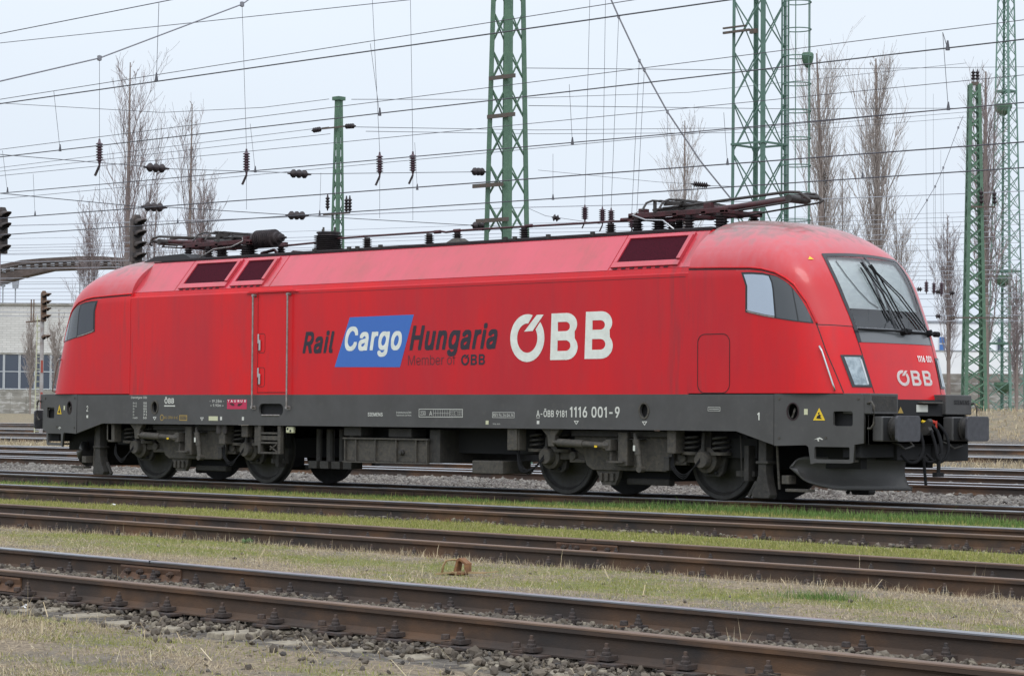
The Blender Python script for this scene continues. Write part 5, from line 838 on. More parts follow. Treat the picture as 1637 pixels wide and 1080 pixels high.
def pantograph(mir, cx):
    p = empty('pantograph', (cx,0,0)); p.parent = loco
    X = lambda x: x*mir
    b = MB()
    for y_ in (-.42,.42): b.box(*sorted((X(-1.1),X(.75))),y_-.04,y_+.04,4.19,4.27)
    for x_ in (-1.05,-.2,.35,.70): b.box(*sorted((X(x_-.05),X(x_+.05))),-.46,.46,4.18,4.24)
    b.box(*sorted((X(.30),X(.44))),-.40,-.30,4.2,4.36); b.box(*sorted((X(.30),X(.44))),.30,.40,4.2,4.36); b.box(*sorted((X(-.95),X(-.85))),-.40,-.25,4.2,4.34)
    b.build('base_frame', maroon, p, bevel=.01)
    for x_, y_ in ((-.95,-.42),(-.95,.42),(.05,.42),(.05,-.42),(.62,-.42),(.62,.42)):
        insulator(p, (X(x_),y_,3.94), .25, .085, 5, 'support_insulator')
    # lower arm to the knee, guide rod, upper arm back to the head
    b = MB(); b.tube((X(.38),0,4.29),(X(1.70),0,4.37),.055,.042,n=12); b.tube((X(.34),-.38,4.29),(X(.34),.38,4.29),.045,n=12); b.build('lower_arm', maroon, p, smooth=40)
    b = MB(); b.tube((X(.45),-.12,4.22),(X(1.75),-.1,4.33),.016); b.tube((X(.72),.14,4.19),(X(2.02),.1,4.30),.014); b.build('guide_rod', pantm, p, smooth=40)
    b = MB(); b.path([(X(2.02),-.12,4.30),(X(2.05),-.16,4.33),(X(1.90),-.2,4.44),(X(1.70),-.22,4.455),(X(.2),-.34,4.36),(X(-.85),-.16,4.33)], .022, 8)
    b.path([(X(2.02),.12,4.30),(X(2.05),.16,4.33),(X(1.90),.2,4.44),(X(1.70),.22,4.455),(X(.2),.34,4.36),(X(-.85),.16,4.33)], .022, 8)
    b.tube((X(1.72),-.22,4.36),(X(1.72),.22,4.36),.06); b.tube((X(1.95),-.2,4.38),(X(1.95),.2,4.38),.03); b.build('upper_arm', pantm, p, smooth=40)
    b = MB(); b.tube((X(-.30),-.16,4.35),(X(-.30),.16,4.35),.05); b.box(*sorted((X(-.85),X(-.2))),-.12,.12,4.26,4.34); b.tube((X(-.3),-.1,4.28),(X(.25),-.1,4.30),.05); b.build('spring_drive', under, p, bevel=.01)
    hd_ = MB()
    for x_ in (-.12,-.44):
        hd_.bar((X(x_),-.52,4.42),(X(x_),.52,4.42),.05,.035)
        for sg in (-1,1): hd_.path([(X(x_),sg*.5,4.42),(X(x_),sg*.68,4.415),(X(x_),sg*.82,4.37),(X(x_),sg*.92,4.25)], .017, 8)
    for sg in (-1,1): hd_.box(*sorted((X(-.48),X(-.08))),sg*.35-.02,sg*.35+.02,4.36,4.40); hd_.path([(X(-.12),sg*.35,4.38),(X(-.25),sg*.3,4.33),(X(-.5),sg*.35,4.33)],.02,6); hd_.box(*sorted((X(-.46),X(-.42))),sg*.62-.02,sg*.62+.02,4.24,4.42)
    hd_.build('collector_head', pantm, p, smooth=40)
    b = MB(); b.path([(X(-.9),-.45,4.30),(X(-.98),-.50,4.24),(X(-.7),-.52,4.15),(X(-.3),-.60,4.12),(X(0),-.7,3.96)], .013, 6); b.build('earth_cable', steel if mir == 1 else railing, p, smooth=True)
    return p
pantograph(1, 5.45)
pantograph(-1, -5.45)
# large horizontal ribbed bushing beside the rear pantograph
b = MB(); pr_ = [(0,-4.98),(.10,-4.98),(.12,-4.95),(.12,-4.90)]
for i in range(9): x_ = -4.88+.052*i; pr_ += [(.115,x_),(.16,x_+.018),(.16,x_+.028),(.115,x_+.045)]
pr_ += [(.16,-4.41),(.11,-4.40),(.11,-4.31),(.07,-4.30),(.07,-4.22),(.02,-4.21),(.02,-4.12),(0,-4.12)]
b.lathe(pr_, (.25,0,4.33), 'X', 24); b.v = [(x_+.25,y_-.25,z_-.05) for x_,y_,z_ in b.v]
hb = b.build('ribbed_bushing', insm, loco, smooth=20)
insulator(loco, (-4.75,-.1,3.95), .42, .15, 8)
insulator(loco, (-5.25,-.35,3.95), .24, .10, 5)
insulator(loco, (4.75,-.2,3.95), .32, .12, 7)
b = MB(); b.path([(-4.55,0,4.05),(-4.2,.0,4.10),(-4.1,0,4.0)],.03,6); b.path([(-3.9,0,3.98),(-3.7,0,4.05),(-3.45,0,4.03)],.02,6); b.build('roof_bracket', maroon, loco)
# ------------------------------------------------------------------ the yard: ground, tracks, ballast, grass
rng = np.random.RandomState(7)
TR = {'loco': (0.0, 0.0, 0.0), 'B': (-5.94, .02, -.016), 'C': (-10.463, .006, -.067), 'D': (-15.835, .021, -.079),
      'E': (9.6,0,0), 'F': (14.9,0,0), 'G': (21.4,0,0)}      # centre Y at X=0, rail-top z, slope dY/dX
def smst(a, b_, x): t = np.clip((x-a)/(b_-a), 0, 1); return t*t*(3-2*t)
dh = np.array([dv.x, dv.y]); dh /= np.hypot(*dh); rh = np.array([dh[1], -dh[0]])
_md = at(1557, 660, 128)
def mound(X, Y): return np.exp(-((Y-_md.y)/5.5)**2)*(.5*np.tanh((X-_md.x+15)/4)+.5)*(.5-.5*np.tanh((X-_md.x-30)/6))
def gz(X, Y):
    X = np.asarray(X, float); Y = np.asarray(Y, float)
    D = (X-CP.x)*dh[0]+(Y-CP.y)*dh[1]; Lt = (X-CP.x)*rh[0]+(Y-CP.y)*rh[1]
    z = np.full(X.shape, -.205)
    near = 1-smst(14, 30, np.abs(Y+8))
    z = z+near*(.016*noise2(X*1.3, Y*1.3, 3)+.012*noise2(X*6, Y*6, 5))
    # ridges of the grass strips between the near tracks
    def dd(k): c_, _, a_ = TR[k]; return Y-(c_+a_*X)
    dD, dC, dB, dL = dd('D'), dd('C'), dd('B'), dd('loco')
    z = z+.070*smst(.78,1.05,dD)*smst(-.70,-.95,dC)+.020*smst(-1.0,-1.8,dD)      # strip between the nearest and second track, foreground
    z = z+.075*smst(-.95,-.70,dC)*(1-smst(.85,.70,dC))*0+.072*smst(.80,1.0,dC)*smst(-.74,-.92,dB)
    z = z+.055*smst(.85,1.1,dB)*smst(-.80,-1.05,dL)
    z = z+.050*(smst(.70,.62,np.abs(dC))+smst(.70,.62,np.abs(dB)))+.052*smst(.70,.5,np.abs(dD))
    z = z+smst(235,285,D)*(1.1+1.5*smst(0,60,Lt))
    z = z+smst(330,700,D)*1.0+mound(X, Y)*1.8
    return z
xs_ = np.concatenate([[-1800,-1200,-800,-500],np.arange(-380,-60,10),np.arange(-60,-18,1.5),np.arange(-18,28,.14),np.arange(28,80,4),[120,250,600,1500]])
ys_ = np.concatenate([[-1500,-300,-80,-45],np.arange(-34,-25,1.0),np.arange(-25,3,.12),np.arange(3,24,.5),np.arange(24,60,3),np.arange(60,110,1.5),np.arange(110,420,10),[500,700,1000,1600]])
GX, GY = np.meshgrid(xs_, ys_); GZ = gz(GX, GY)
nx, ny = len(xs_), len(ys_)
co = np.stack([GX.ravel(), GY.ravel(), GZ.ravel()], 1)
ii = (np.arange(ny-1)[:,None]*nx+np.arange(nx-1)[None,:]).ravel()
fc = np.stack([ii, ii+1, ii+nx+1, ii+nx], 1)
def np_mesh(name, co, fc, m, parent=None, smooth=True):
    me = bpy.data.meshes.new(name); k = fc.shape[1]
    me.vertices.add(len(co)); me.vertices.foreach_set('co', np.ascontiguousarray(co, np.float32).ravel())
    me.loops.add(fc.size); me.loops.foreach_set('vertex_index', fc.astype(np.int32).ravel())
    me.polygons.add(len(fc)); me.polygons.foreach_set('loop_start', np.arange(0, fc.size, k, dtype=np.int32))
    me.polygons.foreach_set('use_smooth', np.full(len(fc), smooth)); me.update(); me.validate()
    return link(name, me, m, parent)
# zone weights (stone, green, straw) as a colour attribute
def zones(X, Y):
    n1 = noise2(X*1.1, Y*1.6, 11); n2 = noise2(X*.6, Y*2.0, 12); n3 = noise2(X*3, Y*3, 13)
    def d(k, o=0): c, z, a = TR[k]; return (Y-(c+a*X+o))*1.0
    st = np.zeros_like(X); gr = np.zeros_like(X)
    dD, dC, dB, dL = d('D'), d('C'), d('B'), d('loco')
    st = np.maximum(st, smst(1.05,.72,np.abs(dD+.12)+.0*n1)); 
    st = np.maximum(st, smst(1.45,1.0,np.abs(dD+.25+.22*n1+.1*n3)))
    st = np.maximum(st, .75*smst(1.0,.7,np.abs(dC)))
    st = np.maximum(st, .6*smst(1.0,.8,np.abs(dB)+.1*n3))
    st = np.maximum(st, smst(-.85,-.3,dL))
    gr = np.where((dC > .7) & (dB < -.6), np.clip(.92+.30*n1,0,1), gr)
    gr = np.where((dB > .6) & (dL < -.7), np.clip(.95+.25*n1,0,1), gr)
    gr = np.where((dC < -.7) & (dD > .7), np.clip(.16+.95*n2+.3*n3,0,1)*.95, gr)
    gr = np.where(dD < -.7, np.clip(1.1*noise2(X*1.1,Y*2.0,86),0,.8), gr)
    D = (X-CP.x)*dh[0]+(Y-CP.y)*dh[1]
    far = smst(225,262,D); st = st*(1-far); gr = np.maximum(gr*(1-far), .35*far)
    mo = np.clip(mound(X,Y)*2.5,0,1); st = st*(1-mo); gr = np.where(mo > .1, .30, gr)
    return np.clip(st,0,1), np.clip(gr,0,1)
def ground_mat():
    m = bpy.data.materials.new('yard_ground'); m.use_nodes = True; t = m.node_tree; b = t.nodes['Principled BSDF']; n = t.nodes.new; l = t.links.new
    tcn = n('ShaderNodeTexCoord'); b.inputs['Roughness'].default_value = .95; b.inputs['Specular IOR Level'].default_value = .2
    def noise(s, d=6, st=(1,1,1)):
        mpn = n('ShaderNodeMapping'); mpn.inputs['Scale'].default_value = st; l(tcn.outputs['Object'], mpn.inputs[0])
        o = n('ShaderNodeTexNoise'); o.inputs['Scale'].default_value = s; o.inputs['Detail'].default_value = d; o.inputs['Roughness'].default_value = .7; l(mpn.outputs[0], o.inputs[0]); return o.outputs[0]
    def rampc(src, cols):
        r = n('ShaderNodeValToRGB'); l(src, r.inputs[0]); e_ = r.color_ramp.elements
        e_[0].position = cols[0][0]; e_[0].color = (*cols[0][1],1); e_[1].position = cols[-1][0]; e_[1].color = (*cols[-1][1],1)
        for p_, c_ in cols[1:-1]: q_ = e_.new(p_); q_.color = (*c_,1)
        return r.outputs[0]
    def mixc(f, a, c_):
        x = n('ShaderNodeMix'); x.data_type = 'RGBA'; l(f, x.inputs[0]); l(a, x.inputs[6]); l(c_, x.inputs[7]); return x.outputs[2]
    straw = rampc(noise(26), [(.30,(.085,.066,.046)),(.44,(.19,.15,.105)),(.57,(.29,.23,.16)),(.70,(.42,.34,.24))])
    green = rampc(noise(18), [(.3,(.08,.085,.03)),(.5,(.155,.165,.055)),(.7,(.24,.235,.09))])
    vo = n('ShaderNodeTexVoronoi'); vo.inputs['Scale'].default_value = 16; l(tcn.outputs['Object'], vo.inputs[0])
    st1 = n('ShaderNodeSeparateColor'); l(vo.outputs['Color'], st1.inputs[0])
    stone = rampc(st1.outputs[0], [(0,(.06,.052,.045)),(.5,(.115,.10,.085)),(1,(.19,.168,.14))])
    dk = n('ShaderNodeMapRange'); dk.inputs[1].default_value = .0; dk.inputs[2].default_value = .45; dk.inputs[3].default_value = 1; dk.inputs[4].default_value = .45; l(vo.outputs['Distance'], dk.inputs[0])
    at_ = n('ShaderNodeAttribute'); at_.attribute_name = 'zone'; sp = n('ShaderNodeSeparateColor'); l(at_.outputs['Color'], sp.inputs[0])
    def edge(src, lo=.35, hi=.65, s=9):
        a = n('ShaderNodeMath'); a.operation = 'ADD'; l(src, a.inputs[0]); nn = n('ShaderNodeMapRange'); nn.inputs[3].default_value = -.35; nn.inputs[4].default_value = .35; nn.inputs[1].default_value=.3; nn.inputs[2].default_value=.7; l(noise(s), nn.inputs[0]); l(nn.outputs[0], a.inputs[1])
        r = n('ShaderNodeMapRange'); r.inputs[1].default_value = lo; r.inputs[2].default_value = hi; l(a.outputs[0], r.inputs[0]); return r.outputs[0]
    dirt = rampc(noise(34), [(.3,(.08,.066,.052)),(.5,(.17,.145,.115)),(.7,(.30,.26,.205))])
    pm = n('ShaderNodeMapRange'); pm.inputs[1].default_value = .47; pm.inputs[2].default_value = .60; l(noise(1.7,5), pm.inputs[0]); straw = mixc(pm.outputs[0], straw, dirt)
    c_ = mixc(edge(sp.outputs[1], .3, .75), straw, green); c_ = mixc(edge(sp.outputs[0]), c_, stone); l(c_, b.inputs['Base Color'])
    h = n('ShaderNodeMath'); h.operation = 'ADD'; l(noise(40,8), h.inputs[0]); l(vo.outputs['Distance'], h.inputs[1])
    bp = n('ShaderNodeBump'); bp.inputs['Strength'].default_value = .8; bp.inputs['Distance'].default_value = .03; l(h.outputs[0], bp.inputs['Height']); l(bp.outputs[0], b.inputs['Normal'])
    return m
ground = np_mesh('ground', co, fc, ground_mat()); tag(ground, kind='structure')
sw_, gw_ = zones(GX.ravel(), GY.ravel())
ca = ground.data.color_attributes.new('zone', 'FLOAT_COLOR', 'POINT')
ca.data.foreach_set('color', np.stack([sw_, gw_, np.zeros_like(sw_), np.ones_like(sw_)], 1).astype(np.float32).ravel())
# ---- view wedge (with a margin) used only to limit how far small things are spread
def in_view(X, Y, m_=1.5, dmax=75):
    D = (X-CP.x)*dh[0]+(Y-CP.y)*dh[1]; Lt = (X-CP.x)*rh[0]+(Y-CP.y)*rh[1]
    return (D > 6) & (D < dmax) & (np.abs(Lt) < D*.2138+m_)
# ---- rails
railside = mat('rust_rail_side', (.072,.042,.025), .85, var=(.030,.024,.021), scale=1.1, var2=(.135,.068,.031), scale2=.9, stretch=(1,1,2), bump=.15, bscale=60, fac2=(.5,.72))
railtop_b = mat('worn_rail_head', (.33,.34,.36), .30, .75, var=(.22,.21,.21), scale=10, stretch=(.2,4,1))
railtop_r = mat('rusty_rail_head', (.17,.11,.072), .6, .15, var=(.11,.068,.048), scale=8, stretch=(.3,5,1))
railtop_d = mat('polished_rail_head', (.60,.61,.63), .32, .85)
orange_m = mat('orange_rail_rust', (.12,.062,.032), .85, var=(.075,.042,.028), scale=7, bump=.2, bscale=60)
plate_m = mat('rusty_fastening', (.05,.036,.030), .85, var=(.028,.024,.023), scale=25, var2=(.08,.048,.032), scale2=8, bump=.3, bscale=90)
sleeper_m = mat('concrete_sleeper', (.24,.205,.15), .9, var=(.16,.135,.10), scale=9, var2=(.30,.26,.19), scale2=30, bump=.25)
woodsl_m = mat('old_sleeper', (.11,.09,.07), .95, var=(.07,.055,.045), scale=12, stretch=(4,.6,2))
PROF = [(-.07,-.172),(.07,-.172),(.07,-.162),(.03,-.150),(.011,-.128),(.009,-.055),(.018,-.043),(.035,-.036),(.036,-.008),(.030,-.001),(-.030,-.001),(-.036,-.008),(-.035,-.036),(-.018,-.043),(-.009,-.055),(-.011,-.128),(-.03,-.150),(-.07,-.162)]
TOPP = [(-.031,-.001),(-.0335,-.006),(-.034,-.012),(-.0375,-.012),(-.037,-.004),(-.030,.003),(.030,.003),(.037,-.004),(.0375,-.012),(.034,-.012)]
def track(key, label, x0, x1, topm, near_top=None, sleepers=None, fast=None, dz=0, m_side=None):
    c, z, a = TR[key]; ang = math.atan(a)
    T = tag(empty('railway_track', (0,c,z), ang), label, 'railway track', 'railway tracks of the yard')
    for k, yo in enumerate((.75,-.75)):
        b = MB(); b.prism([(yo+p, q) for p, q in PROF], x0, x1, 'X'); r_ = b.build('rail', m_side or railside, T, smooth=30)
        b = MB(); b.prism([(yo+p, q) for p, q in [(-.0375,-.012),(-.0372,-.003),(-.030,.002),(.030,.002),(.0372,-.003),(.0375,-.012)]], x0, x1, 'X')
        b.build('rail_head', (near_top if (k == 1 and near_top) else topm), r_)
    return T
TD = track('D', 'nearest railway track with rusty rails and bolted joints across the foreground', -120, 60, railtop_b, railtop_r)
TC = track('C', 'second railway track from the front, brown rusty rails between dry grass and moss', -200, 60, railtop_r)
TB = track('B', 'third railway track from the front, between two green grass strips', -300, 60, railtop_b, railtop_r)
TL = track('loco', 'railway track under the red locomotive', -400, 60, railtop_b)
TE = track('E', 'first shiny railway track behind the red locomotive', -400, 60, railtop_d)
TF = track('F', 'second shiny railway track behind the red locomotive', -400, 60, railtop_d)
TG = track('G', 'third shiny railway track behind the red locomotive', -400, 60, railtop_d)
for i, Y_ in enumerate((37,52,68,98,116,140)):
    TR['f%d' % i] = (Y_,0,0)
    track('f%d' % i, 'far railway track, number %s behind the locomotive counting back from it' % ('four','five','six','seven','eight','nine')[i], -420, 80, railtop_d if i % 2 == 0 else railtop_b)
def fastening(parent, y, side):
    """ribbed plate, clip block, bolt and nut seated beside the rail foot"""
    b = MB(); s = side
    b.box(-.14,.14,*sorted((y+s*.065,y+s*.17)),-.185,-.166); b.box(-.12,-.03,*sorted((y+s*.075,y+s*.14)),-.166,-.148); b.box(-.045,.045,*sorted((y+s*.045,y+s*.125)),-.158,-.128)
    b.lathe([(.028,-.128),(.028,-.112),(.021,-.110),(.021,-.088),(.012,-.086),(.012,-.062),(0,-.060)], (0,y+s*.092,0), 'Z', 8)
    b.lathe([(.030,-.135),(.026,-.105),(0,-.103)], (-.10,y+s*.12,0), 'Z', 7)
    return b.build('rail_fastening', plate_m, parent, bevel=.004)
def dress(T, x0, x1, sp, sides, sl_m, sl_half=1.25, jitter=.02):
    """sleepers and fastenings, copies of one of each"""
    c, z = T.location.y, T.location.z
    b = MB(); b.add([(-.13,-sl_half,-.30),(.13,-sl_half,-.30),(.13,sl_half,-.30),(-.13,sl_half,-.30),(-.115,-sl_half+.02,-.187),(.115,-sl_half+.02,-.187),(.115,sl_half-.02,-.187),(-.115,sl_half-.02,-.187)],[(0,3,2,1),(4,5,6,7),(0,1,5,4),(1,2,6,5),(2,3,7,6),(3,0,4,7)])
    s0 = b.build('sleeper', sl_m, T, bevel=.01); f0 = [fastening(T, y, sd) for y, sd in sides]
    n = int((x1-x0)/sp); first = True
    for i in range(n):
        x_ = x0+i*sp+rng.uniform(-jitter,jitter)
        for k, o in enumerate([s0]+f0):
            q = o if first else o.copy()
            if not first: COL.objects.link(q); q.parent = T
            q.location = (x_+(0 if k == 0 else rng.uniform(-.01,.01)), 0, rng.uniform(-.028,-.008) if k == 0 else 0); q.rotation_euler = (0,0,rng.uniform(-.012,.012) if k == 0 else 0)
        first = False
dress(TD, 8.4, 27.4, .60, ((.75,-1),(-.75,-1)), sleeper_m, 1.32)
dress(TC, -1.5, 24.0, .62, ((.75,-1),(-.75,-1)), woodsl_m, .93)
dress(TB, -10, 22, .66, ((-.75,-1),), woodsl_m, .9)
dress(TL, -17, 16, .66, ((-.75,-1),), woodsl_m, .9)
# joint bars on the nearest track
def joint(T, x_, y, xg=0):
    b = MB(); b.prism([(y-.012,-.048),(y-.030,-.046),(y-.034,-.060),(y-.022,-.10),(y-.040,-.135),(y-.062,-.152),(y-.012,-.148)], x_-.42, x_+.42, 'X'); j = b.build('joint_bar', orange_m, T, bevel=.003)
    g = MB()
    for dx in (-.30,-.12,.12,.30): g.lathe([(.026,0),(.026,-.028),(.016,-.03),(.016,-.05),(0,-.052)], (x_+dx,y-.026,-.092), 'Y', 6)
    g.build('joint_bolt', plate_m, j)
    g = MB(); g.box(x_-.005,x_+.005,y-.04,y+.04,-.02,.0045); g.build('rail_gap', blackm, j)
ca_ = math.cos(math.atan(-.079)); joint(TD, onZ(270, 897, 0.0).x/ca_+.06, .75)
joint(TD, onZ(6, 914, 0.0).x/ca_-.06, -.75)
joint(TC, 12.3, .75); 
# white chalk mark on the near rail
b = MB(); b.bar((21.95,-.788,-.008),(21.99,-.70,.0045),.012,.004); 
# ---- loose stones (ballast): many small lumps, one object per bed
def icos():
    t = (1+5**.5)/2
    v = np.array([(-1,t,0),(1,t,0),(-1,-t,0),(1,-t,0),(0,-1,t),(0,1,t),(0,-1,-t),(0,1,-t),(t,0,-1),(t,0,1),(-t,0,-1),(-t,0,1)],float); v /= np.linalg.norm(v[0])
    f = np.array([(0,11,5),(0,5,1),(0,1,7),(0,7,10),(0,10,11),(1,5,9),(5,11,4),(11,10,2),(10,7,6),(7,1,8),(3,9,4),(3,4,2),(3,2,6),(3,6,8),(3,8,9),(4,9,5),(2,4,11),(6,2,10),(8,6,7),(9,8,1)])
    return v, f
IV, IF = icos()
def stones(name, P, size, m, flat=.62, seed=1):
    r = np.random.RandomState(seed); n = len(P)
    V = IV[None]*(1+r.uniform(-.28,.28,(n,12,1)))
    V = V*np.stack([r.uniform(.7,1.3,n), r.uniform(.6,1.1,n), r.uniform(.8,1.1,n)*flat],1)[:,None,:]
    ax = r.normal(size=(n,3)); ax /= np.linalg.norm(ax,axis=1)[:,None]; an = r.uniform(0,6.28,n)
    c, s = np.cos(an)[:,None,None], np.sin(an)[:,None,None]
    cr = np.cross(np.broadcast_to(ax[:,None,:],V.shape), V); dt = (V*ax[:,None,:]).sum(2,keepdims=True)
    V = V*c+cr*s+ax[:,None,:]*dt*(1-c)
    sz = size*np.exp(r.normal(0,.28,n)); V = V*sz[:,None,None]+P[:,None,:]
    F = IF[None]+(np.arange(n)*12)[:,None,None]
    return np_mesh(name, V.reshape(-1,3), F.reshape(-1,3), m, smooth=False)
def stone_mat(name, cols, s=14):
    m = bpy.data.materials.new(name); m.use_nodes = True; t = m.node_tree; b = t.nodes['Principled BSDF']; b.inputs['Roughness'].default_value = .9
    b.inputs['Specular IOR Level'].default_value = .3
    g = t.nodes.new('ShaderNodeNewGeometry'); r = t.nodes.new('ShaderNodeValToRGB'); t.links.new(g.outputs['Random Per Island'], r.inputs[0]); e_ = r.color_ramp.elements
    e_[0].position = 0; e_[0].color = (*cols[0],1); e_[1].position = 1; e_[1].color = (*cols[-1],1)
    for i, c_ in enumerate(cols[1:-1]): q_ = e_.new((i+1)/(len(cols)-1)); q_.color = (*c_,1)
    tcn = t.nodes.new('ShaderNodeTexCoord'); no = t.nodes.new('ShaderNodeTexNoise'); no.inputs['Scale'].default_value = 40; no.inputs['Detail'].default_value = 5; t.links.new(tcn.outputs['Object'], no.inputs[0])
    x = t.nodes.new('ShaderNodeMix'); x.data_type = 'RGBA'; x.blend_type = 'MULTIPLY'; x.inputs[0].default_value = .6; t.links.new(r.outputs[0], x.inputs[6])
    mr_ = t.nodes.new('ShaderNodeMapRange'); mr_.inputs[3].default_value = .6; mr_.inputs[4].default_value = 1.4; t.links.new(no.outputs[0], mr_.inputs[0]); t.links.new(mr_.outputs[0], x.inputs[7])
    t.links.new(x.outputs[2], b.inputs['Base Color']); return m
ball_dark = stone_mat('dark_ballast', [(.06,.049,.040),(.10,.083,.064),(.072,.06,.048),(.15,.123,.094),(.085,.07,.055),(.20,.172,.13),(.06,.055,.051)])
ball_grey = stone_mat('grey_ballast', [(.10,.09,.08),(.18,.165,.145),(.13,.12,.11),(.25,.23,.20),(.155,.143,.125),(.115,.10,.09)])
def scatter(key, o0, o1, dens, x0, x1, zoff, dmax=75, edge=None, seed=2, m_=1.5):
    r = np.random.RandomState(seed); c, z, a = TR[key]; n = int(dens*(x1-x0)*(o1-o0))
    X = r.uniform(x0,x1,n); o = r.uniform(o0,o1,n); Y = c+a*X+o
    k = in_view(X,Y,m_,dmax)
    if edge: k &= r.rand(n) < edge(X,o)
    X, Y, o = X[k], Y[k], o[k]
    Z = gz(X,Y)+r.uniform(0,1,len(X))*zoff
    return np.stack([X,Y,Z],1)
def edD(X, o): return np.where(o < -.8, np.clip((o+1.45+.12*(X-17)/6+.30*noise2(X*1.4,o,21))/.5,0.02,1)*.8, 1.0)
P = np.concatenate([scatter('D', -1.95, .70, 1250, 6, 28, .045, seed=3, edge=edD), scatter('D', -4.5, -.9, 30, 6, 28, -.008, edge=lambda X,o: np.clip(.3+1.6*noise2(X*1.2,o*1.5,84),0,1), seed=13), scatter('D', .9, 4.5, 1.5, 4, 28, .01, seed=14)]); k = np.abs(P[:,1]-(TR['D'][0]+TR['D'][2]*P[:,0]+.75)) > .1
P = P[~((P[:,1]-(TR['D'][0]+TR['D'][2]*P[:,0]) > -.75) & (np.random.RandomState(3).rand(len(P)) < .45))]
tag(stones('ballast_stones', P, .019, ball_dark, seed=4), 'dark loose ballast stones in and along the nearest track', kind='stuff')
P = scatter('D', -1.7, .5, 55, 6, 28, .04, seed=33, edge=edD)
tag(stones('ballast_stones', P, .030, ball_dark, seed=44), 'larger dark stones lying along the nearest rail', kind='stuff')
P = np.concatenate([scatter('C', -.9, .7, 60, -6, 27, .02, seed=5), scatter('B', -1.0, -.8, 130, 5, 24, .03, seed=6)])
tag(stones('ballast_stones', P, .026, ball_dark, seed=7), 'small dark stones by the second and third tracks', kind='stuff')
P = scatter('loco', -.6, 8.2, 210, -22, 16, .05, dmax=62, seed=8)
tag(stones('ballast_stones', P, .038, ball_grey, seed=9), 'grey ballast under and behind the locomotive', kind='stuff')
P = scatter('loco', 8.2, 30, 60, -32, 12, .05, dmax=80, seed=10)
tag(stones('ballast_stones', P, .05, ball_grey, seed=12), 'grey ballast around the shiny tracks behind the locomotive', kind='stuff')
# ---- grass blades
def blade_mat(name, cols):
    m = bpy.data.materials.new(name); m.use_nodes = True; t = m.node_tree; b = t.nodes['Principled BSDF']; b.inputs['Roughness'].default_value = .8; b.inputs['Specular IOR Level'].default_value = .2
    g = t.nodes.new('ShaderNodeNewGeometry'); r = t.nodes.new('ShaderNodeValToRGB'); t.links.new(g.outputs['Random Per Island'], r.inputs[0]); e_ = r.color_ramp.elements
    e_[0].position = 0; e_[0].color = (*cols[0],1); e_[1].position = 1; e_[1].color = (*cols[-1],1)
    for i, c_ in enumerate(cols[1:-1]): q_ = e_.new((i+1)/(len(cols)-1)); q_.color = (*c_,1)
    t.links.new(r.outputs[0], b.inputs['Base Color']); return m
def blades(name, P, h, wd, m, lean=.5, seed=1, flatp=0):
    r = np.random.RandomState(seed); n = len(P); az = r.uniform(0,6.28,n); hh = h*np.exp(r.normal(0,.35,n)) if np.isscalar(h) else h*np.exp(r.normal(0,.3,n))
    ln = np.abs(r.normal(0,lean,n)); lie = r.rand(n) < flatp; ln = np.where(lie, r.uniform(1.2,1.5,n), np.clip(ln,0,1.3))
    ld = np.stack([np.cos(az),np.sin(az)],1); tip = P.copy(); mid = P.copy()
    tip[:,:2] += ld*(hh*np.sin(ln))[:,None]; tip[:,2] += hh*np.cos(ln)
    mid[:,:2] += ld*(hh*.5*np.sin(ln*.6))[:,None]; mid[:,2] += hh*.55*np.cos(ln*.6)
    pa = r.uniform(0,6.28,n); pv = np.stack([np.cos(pa),np.sin(pa),np.zeros(n)],1)*(wd*r.uniform(.6,1.4,n))[:,None]
    V = np.stack([P-pv*.5, P+pv*.5, mid+pv*.4, tip, mid-pv*.4],1)
    F = np.array([(0,1,2,4),(4,2,3,3)])
    F1 = np.array([(0,1,2),(0,2,4),(4,2,3)])[None]+(np.arange(n)*5)[:,None,None]
    return np_mesh(name, V.reshape(-1,3), F1.reshape(-1,3), m, smooth=False)
straw_m = blade_mat('dry_straw', [(.22,.165,.10),(.44,.36,.23),(.34,.27,.17),(.57,.49,.34),(.28,.22,.14),(.50,.40,.25)])
moss_m = blade_mat('mossy_grass', [(.15,.165,.04),(.23,.24,.065),(.31,.29,.095),(.18,.20,.045),(.38,.32,.15)])
green_m = blade_mat('green_grass', [(.06,.115,.028),(.095,.175,.04),(.14,.215,.055),(.08,.14,.034),(.19,.22,.09)])
def strip_pts(key, o0, o1, dens, x0, x1, prob, seed, m_=1.2):
    r = np.random.RandomState(seed); c, z, a = TR[key]; n = int(dens*(x1-x0)*(o1-o0)); X = r.uniform(x0,x1,n); o = r.uniform(o0,o1,n); Y = c+a*X+o
    k = in_view(X,Y,m_,80); X, Y, o = X[k], Y[k], o[k]; k = r.rand(len(X)) < prob(X,Y,o); X, Y = X[k], Y[k]
    return np.stack([X,Y,gz(X,Y)-.004],1)
def pz(w_): 
    def f(X,Y,o):
        s_, g_ = zones(X,Y); q = g_ if w_ == 'g' else (1-g_)*.9
        return q*(1-s_)**1.5
    return f
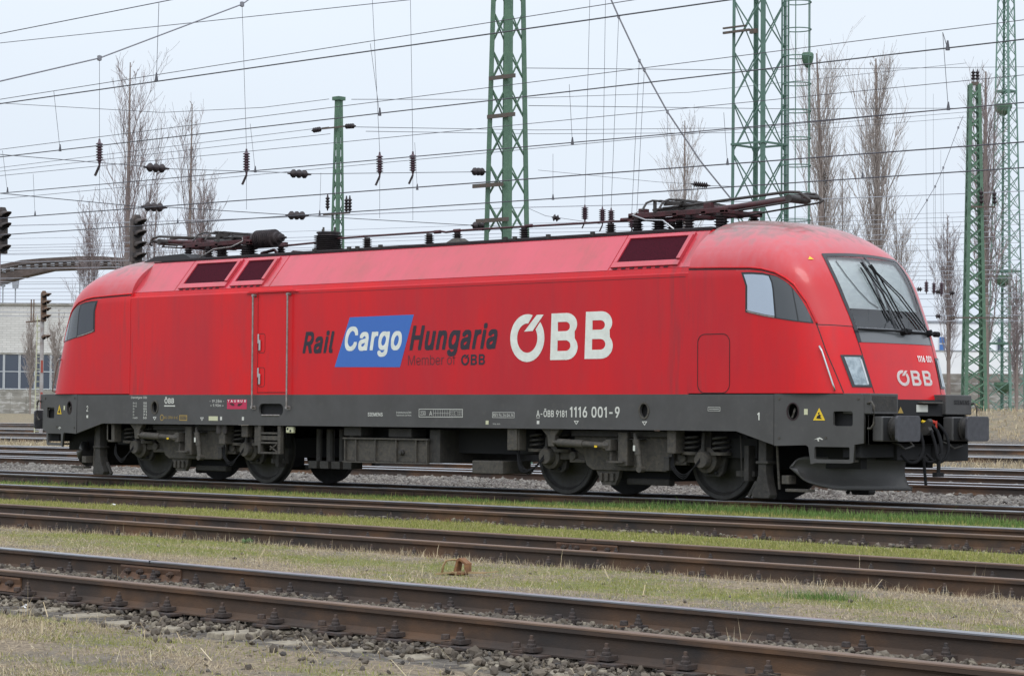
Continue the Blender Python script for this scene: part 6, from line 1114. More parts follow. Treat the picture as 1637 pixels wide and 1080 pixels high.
# between the second and nearest tracks
P = strip_pts('D', .80, 4.9, 1900, 0, 28, lambda X,Y,o: pz('s')(X,Y,o)*np.clip(.7+.6*noise2(X*1.5,Y*1.9,87),.1,1), 41)
tag(blades('dry_grass', P, .040, .0032, straw_m, .9, 42, .72), 'dry straw grass between the nearest and second tracks', kind='stuff')
P = strip_pts('D', .80, 4.9, 1500, 0, 28, pz('g'), 43)
tag(blades('moss_grass', P, .020, .005, moss_m, .7, 44), 'yellowish green moss patches between the nearest and second tracks', kind='stuff')
P = strip_pts('C', -1.05, -.80, 900, -2, 28, lambda X,Y,o: np.clip(.4+.5*noise2(X*1.5,Y,51),0,1), 52)
tag(blades('dry_grass', P, .055, .004, straw_m, .45, 53), 'taller dry grass leaning on the near rail of the second track', kind='stuff')
# foreground
def fg(X,Y,o): return pz('s')(X,Y,o)*np.clip(.45+1.1*noise2(X*1.5,Y*2.2,88)+.4*noise2(X*5,Y*5,89),.05,1)
P = strip_pts('D', -5.5, -1.0, 4200, 9, 28, fg, 45)
tag(blades('dry_grass', P, .050, .0030, straw_m, 1.0, 46, .88), 'dry straw and dead grass on the foreground dirt', kind='stuff')
P = strip_pts('D', -5.5, -1.1, 2600, 9, 28, lambda X,Y,o: np.clip(.15+1.5*noise2(X*1.1,Y*2.0,86)+.4*noise2(X*4,Y*4,85),0,1)*.8*(1-zones(X,Y)[0]), 47)
tag(blades('moss_grass', P, .020, .0045, moss_m, .8, 48), 'thin green moss on the foreground dirt', kind='stuff')
# between second and third
P = strip_pts('C', .80, 3.9, 1900, -12, 26, pz('g'), 54)
tag(blades('moss_grass', P, .034, .006, moss_m, .5, 55), 'short green grass between the second and third tracks', kind='stuff')
P = strip_pts('C', .80, 4.0, 500, -12, 26, lambda X,Y,o: np.full(len(X),.45), 56)
tag(blades('dry_grass', P, .030, .005, straw_m, .7, 57, .3), 'dry blades among the green strip behind the second track', kind='stuff')
# along the loco track
P = strip_pts('loco', -5.1, -.86, 1300, -26, 18, lambda X,Y,o: np.clip(.55+.6*noise2(X*.8,Y,61),0,1), 62)
tag(blades('moss_grass', P, .040, .008, moss_m, .5, 63), 'short grass between the third track and the locomotive', kind='stuff')
P = strip_pts('loco', -2.0, -.86, 1500, -22, 18, lambda X,Y,o: np.clip(.1+.9*smst(-4,3,X)*(.7+.5*noise2(X*.9,X*.1,64))+.2*noise2(X*.9,Y,65),0,1)*np.clip((o+2.0)/.5,0,1)*(1-.8*smst(10,14,X)), 66)
hgt = .055+.05*np.clip(noise2(P[:,0]*1.1,P[:,1],67)+.3,0,1)
tag(blades('green_grass', P, hgt, .008, green_m, .35, 68), 'bright green grass along the locomotive track', kind='stuff')
# ------------------------------------------------------------------ background
mastg = mat('mast_green', (.085,.165,.10), .6, var=(.06,.12,.08), scale=4, var2=(.16,.25,.17), scale2=15, fac2=(.55,.8))
mastp = mat('mast_pale_green', (.10,.18,.14), .65, var=(.075,.14,.11), scale=3)
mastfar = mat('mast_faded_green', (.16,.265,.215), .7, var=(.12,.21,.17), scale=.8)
mastdk = mat('bracket_steel', (.09,.09,.08), .7, .3, var=(.12,.08,.06), scale=12)
wirem = mat('overhead_wire', (.075,.075,.085), .6, .3)
wireg = mat('grey_cable', (.20,.20,.22), .6, .2)
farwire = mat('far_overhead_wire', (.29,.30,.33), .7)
bark = mat('poplar_bark', (.26,.205,.17), .95, var=(.17,.135,.12), scale=.6)
twig = mat('bare_twigs', (.30,.26,.235), .95, var=(.37,.325,.295), scale=.2)
twigr = mat('reddish_twigs', (.21,.17,.165), .95, var=(.27,.22,.21), scale=.2)
conc = mat('concrete_wall', (.30,.285,.25), .95, var=(.20,.19,.165), scale=.35, var2=(.42,.41,.38), scale2=.8, fac2=(.5,.62), stretch=(1,1,2.5))
concd = mat('dirty_concrete', (.20,.18,.15), .95, var=(.14,.125,.11), scale=.4, var2=(.3,.29,.27), scale2=.7, stretch=(1,1,2.5))
whitewall = mat('white_facade', (.74,.75,.75), .8, var=(.66,.67,.68), scale=.15)
def course_mat():
    m = mat('white_brick_facade', (.60,.59,.555), .85, var=(.52,.51,.48), scale=.2); t = m.node_tree; n = t.nodes.new; l = t.links.new; b = t.nodes['Principled BSDF']
    prev = b.inputs['Base Color'].links[0].from_socket
    c_ = n('ShaderNodeTexCoord'); br = n('ShaderNodeTexBrick'); br.inputs['Scale'].default_value = 1; br.inputs['Brick Width'].default_value = 1.2; br.inputs['Row Height'].default_value = .34
    br.inputs['Mortar Size'].default_value = .035; br.inputs['Color1'].default_value = (1,1,1,1); br.inputs['Color2'].default_value = (.9,.9,.9,1); br.inputs['Mortar'].default_value = (.68,.67,.66,1)
    mpn = n('ShaderNodeMapping'); mpn.inputs['Rotation'].default_value = (R(90),0,0); l(c_.outputs['Object'], mpn.inputs[0]); l(mpn.outputs[0], br.inputs[0])
    x = n('ShaderNodeMix'); x.data_type = 'RGBA'; x.blend_type = 'MULTIPLY'; x.inputs[0].default_value = 1; l(prev, x.inputs[6]); l(br.outputs['Color'], x.inputs[7]); l(x.outputs[2], b.inputs['Base Color']); return m
brickm = course_mat()
winm = mat('dark_window', (.035,.045,.065), .08, .2, coat=.5)
mull = mat('window_mullion', (.45,.47,.48), .6)
bluem = mat('blue_panel', (.05,.14,.35), .4)
bridgem = mat('footbridge_brown', (.085,.062,.052), .8, var=(.05,.04,.036), scale=.5, var2=(.12,.095,.085), scale2=1.5)
lampgrey = mat('lamp_grey', (.27,.29,.31), .6, var=(.2,.21,.23), scale=3)
rustm = mat('signal_rust', (.16,.085,.05), .85, var=(.07,.05,.045), scale=6, var2=(.22,.15,.09), scale2=11)
darksig = mat('signal_dark', (.05,.045,.045), .8, var=(.09,.07,.06), scale=7)
postgrey = mat('post_grey', (.38,.37,.36), .8, var=(.26,.22,.2), scale=3)
redpost = mat('red_band', (.30,.06,.04), .7)
discm = mat('insulator_maroon', (.07,.04,.05), .35)
ARZ = math.atan2(rh[1], rh[0])
def gpt(px, d):
    p = at(px, 660, d); return Vector((p.x, p.y, float(gz(p.x, p.y))))
def lattice(name, label, px, d, H, sb, st_, fw, panel, m, rz=0, cat='lattice mast', z0=None, braces='X', bw=.045, group=None):
    g = gpt(px, d); T = tag(empty(name, g, rz), label, cat, group)
    t_ = .012
    def hw(z): return (sb+(st_-sb)*z/H)/2
    for sx in (-1,1):
        for sy in (-1,1):
            b = MB()
            for ax in (0,1):
                vs = []
                for z in (0,H):
                    h = hw(z); c_ = (sx*h, sy*h)
                    if ax == 0: q_ = [(c_[0],c_[1]),(c_[0]-sx*fw,c_[1]),(c_[0]-sx*fw,c_[1]-sy*t_),(c_[0],c_[1]-sy*t_)]
                    else: q_ = [(c_[0],c_[1]-sy*t_),(c_[0]-sx*t_,c_[1]-sy*t_),(c_[0]-sx*t_,c_[1]-sy*fw),(c_[0],c_[1]-sy*fw)]
                    vs += [(x_,y_,z) for x_,y_ in q_]
                b.add(vs, [(0,1,2,3),(7,6,5,4),(0,4,5,1),(1,5,6,2),(2,6,7,3),(3,7,4,0)])
            b.build('leg', m, T)
    b = MB(); n = int(H/panel)
    for i in range(n):
        z0_, z1_ = i*panel+.05, (i+1)*panel+.05; h0, h1 = hw(z0_)-t_-.004, hw(z1_)-t_-.004
        for fc_ in range(4):
            def P_(u, z, h): return [(u*h,-h,z),(h,u*h,z),(-u*h,h,z),(-h,-u*h,z)][fc_]
            up = [Vector((0,1,0)),Vector((1,0,0)),Vector((0,1,0)),Vector((1,0,0))][fc_]
            if braces == 'X' or i % 2 == 0: b.bar(P_(-1,z0_,h0), P_(1,z1_,h1), bw, .012, up)
            if braces == 'X' or i % 2 == 1:
                dd = .014; q = [Vector((0,dd,0)),Vector((-dd,0,0)),Vector((0,-dd,0)),Vector((dd,0,0))][fc_]
                b.bar(Vector(P_(1,z0_,h0))+q, Vector(P_(-1,z1_,h1))+q, bw, .012, up)
    b.build('bracing', m, T)
    return T
TOPF = {}
mastB = lattice('lattice_mast', 'broad green lattice mast in the middle, cut off by the top of the picture', 808, 61, 17.5, 1.0, .46, .16, .98, mastg)
for z_, x0_, x1_, y_ in ((7.25,-.75,.3,-.45),(6.35,-.62,.5,-.45),(9.0,-.3,.65,-.4),(9.98,-.25,.65,-.4),(4.9,-.7,.6,-.47),(12.4,-.3,.75,-.36)):
    MB().box(x0_,x1_,y_-.05,y_-.01,z_-.05,z_+.05).build('cross_arm', mastdk, mastB)
mastA = lattice('lattice_mast', 'slim green lattice mast left of the middle with small insulators near its top', 537, 80, 12.0, .52, .19, .10, .42, mastg, bw=.035)
MB().box(-.16,.16,-.16,.16,11.9,12.02).build('cap', mastg, mastA)
for q in ((-.6,.5,-.21,-.17,10.95,11.0),(-.5,.75,-.21,-.17,8.05,8.10)): MB().box(*q).build('cross_arm', mastdk, mastA)
def strain(parent, p, q, m, r=.09, n=4):
    """string of insulator discs between two points"""
    p, q = Vector(p), Vector(q); d = (q-p); Ln = d.length; d.normalize(); rot = d.to_track_quat('Z','Y').to_matrix()
    pr_ = [(.02,0),(.03,Ln*.12)]
    for i in range(n):
        z0 = Ln*(.15+.7*i/n); dz = Ln*.7/n; pr_ += [(r*.55,z0),(r,z0+dz*.35),(r,z0+dz*.5),(r*.5,z0+dz*.8)]
    pr_ += [(.03,Ln*.88),(.02,Ln)]
    b = MB(); b.lathe(pr_, (0,0,0), 'Z', 10); b.v = [tuple(rot @ Vector(v)+p) for v in b.v]
    return b.build('insulator', m, parent, smooth=35)
for x0_, z_ in ((-.62,10.97),(.48,10.97)): strain(mastA, (x0_,-.19,z_), (x0_+(.55 if x0_ > 0 else -.5),-.19,z_-.02), insm, .09)
for x0_ in (.62,.78): strain(mastA, (x0_,-.19,8.05), (x0_,-.19,8.65), insm, .08)
strain(mastA, (-.3,-.19,8.2), (-.3,-.19,8.75), insm, .08)
mastC = lattice('ladder_tower', 'wide green lattice tower with caged ladder and hanging bell lamp', 1212, 72, 22, 1.24, 1.12, .11, 1.55, mastp, cat='lattice tower', bw=.045)
b = MB()
h_ = .6
for z_ in (9.6,): 
    for q_ in (((-h_,-h_,z_),(h_,-h_,z_)),((h_,-h_,z_),(h_,h_,z_)),((-h_,-h_,z_),(-h_,h_,z_)),((-h_,h_,z_),(h_,h_,z_))): b.bar(q_[0],q_[1],.05,.06)
b.build('ring_beam', mastp, mastC)
b = MB(); lx, ly = .62, .30
for y_ in (ly-.03,): pass
b.tube((lx,.30,0),(lx,.30,22),.03); b.tube((lx,.62,0),(lx,.62,22),.03)
for i in range(70): b.tube((lx,.30,.3+.3*i),(lx,.62,.3+.3*i),.014,n=6)
b.build('ladder', mastp, mastC)
b = MB()
for i in range(24):
    z_ = 3.2+.82*i; n_ = 14; pts = [(lx+.40+.44*math.cos(a_), .50+.42*math.sin(a_), z_) for a_ in [R(-155+310*k/n_) for k in range(n_+1)]]; b.path(pts, .018, 5)
for a_ in (-60,0,60): b.tube((lx+.40+.44*math.cos(R(a_)),.50+.42*math.sin(R(a_)),3),(lx+.40+.44*math.cos(R(a_)),.50+.42*math.sin(R(a_)),22),.016)
b.build('ladder_cage', mastp, mastC)
b = MB(); b.lathe([(.15,.0),(.18,.04),(.18,.15),(.14,.31),(.07,.43),(.02,.46),(0,.46)], (0,0,0), 'Z', 18); b.v = [(x_+lx+.62,y_+.75,12.35-z_) for x_,y_,z_ in b.v]
b.build('bell_lamp', mastg, mastC, smooth=40)
for q in ((-.85,.15,-.72,-.66,12.95,13.02),(-.85,.0,-.72,-.66,13.1,13.15),(.16,.4,-.72,-.62,12.86,13.0)): MB().box(*q).build('cross_arm', mastdk, mastC)
mastD = lattice('lattice_mast', 'tall narrow green lattice mast at the right, tapering to a point with insulators', 1557, 128, 17.5, 1.22, .62, .17, .75, mastg, bw=.08, rz=ARZ)
for q in ((-.2,.2,-.3,-.2,17.4,17.6),(-.3,1.0,-.72,-.66,10.8,10.9),(-1.4,1.9,-.80,-.74,4.9,4.98)): MB().box(*q).build('cross_arm', mastdk, mastD)
for x0_, z0_, z1_ in ((-.1,17.6,18.3),(.12,17.6,18.3),(.25,10.9,11.9),(.95,10.9,11.8)): strain(mastD, (x0_,-.25 if z0_ > 15 else -.69,z0_), (x0_,-.25 if z0_ > 15 else -.69,z1_), insm, .12, 3)
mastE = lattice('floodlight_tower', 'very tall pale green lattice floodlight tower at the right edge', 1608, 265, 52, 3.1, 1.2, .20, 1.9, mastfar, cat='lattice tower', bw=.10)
b = MB()
for z_ in (16,36,8): 
    h_ = 1.45-.95*z_/52
    for q_ in (((-h_,-h_,z_),(h_,-h_,z_)),((h_,-h_,z_),(h_,h_,z_)),((-h_,-h_,z_),(-h_,h_,z_)),((-h_,h_,z_),(h_,h_,z_))): b.bar(q_[0],q_[1],.14,.22)
b.build('ring_beam', mastp, mastE)
for z_ in (15.2,34.2,3.4): b = MB(); b.lathe([(.2,z_-1.0),(.8,z_-.5),(1.0,z_),(1.0,z_+.3)], (0,-.6,0), 'Z', 14); b.build('lamp_bowl', mastg, mastE)
b = MB(); b.tube((-.35,0,0),(-.35,0,50),.05,n=6); b.tube((.35,0,0),(.35,0,50),.05,n=6)
for i in range(100): b.tube((-.35,0,.5*i),(.35,0,.5*i),.03,n=4)
b.build('ladder', mastp, mastE)
# ---- catenary lines: contact wire, messenger wire and droppers
def wire_mb(b, p, q, r, sag=0, n=10):
    p, q = Vector(p), Vector(q); k = n if sag else 1
    pts = [p.lerp(q, i/k)-Vector((0,0,sag*4*(i/k)*(1-i/k))) for i in range(k+1)]; b.path(pts, r, 5)
def catenary(label, c0, c1, m0, m1, drops, rc=.009, rm=.0062):
    A, B_ = onZ(*c0, 5.7), onZ(*c1, 5.7); d = (B_-A).normalized(); A2, B2 = A-d*70, B_+d*25
    MA, MBp = onY(*m0, A.y), onY(*m1, B_.y); dm = (MBp-MA).normalized(); M1, M2 = MA-dm*70, MBp+dm*25
    T = tag(empty('catenary_line', (A2.x,A2.y,5.7)), label, 'overhead line', 'overhead contact lines along the tracks')
    o_ = Vector(T.location)
    b = MB(); wire_mb(b, A2-o_, B2-o_, rc); b.build('contact_wire', wirem, T)
    b = MB(); wire_mb(b, M1-o_, M2-o_, rm); b.build('messenger_wire', wirem, T)
    for (x0_, y0_, x1_, y1_) in drops:
        P0 = onY(x0_, y0_, A.y+(B_.y-A.y)*.3) ; P1 = onY(x1_, y1_, A.y+(B_.y-A.y)*.3)
        b = MB(); b.tube(P0-o_, P1-o_, .005, n=4); b.build('dropper', wirem, T); b = MB(); b.tube(P1-o_+Vector((0,0,.10)), P1-o_-Vector((0,0,.02)), .01,.028, n=6); b.build('clamp', wirem, T)
    return T
catenary('topmost overhead line, steepest of the contact wires above the locomotive', (0,166),(1167,0),(0,54),(274,0),[(254,5,250,128)], .009,.007)
catenary('second overhead line from the top, just above the slim mast', (96,240),(1637,63),(0,159),(1014,0),[(86,146,96,240),(592,70,607,183),(1507,52,1515,78)])
catenary('third overhead line from the top with droppers, crossing the slim mast', (12,308),(1637,164),(0,239),(1637,32),[(4,241,12,307),(400,198,408,274),(910,135,915,229),(1507,52,1516,174)])
catenary('fourth overhead line from the top, running right above the roof', (56,345),(1637,227),(0,281),(1637,120),[(53,278,56,344),(663,228,667,302),(1157,180,1163,262)], .012)
catenary('lowest of the thick overhead lines, just above the pantographs', (284,357),(1637,268),(0,318),(1220,203),[(285,293,284,356),(513,276,511,343),(884,246,884,318),(1377,199,1379,284)], .012)
def cable(label, pts, r, m=wirem, name='overhead_wire', cat='overhead wire', group='wires over the yard', dots=None):
    o_ = Vector(pts[0]); T = MB(); T.path([Vector(p)-o_ for p in pts], r, 5)
    for p in dots or (): 
        q = Vector(p)-o_; T.lathe([(0,-.07),(.05,-.05),(.05,.05),(0,.07)], q, 'Z', 8)
    o = T.build(name, m, None, loc=o_); return tag(o, label, cat, group)
def hang_ins(label, px, y0, y1, y2, d, y3=None, px0=None, tail=True):
    """insulator string hanging on a thin wire"""
    p0, p1, p2 = at(px0 if px0 is not None else px, y0, d), at(px, y1, d), at(px, y2, d)
    T = tag(empty('hanging_insulator', p1), label, 'insulator', 'insulators hanging from the cross spans')
    b = MB(); b.tube(p0-p1, (0,0,0), .006*d/60, n=5); b.build('suspension_wire', wirem, T)
    strain(T, (0,0,0), p2-p1, discm, .095*(d/61), 7)
    if y3: b = MB(); b.tube(p2-p1, at(px+(3 if False else 0), y3, d)-p1, .005*d/60, n=5); b.build('suspension_wire', wirem, T)
    if tail: q = p2-p1; b = MB(); b.bar(q, q+Vector((-.09,-.05,-.22)), .05,.04); b.build('clamp', insm, T)
    return T
XS = -14.5
c3 = [onX(x_, y_, XS) for x_, y_ in ((-260,180),(0,130),(159,93),(387,7))]+[Vector((XS,mastB.location.y-3.5,14.0)), Vector((XS+.3,mastB.location.y-.3,17.2))]
cable('thick grey span cable rising from the left edge to the top of the picture', c3, .016, wireg, 'span_cable', 'span cable', 'cross span cables', dots=[c3[2],c3[3]])
c4 = [onX(x_, y_, XS) for x_, y_ in ((-260,230),(0,247),(230,266),(270,270),(460,276),(500,278),(752,275))]
cable('upper horizontal cross wire ending at the broad middle mast', c4, .008, wirem)
c5 = [onX(x_, y_, XS) for x_, y_ in ((-260,288),(0,309),(230,331),(265,331),(455,343),(490,345),(752,360),(800,362))]
cable('lower horizontal cross wire ending at the broad middle mast', c5, .009, wirem)
def flat_ins(label, x0, y0, x1, y1, X=None, d=None):
    f = (lambda a, b_: onX(a, b_, X)) if d is None else (lambda a, b_: at(a, b_, d))
    p, q = f(x0,y0), f(x1,y1); T = tag(empty('strain_insulator', p), label, 'insulator', 'strain insulators in the cross wires')
    strain(T, (0,0,0), q-p, insm, .105, 3); return T
for nm, x0_, y0_, x1_, y1_ in (('dark strain insulator in the upper cross wire beside the tall left tree',230,267,270,270),('dark strain insulator in the upper cross wire left of the slim mast',460,277,497,279),('dark strain insulator at the left side of the broad mast, upper one',753,274,777,275),
    ('dark strain insulator in the lower cross wire above the dark signal head',226,330,267,332),('dark strain insulator in the lower cross wire left of the slim mast',457,344,493,345),('dark strain insulator at the left side of the broad mast, lower one',753,360,780,363)):
    flat_ins(nm, x0_, y0_, x1_, y1_, XS)
for nm, px_, px0_, y0_, y1_, y2_, y3_ in (('insulator string hanging left of the tall left tree',159,159,93,222,265,320),('insulator string hanging above the rear pantograph',394,387,7,238,280,335),('left one of two insulator strings between the slim and the broad mast',607,595,-5,243,282,349),('right one of two insulator strings between the slim and the broad mast',660,656,-5,242,280,352)):
    dd = (onX(px_, y1_, XS)-CP).dot(dv); hang_ins(nm, px_, y0_, y1_, y2_, dd, y3_, px0_)
# second cross span, farther away behind the front pantograph
Dp = 84
sp2 = [at(x_, y_, Dp) for x_, y_ in ((930,-100),(977,0),(989,27),(1022,97),(1030,112),(1067,179),(1120,258),(1172,322))]
cable('thick grey span cable slanting down to the right towards the ladder tower', sp2, .030, wireg, 'span_cable', 'span cable', 'cross span cables', dots=sp2[2:6])
for i, (px_, px0_, y0_, y1_, y2_) in enumerate(((935,943,-5,327,355),(963,968,-5,330,360),(977,989,27,332,360),(1010,1022,97,340,368),(1018,1030,112,340,366))):
    hang_ins('small insulator string behind the locomotive roof, %s from the left of five' % ('first','second','third','fourth','fifth')[i], px_, y0_, y1_, y2_, Dp, None, px0_)
cable('thin vertical wire hanging from the grey span cable in front of a tree', [at(1067,179,Dp), at(1066,275,Dp)], .007)
cable('horizontal wire high between the broad mast and the right edge', [at(840,109,70), at(1170,112,78), at(1640,107,95), at(1900,100,105)], .010)
cable('horizontal wire below it between the broad mast and the right edge', [at(845,169,70), at(1240,174,80), at(1640,173,95), at(1900,175,105)], .010)
cable('thin cross wire from the broad mast down to the middle of the roof', [at(780,362,62), at(815,366,66), at(870,340,Dp), at(905,352,Dp), at(960,356,Dp)] if False else [at(838,330,Dp), at(872,345,Dp), at(960,358,Dp)], .008)
tI = tag(empty('strain_insulator', at(882,347,Dp)), 'round dark insulator above the middle of the roof', 'insulator', 'strain insulators in the cross wires'); strain(tI, (0,0,0), at(896,350,Dp)-at(882,347,Dp), insm, .13, 2)
tI = tag(empty('strain_insulator', at(1104,294,Dp)), 'dark ribbed insulator in front of the tree beside the front pantograph', 'insulator', 'strain insulators in the cross wires'); strain(tI, (0,0,0), at(1136,297,Dp)-at(1104,294,Dp), insm, .12, 7)
cable('wire running into the ribbed insulator beside the front pantograph', [at(860,272,Dp), at(1052,291,Dp), at(1104,294,Dp)], .007); cable('short wire leaving the ribbed insulator beside the front pantograph', [at(1136,297,Dp), at(1170,298,Dp)], .010)
a_top = mastA.location
cable('feeder wire from the left edge to the top of the slim mast', [at(-200,150,95), at(0,165,90), at(259,180,85), at(420,172,82), at(526,158.5,80)], .010)
cable('upper feeder wire from the left to the middle of the slim mast', [at(-200,297,92), at(0,268,90), at(526,203,80)], .009)
cable('lower feeder wire from the left to the middle of the slim mast', [at(-200,303,92), at(0,274,90), at(528,214,80)], .009)
cable('top feeder wire from the slim mast to the tall narrow mast', [at(562,159,80), at(781,159,92), at(1100,148,105), at(1545,101,128)], .011)
cable('second feeder wire from the slim mast to the tall narrow mast', [at(563,203,80), at(860,208,92), at(1240,204,108), at(1560,178,128)], .011)
cable('third feeder wire from the slim mast to the tall narrow mast', [at(585,210,80), at(860,214,92), at(1240,212,108), at(1565,186,128)], .010)
cable('long thin wire high across the left half of the sky', [onY(0,69,12), onY(655,0,12)], .010)
cable('slanting grey guy cable between two poplars on the right', [at(1540,185,120), at(1532,204,120), at(1508,268,120), at(1495,298,120), at(1482,320,120), at(1462,352,120)], .016, wireg, 'span_cable', 'span cable', 'cross span cables', dots=[at(1532,204,120), at(1508,268,120), at(1495,298,120), at(1482,320,120)])
ORD_ = ('first','second','third')
for i, (x_, a0, a1) in enumerate(((1508,268,420),(1495,298,430),(1482,320,414))): cable('thin vertical wire under the grey guy cable on the right, %s from the right' % ORD_[i], [at(x_,a0,120), at(x_+.5,a1,120)], .008)
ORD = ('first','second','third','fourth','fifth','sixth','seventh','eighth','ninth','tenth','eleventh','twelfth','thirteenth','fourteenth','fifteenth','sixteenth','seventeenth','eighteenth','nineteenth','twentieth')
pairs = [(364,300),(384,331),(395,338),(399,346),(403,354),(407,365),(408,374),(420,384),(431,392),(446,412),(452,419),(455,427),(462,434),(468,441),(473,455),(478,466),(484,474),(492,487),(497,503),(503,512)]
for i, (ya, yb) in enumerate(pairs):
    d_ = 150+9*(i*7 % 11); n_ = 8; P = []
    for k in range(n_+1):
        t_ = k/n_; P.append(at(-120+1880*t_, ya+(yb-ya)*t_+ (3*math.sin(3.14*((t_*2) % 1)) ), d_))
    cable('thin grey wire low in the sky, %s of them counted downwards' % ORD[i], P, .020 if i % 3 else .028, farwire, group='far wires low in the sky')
for i, (x_, y0_, y1_) in enumerate(((1481,447,470),(1493,449,472),(1505,448,474))):
    p = at(x_,y0_,140); T = tag(empty('hanging_insulator', p), 'purplish insulator right of the cab, %s of three' % ORD[i], 'insulator', 'insulators hanging right of the cab'); strain(T, (0,0,0), at(x_,y1_,140)-p, discm, .14, 6)
    cable('fine vertical wire above the %s insulator right of the cab' % ORD[i], [at(x_-1,60+i*90,140), at(x_-1,170+50*i,140), at(x_,y0_,140)], .007)
for i, (x_, y_) in enumerate(((1470,462),(1500,466),(1522,468),(1500,505),(1523,507))):
    p = at(x_-5,y_,135); T = tag(empty('strain_insulator', p), 'round dark insulator right of the windscreen, %s of five' % ORD[i], 'insulator', 'round insulators right of the windscreen'); strain(T, (0,0,0), at(x_+5,y_+.5,135)-p, insm, .14, 2)
# ---- bare trees
def tree(label, px, ytop, d, halfw, seed, leaders=1, thick=.38, dens=1.0, twm=None, base_t=.22, ybase=None):
    rnd = random.Random(seed); g = gpt(px, d); H = at(px, ytop, d).z-g.z; W = halfw*.62*d/FPX
    T = tag(empty('bare_tree', g), label, 'tree', 'bare trees behind the yard')
    tb, cb = MB(), MB()
    def br(p, dr, Ln, r, lev):
        k = 5 if lev < 2 else 3; pts = [p]; rs = [r]; d_ = dr.copy()
        for i in range(k):
            jt = .12 if lev else .015; d_ = (d_+Vector((rnd.uniform(-jt,jt),rnd.uniform(-jt,jt),.13 if lev > 0 else .04))).normalized()
            pts.append(pts[-1]+d_*Ln/k); rs.append(max(r*(1-.88*(i+1)/k), .0125*d/240))
        (tb if lev == 0 else cb).path(pts, rs, 6 if lev == 0 else 3, caps=False)
        if lev >= 3: return
        n = int(26*dens) if lev == 0 else (int(9*max(.5,Ln/(H*.22))) if lev == 1 else 4)
        for j in range(n):
            t = base_t+(1-base_t)*((j+rnd.random())/n)**.95 if lev == 0 else rnd.uniform(.12,.98)
            f = t*k; a = min(int(f), k-1); q = pts[a].lerp(pts[a+1], f-a); dloc = (pts[a+1]-pts[a]).normalized()
            az = rnd.uniform(0, 6.283)
            if lev == 0:
                L2 = H*min((1-t)*rnd.uniform(.5,.95)+.015, rnd.uniform(.20,.46)); shp = min(1,.62+t*1.1)
                tilt = min(.95, math.asin(min(.75, W*shp*rnd.uniform(.15,1.0)**.8/L2))*1.2+.03); r2_ = max(r*(1-.82*t)*.26, .022)
            elif lev == 1: L2 = Ln*rnd.uniform(.15,.34); r2_ = r*.42; tilt = rnd.uniform(.25,.55)
            else: L2 = Ln*rnd.uniform(.35,.65); r2_ = r*.5; tilt = rnd.uniform(.3,.75)
            side = dloc.orthogonal().normalized(); side.rotate(Matrix.Rotation(az,3,dloc)); nd = (dloc*math.cos(tilt)+side*math.sin(tilt)).normalized()
            br(q, nd, L2, max(r2_,.0125*d/240), lev+1)
    for l_ in range(leaders):
        off = Vector((0,0,0)); a_ = rnd.uniform(0,6.28); dr = Vector((math.cos(a_)*.03*l_,math.sin(a_)*.03*l_,1)).normalized()
        br(off, dr, H*(1-.12*l_), thick*(1-.25*l_), 0)
    tb.build('trunk', bark, T, smooth=True); cb.build('crown', twm or twig, T)
    return T
tree('tallest bare poplar at the left, behind the dark signal head', 197, 97, 215, 88, 1, 1, .42, 1.05, twigr)
tree('slender bare tree left of the middle, behind the rear pantograph', 300, 165, 215, 46, 2, 1, .34, .7, twigr)
tree('lower bare tree close to the right of the slender one', 325, 275, 220, 34, 3, 2, .22, .7, twigr, .3)
tree('small bare tree at the far left, left of the tallest poplar', 143, 322, 225, 30, 4, 2, .18, .7, twigr)
tree('small bare tree just right of the tallest poplar', 238, 290, 225, 30, 5, 2, .18, .6, twigr)
tree('bare poplar behind the collector of the front pantograph', 1093, 192, 235, 62, 6, 1, .36, 1.1, twig)
tree('bare poplar just right of the ladder tower', 1318, 82, 250, 46, 7, 1, .6, 1.9, twig, .16)
tree('small bare tree between the two big right poplars', 1345, 268, 250, 24, 8, 1, .22, .7, twig)
tree('broad bare poplar above the windscreen', 1404, 92, 250, 52, 9, 1, .62, 1.9, twig, .2)
tree('low bare tree right of the windscreen top', 1432, 330, 255, 24, 10, 2, .2, .7, twig)
tree('dark reddish poplar behind the tall narrow mast', 1572, 112, 245, 50, 11, 1, .62, 1.4, twigr, .16)
tree('low reddish tree left of the tall narrow mast', 1516, 345, 250, 36, 12, 2, .25, .8, twigr)
tree('low bare tree at the foot of the floodlight tower', 1625, 440, 240, 22, 13, 2, .2, .7, twigr)
tree('thin bare shrub before the brick building, left of the signal post', 48, 500, 290, 14, 14, 2, .08, .5, twig, .1)
tree('thin bare shrub before the brick building, right of the signal post', 92, 495, 290, 16, 15, 2, .08, .5, twig, .1)
def bush(label, px, d, h, wd_, cols, seed, cat='bush'):
    r = np.random.RandomState(seed); g = gpt(px, d); n = 380
    P = np.stack([r.normal(0,wd_*.35,n), r.normal(0,wd_*.35,n), np.abs(r.normal(0,h*.35,n))], 1)
    o = blades('bush', P, h*.22, .10, blade_mat('bush_leaves', cols), .8, seed); o.location = g; return tag(o, label, cat)
bush('yellow flowering bush at the foot of the tall narrow mast', 1562, 175, 2.4, 1.6, [(.22,.19,.07),(.30,.26,.08),(.2,.16,.09)], 71)
bush('dry brown bush behind the far buffer', 1540, 190, 2.4, 2.4, [(.20,.15,.09),(.26,.20,.12),(.16,.14,.06)], 72)
bush('dry brown bush at the right edge before the wall', 1622, 200, 1.6, 2.6, [(.20,.15,.09),(.26,.20,.12),(.12,.14,.05)], 73)
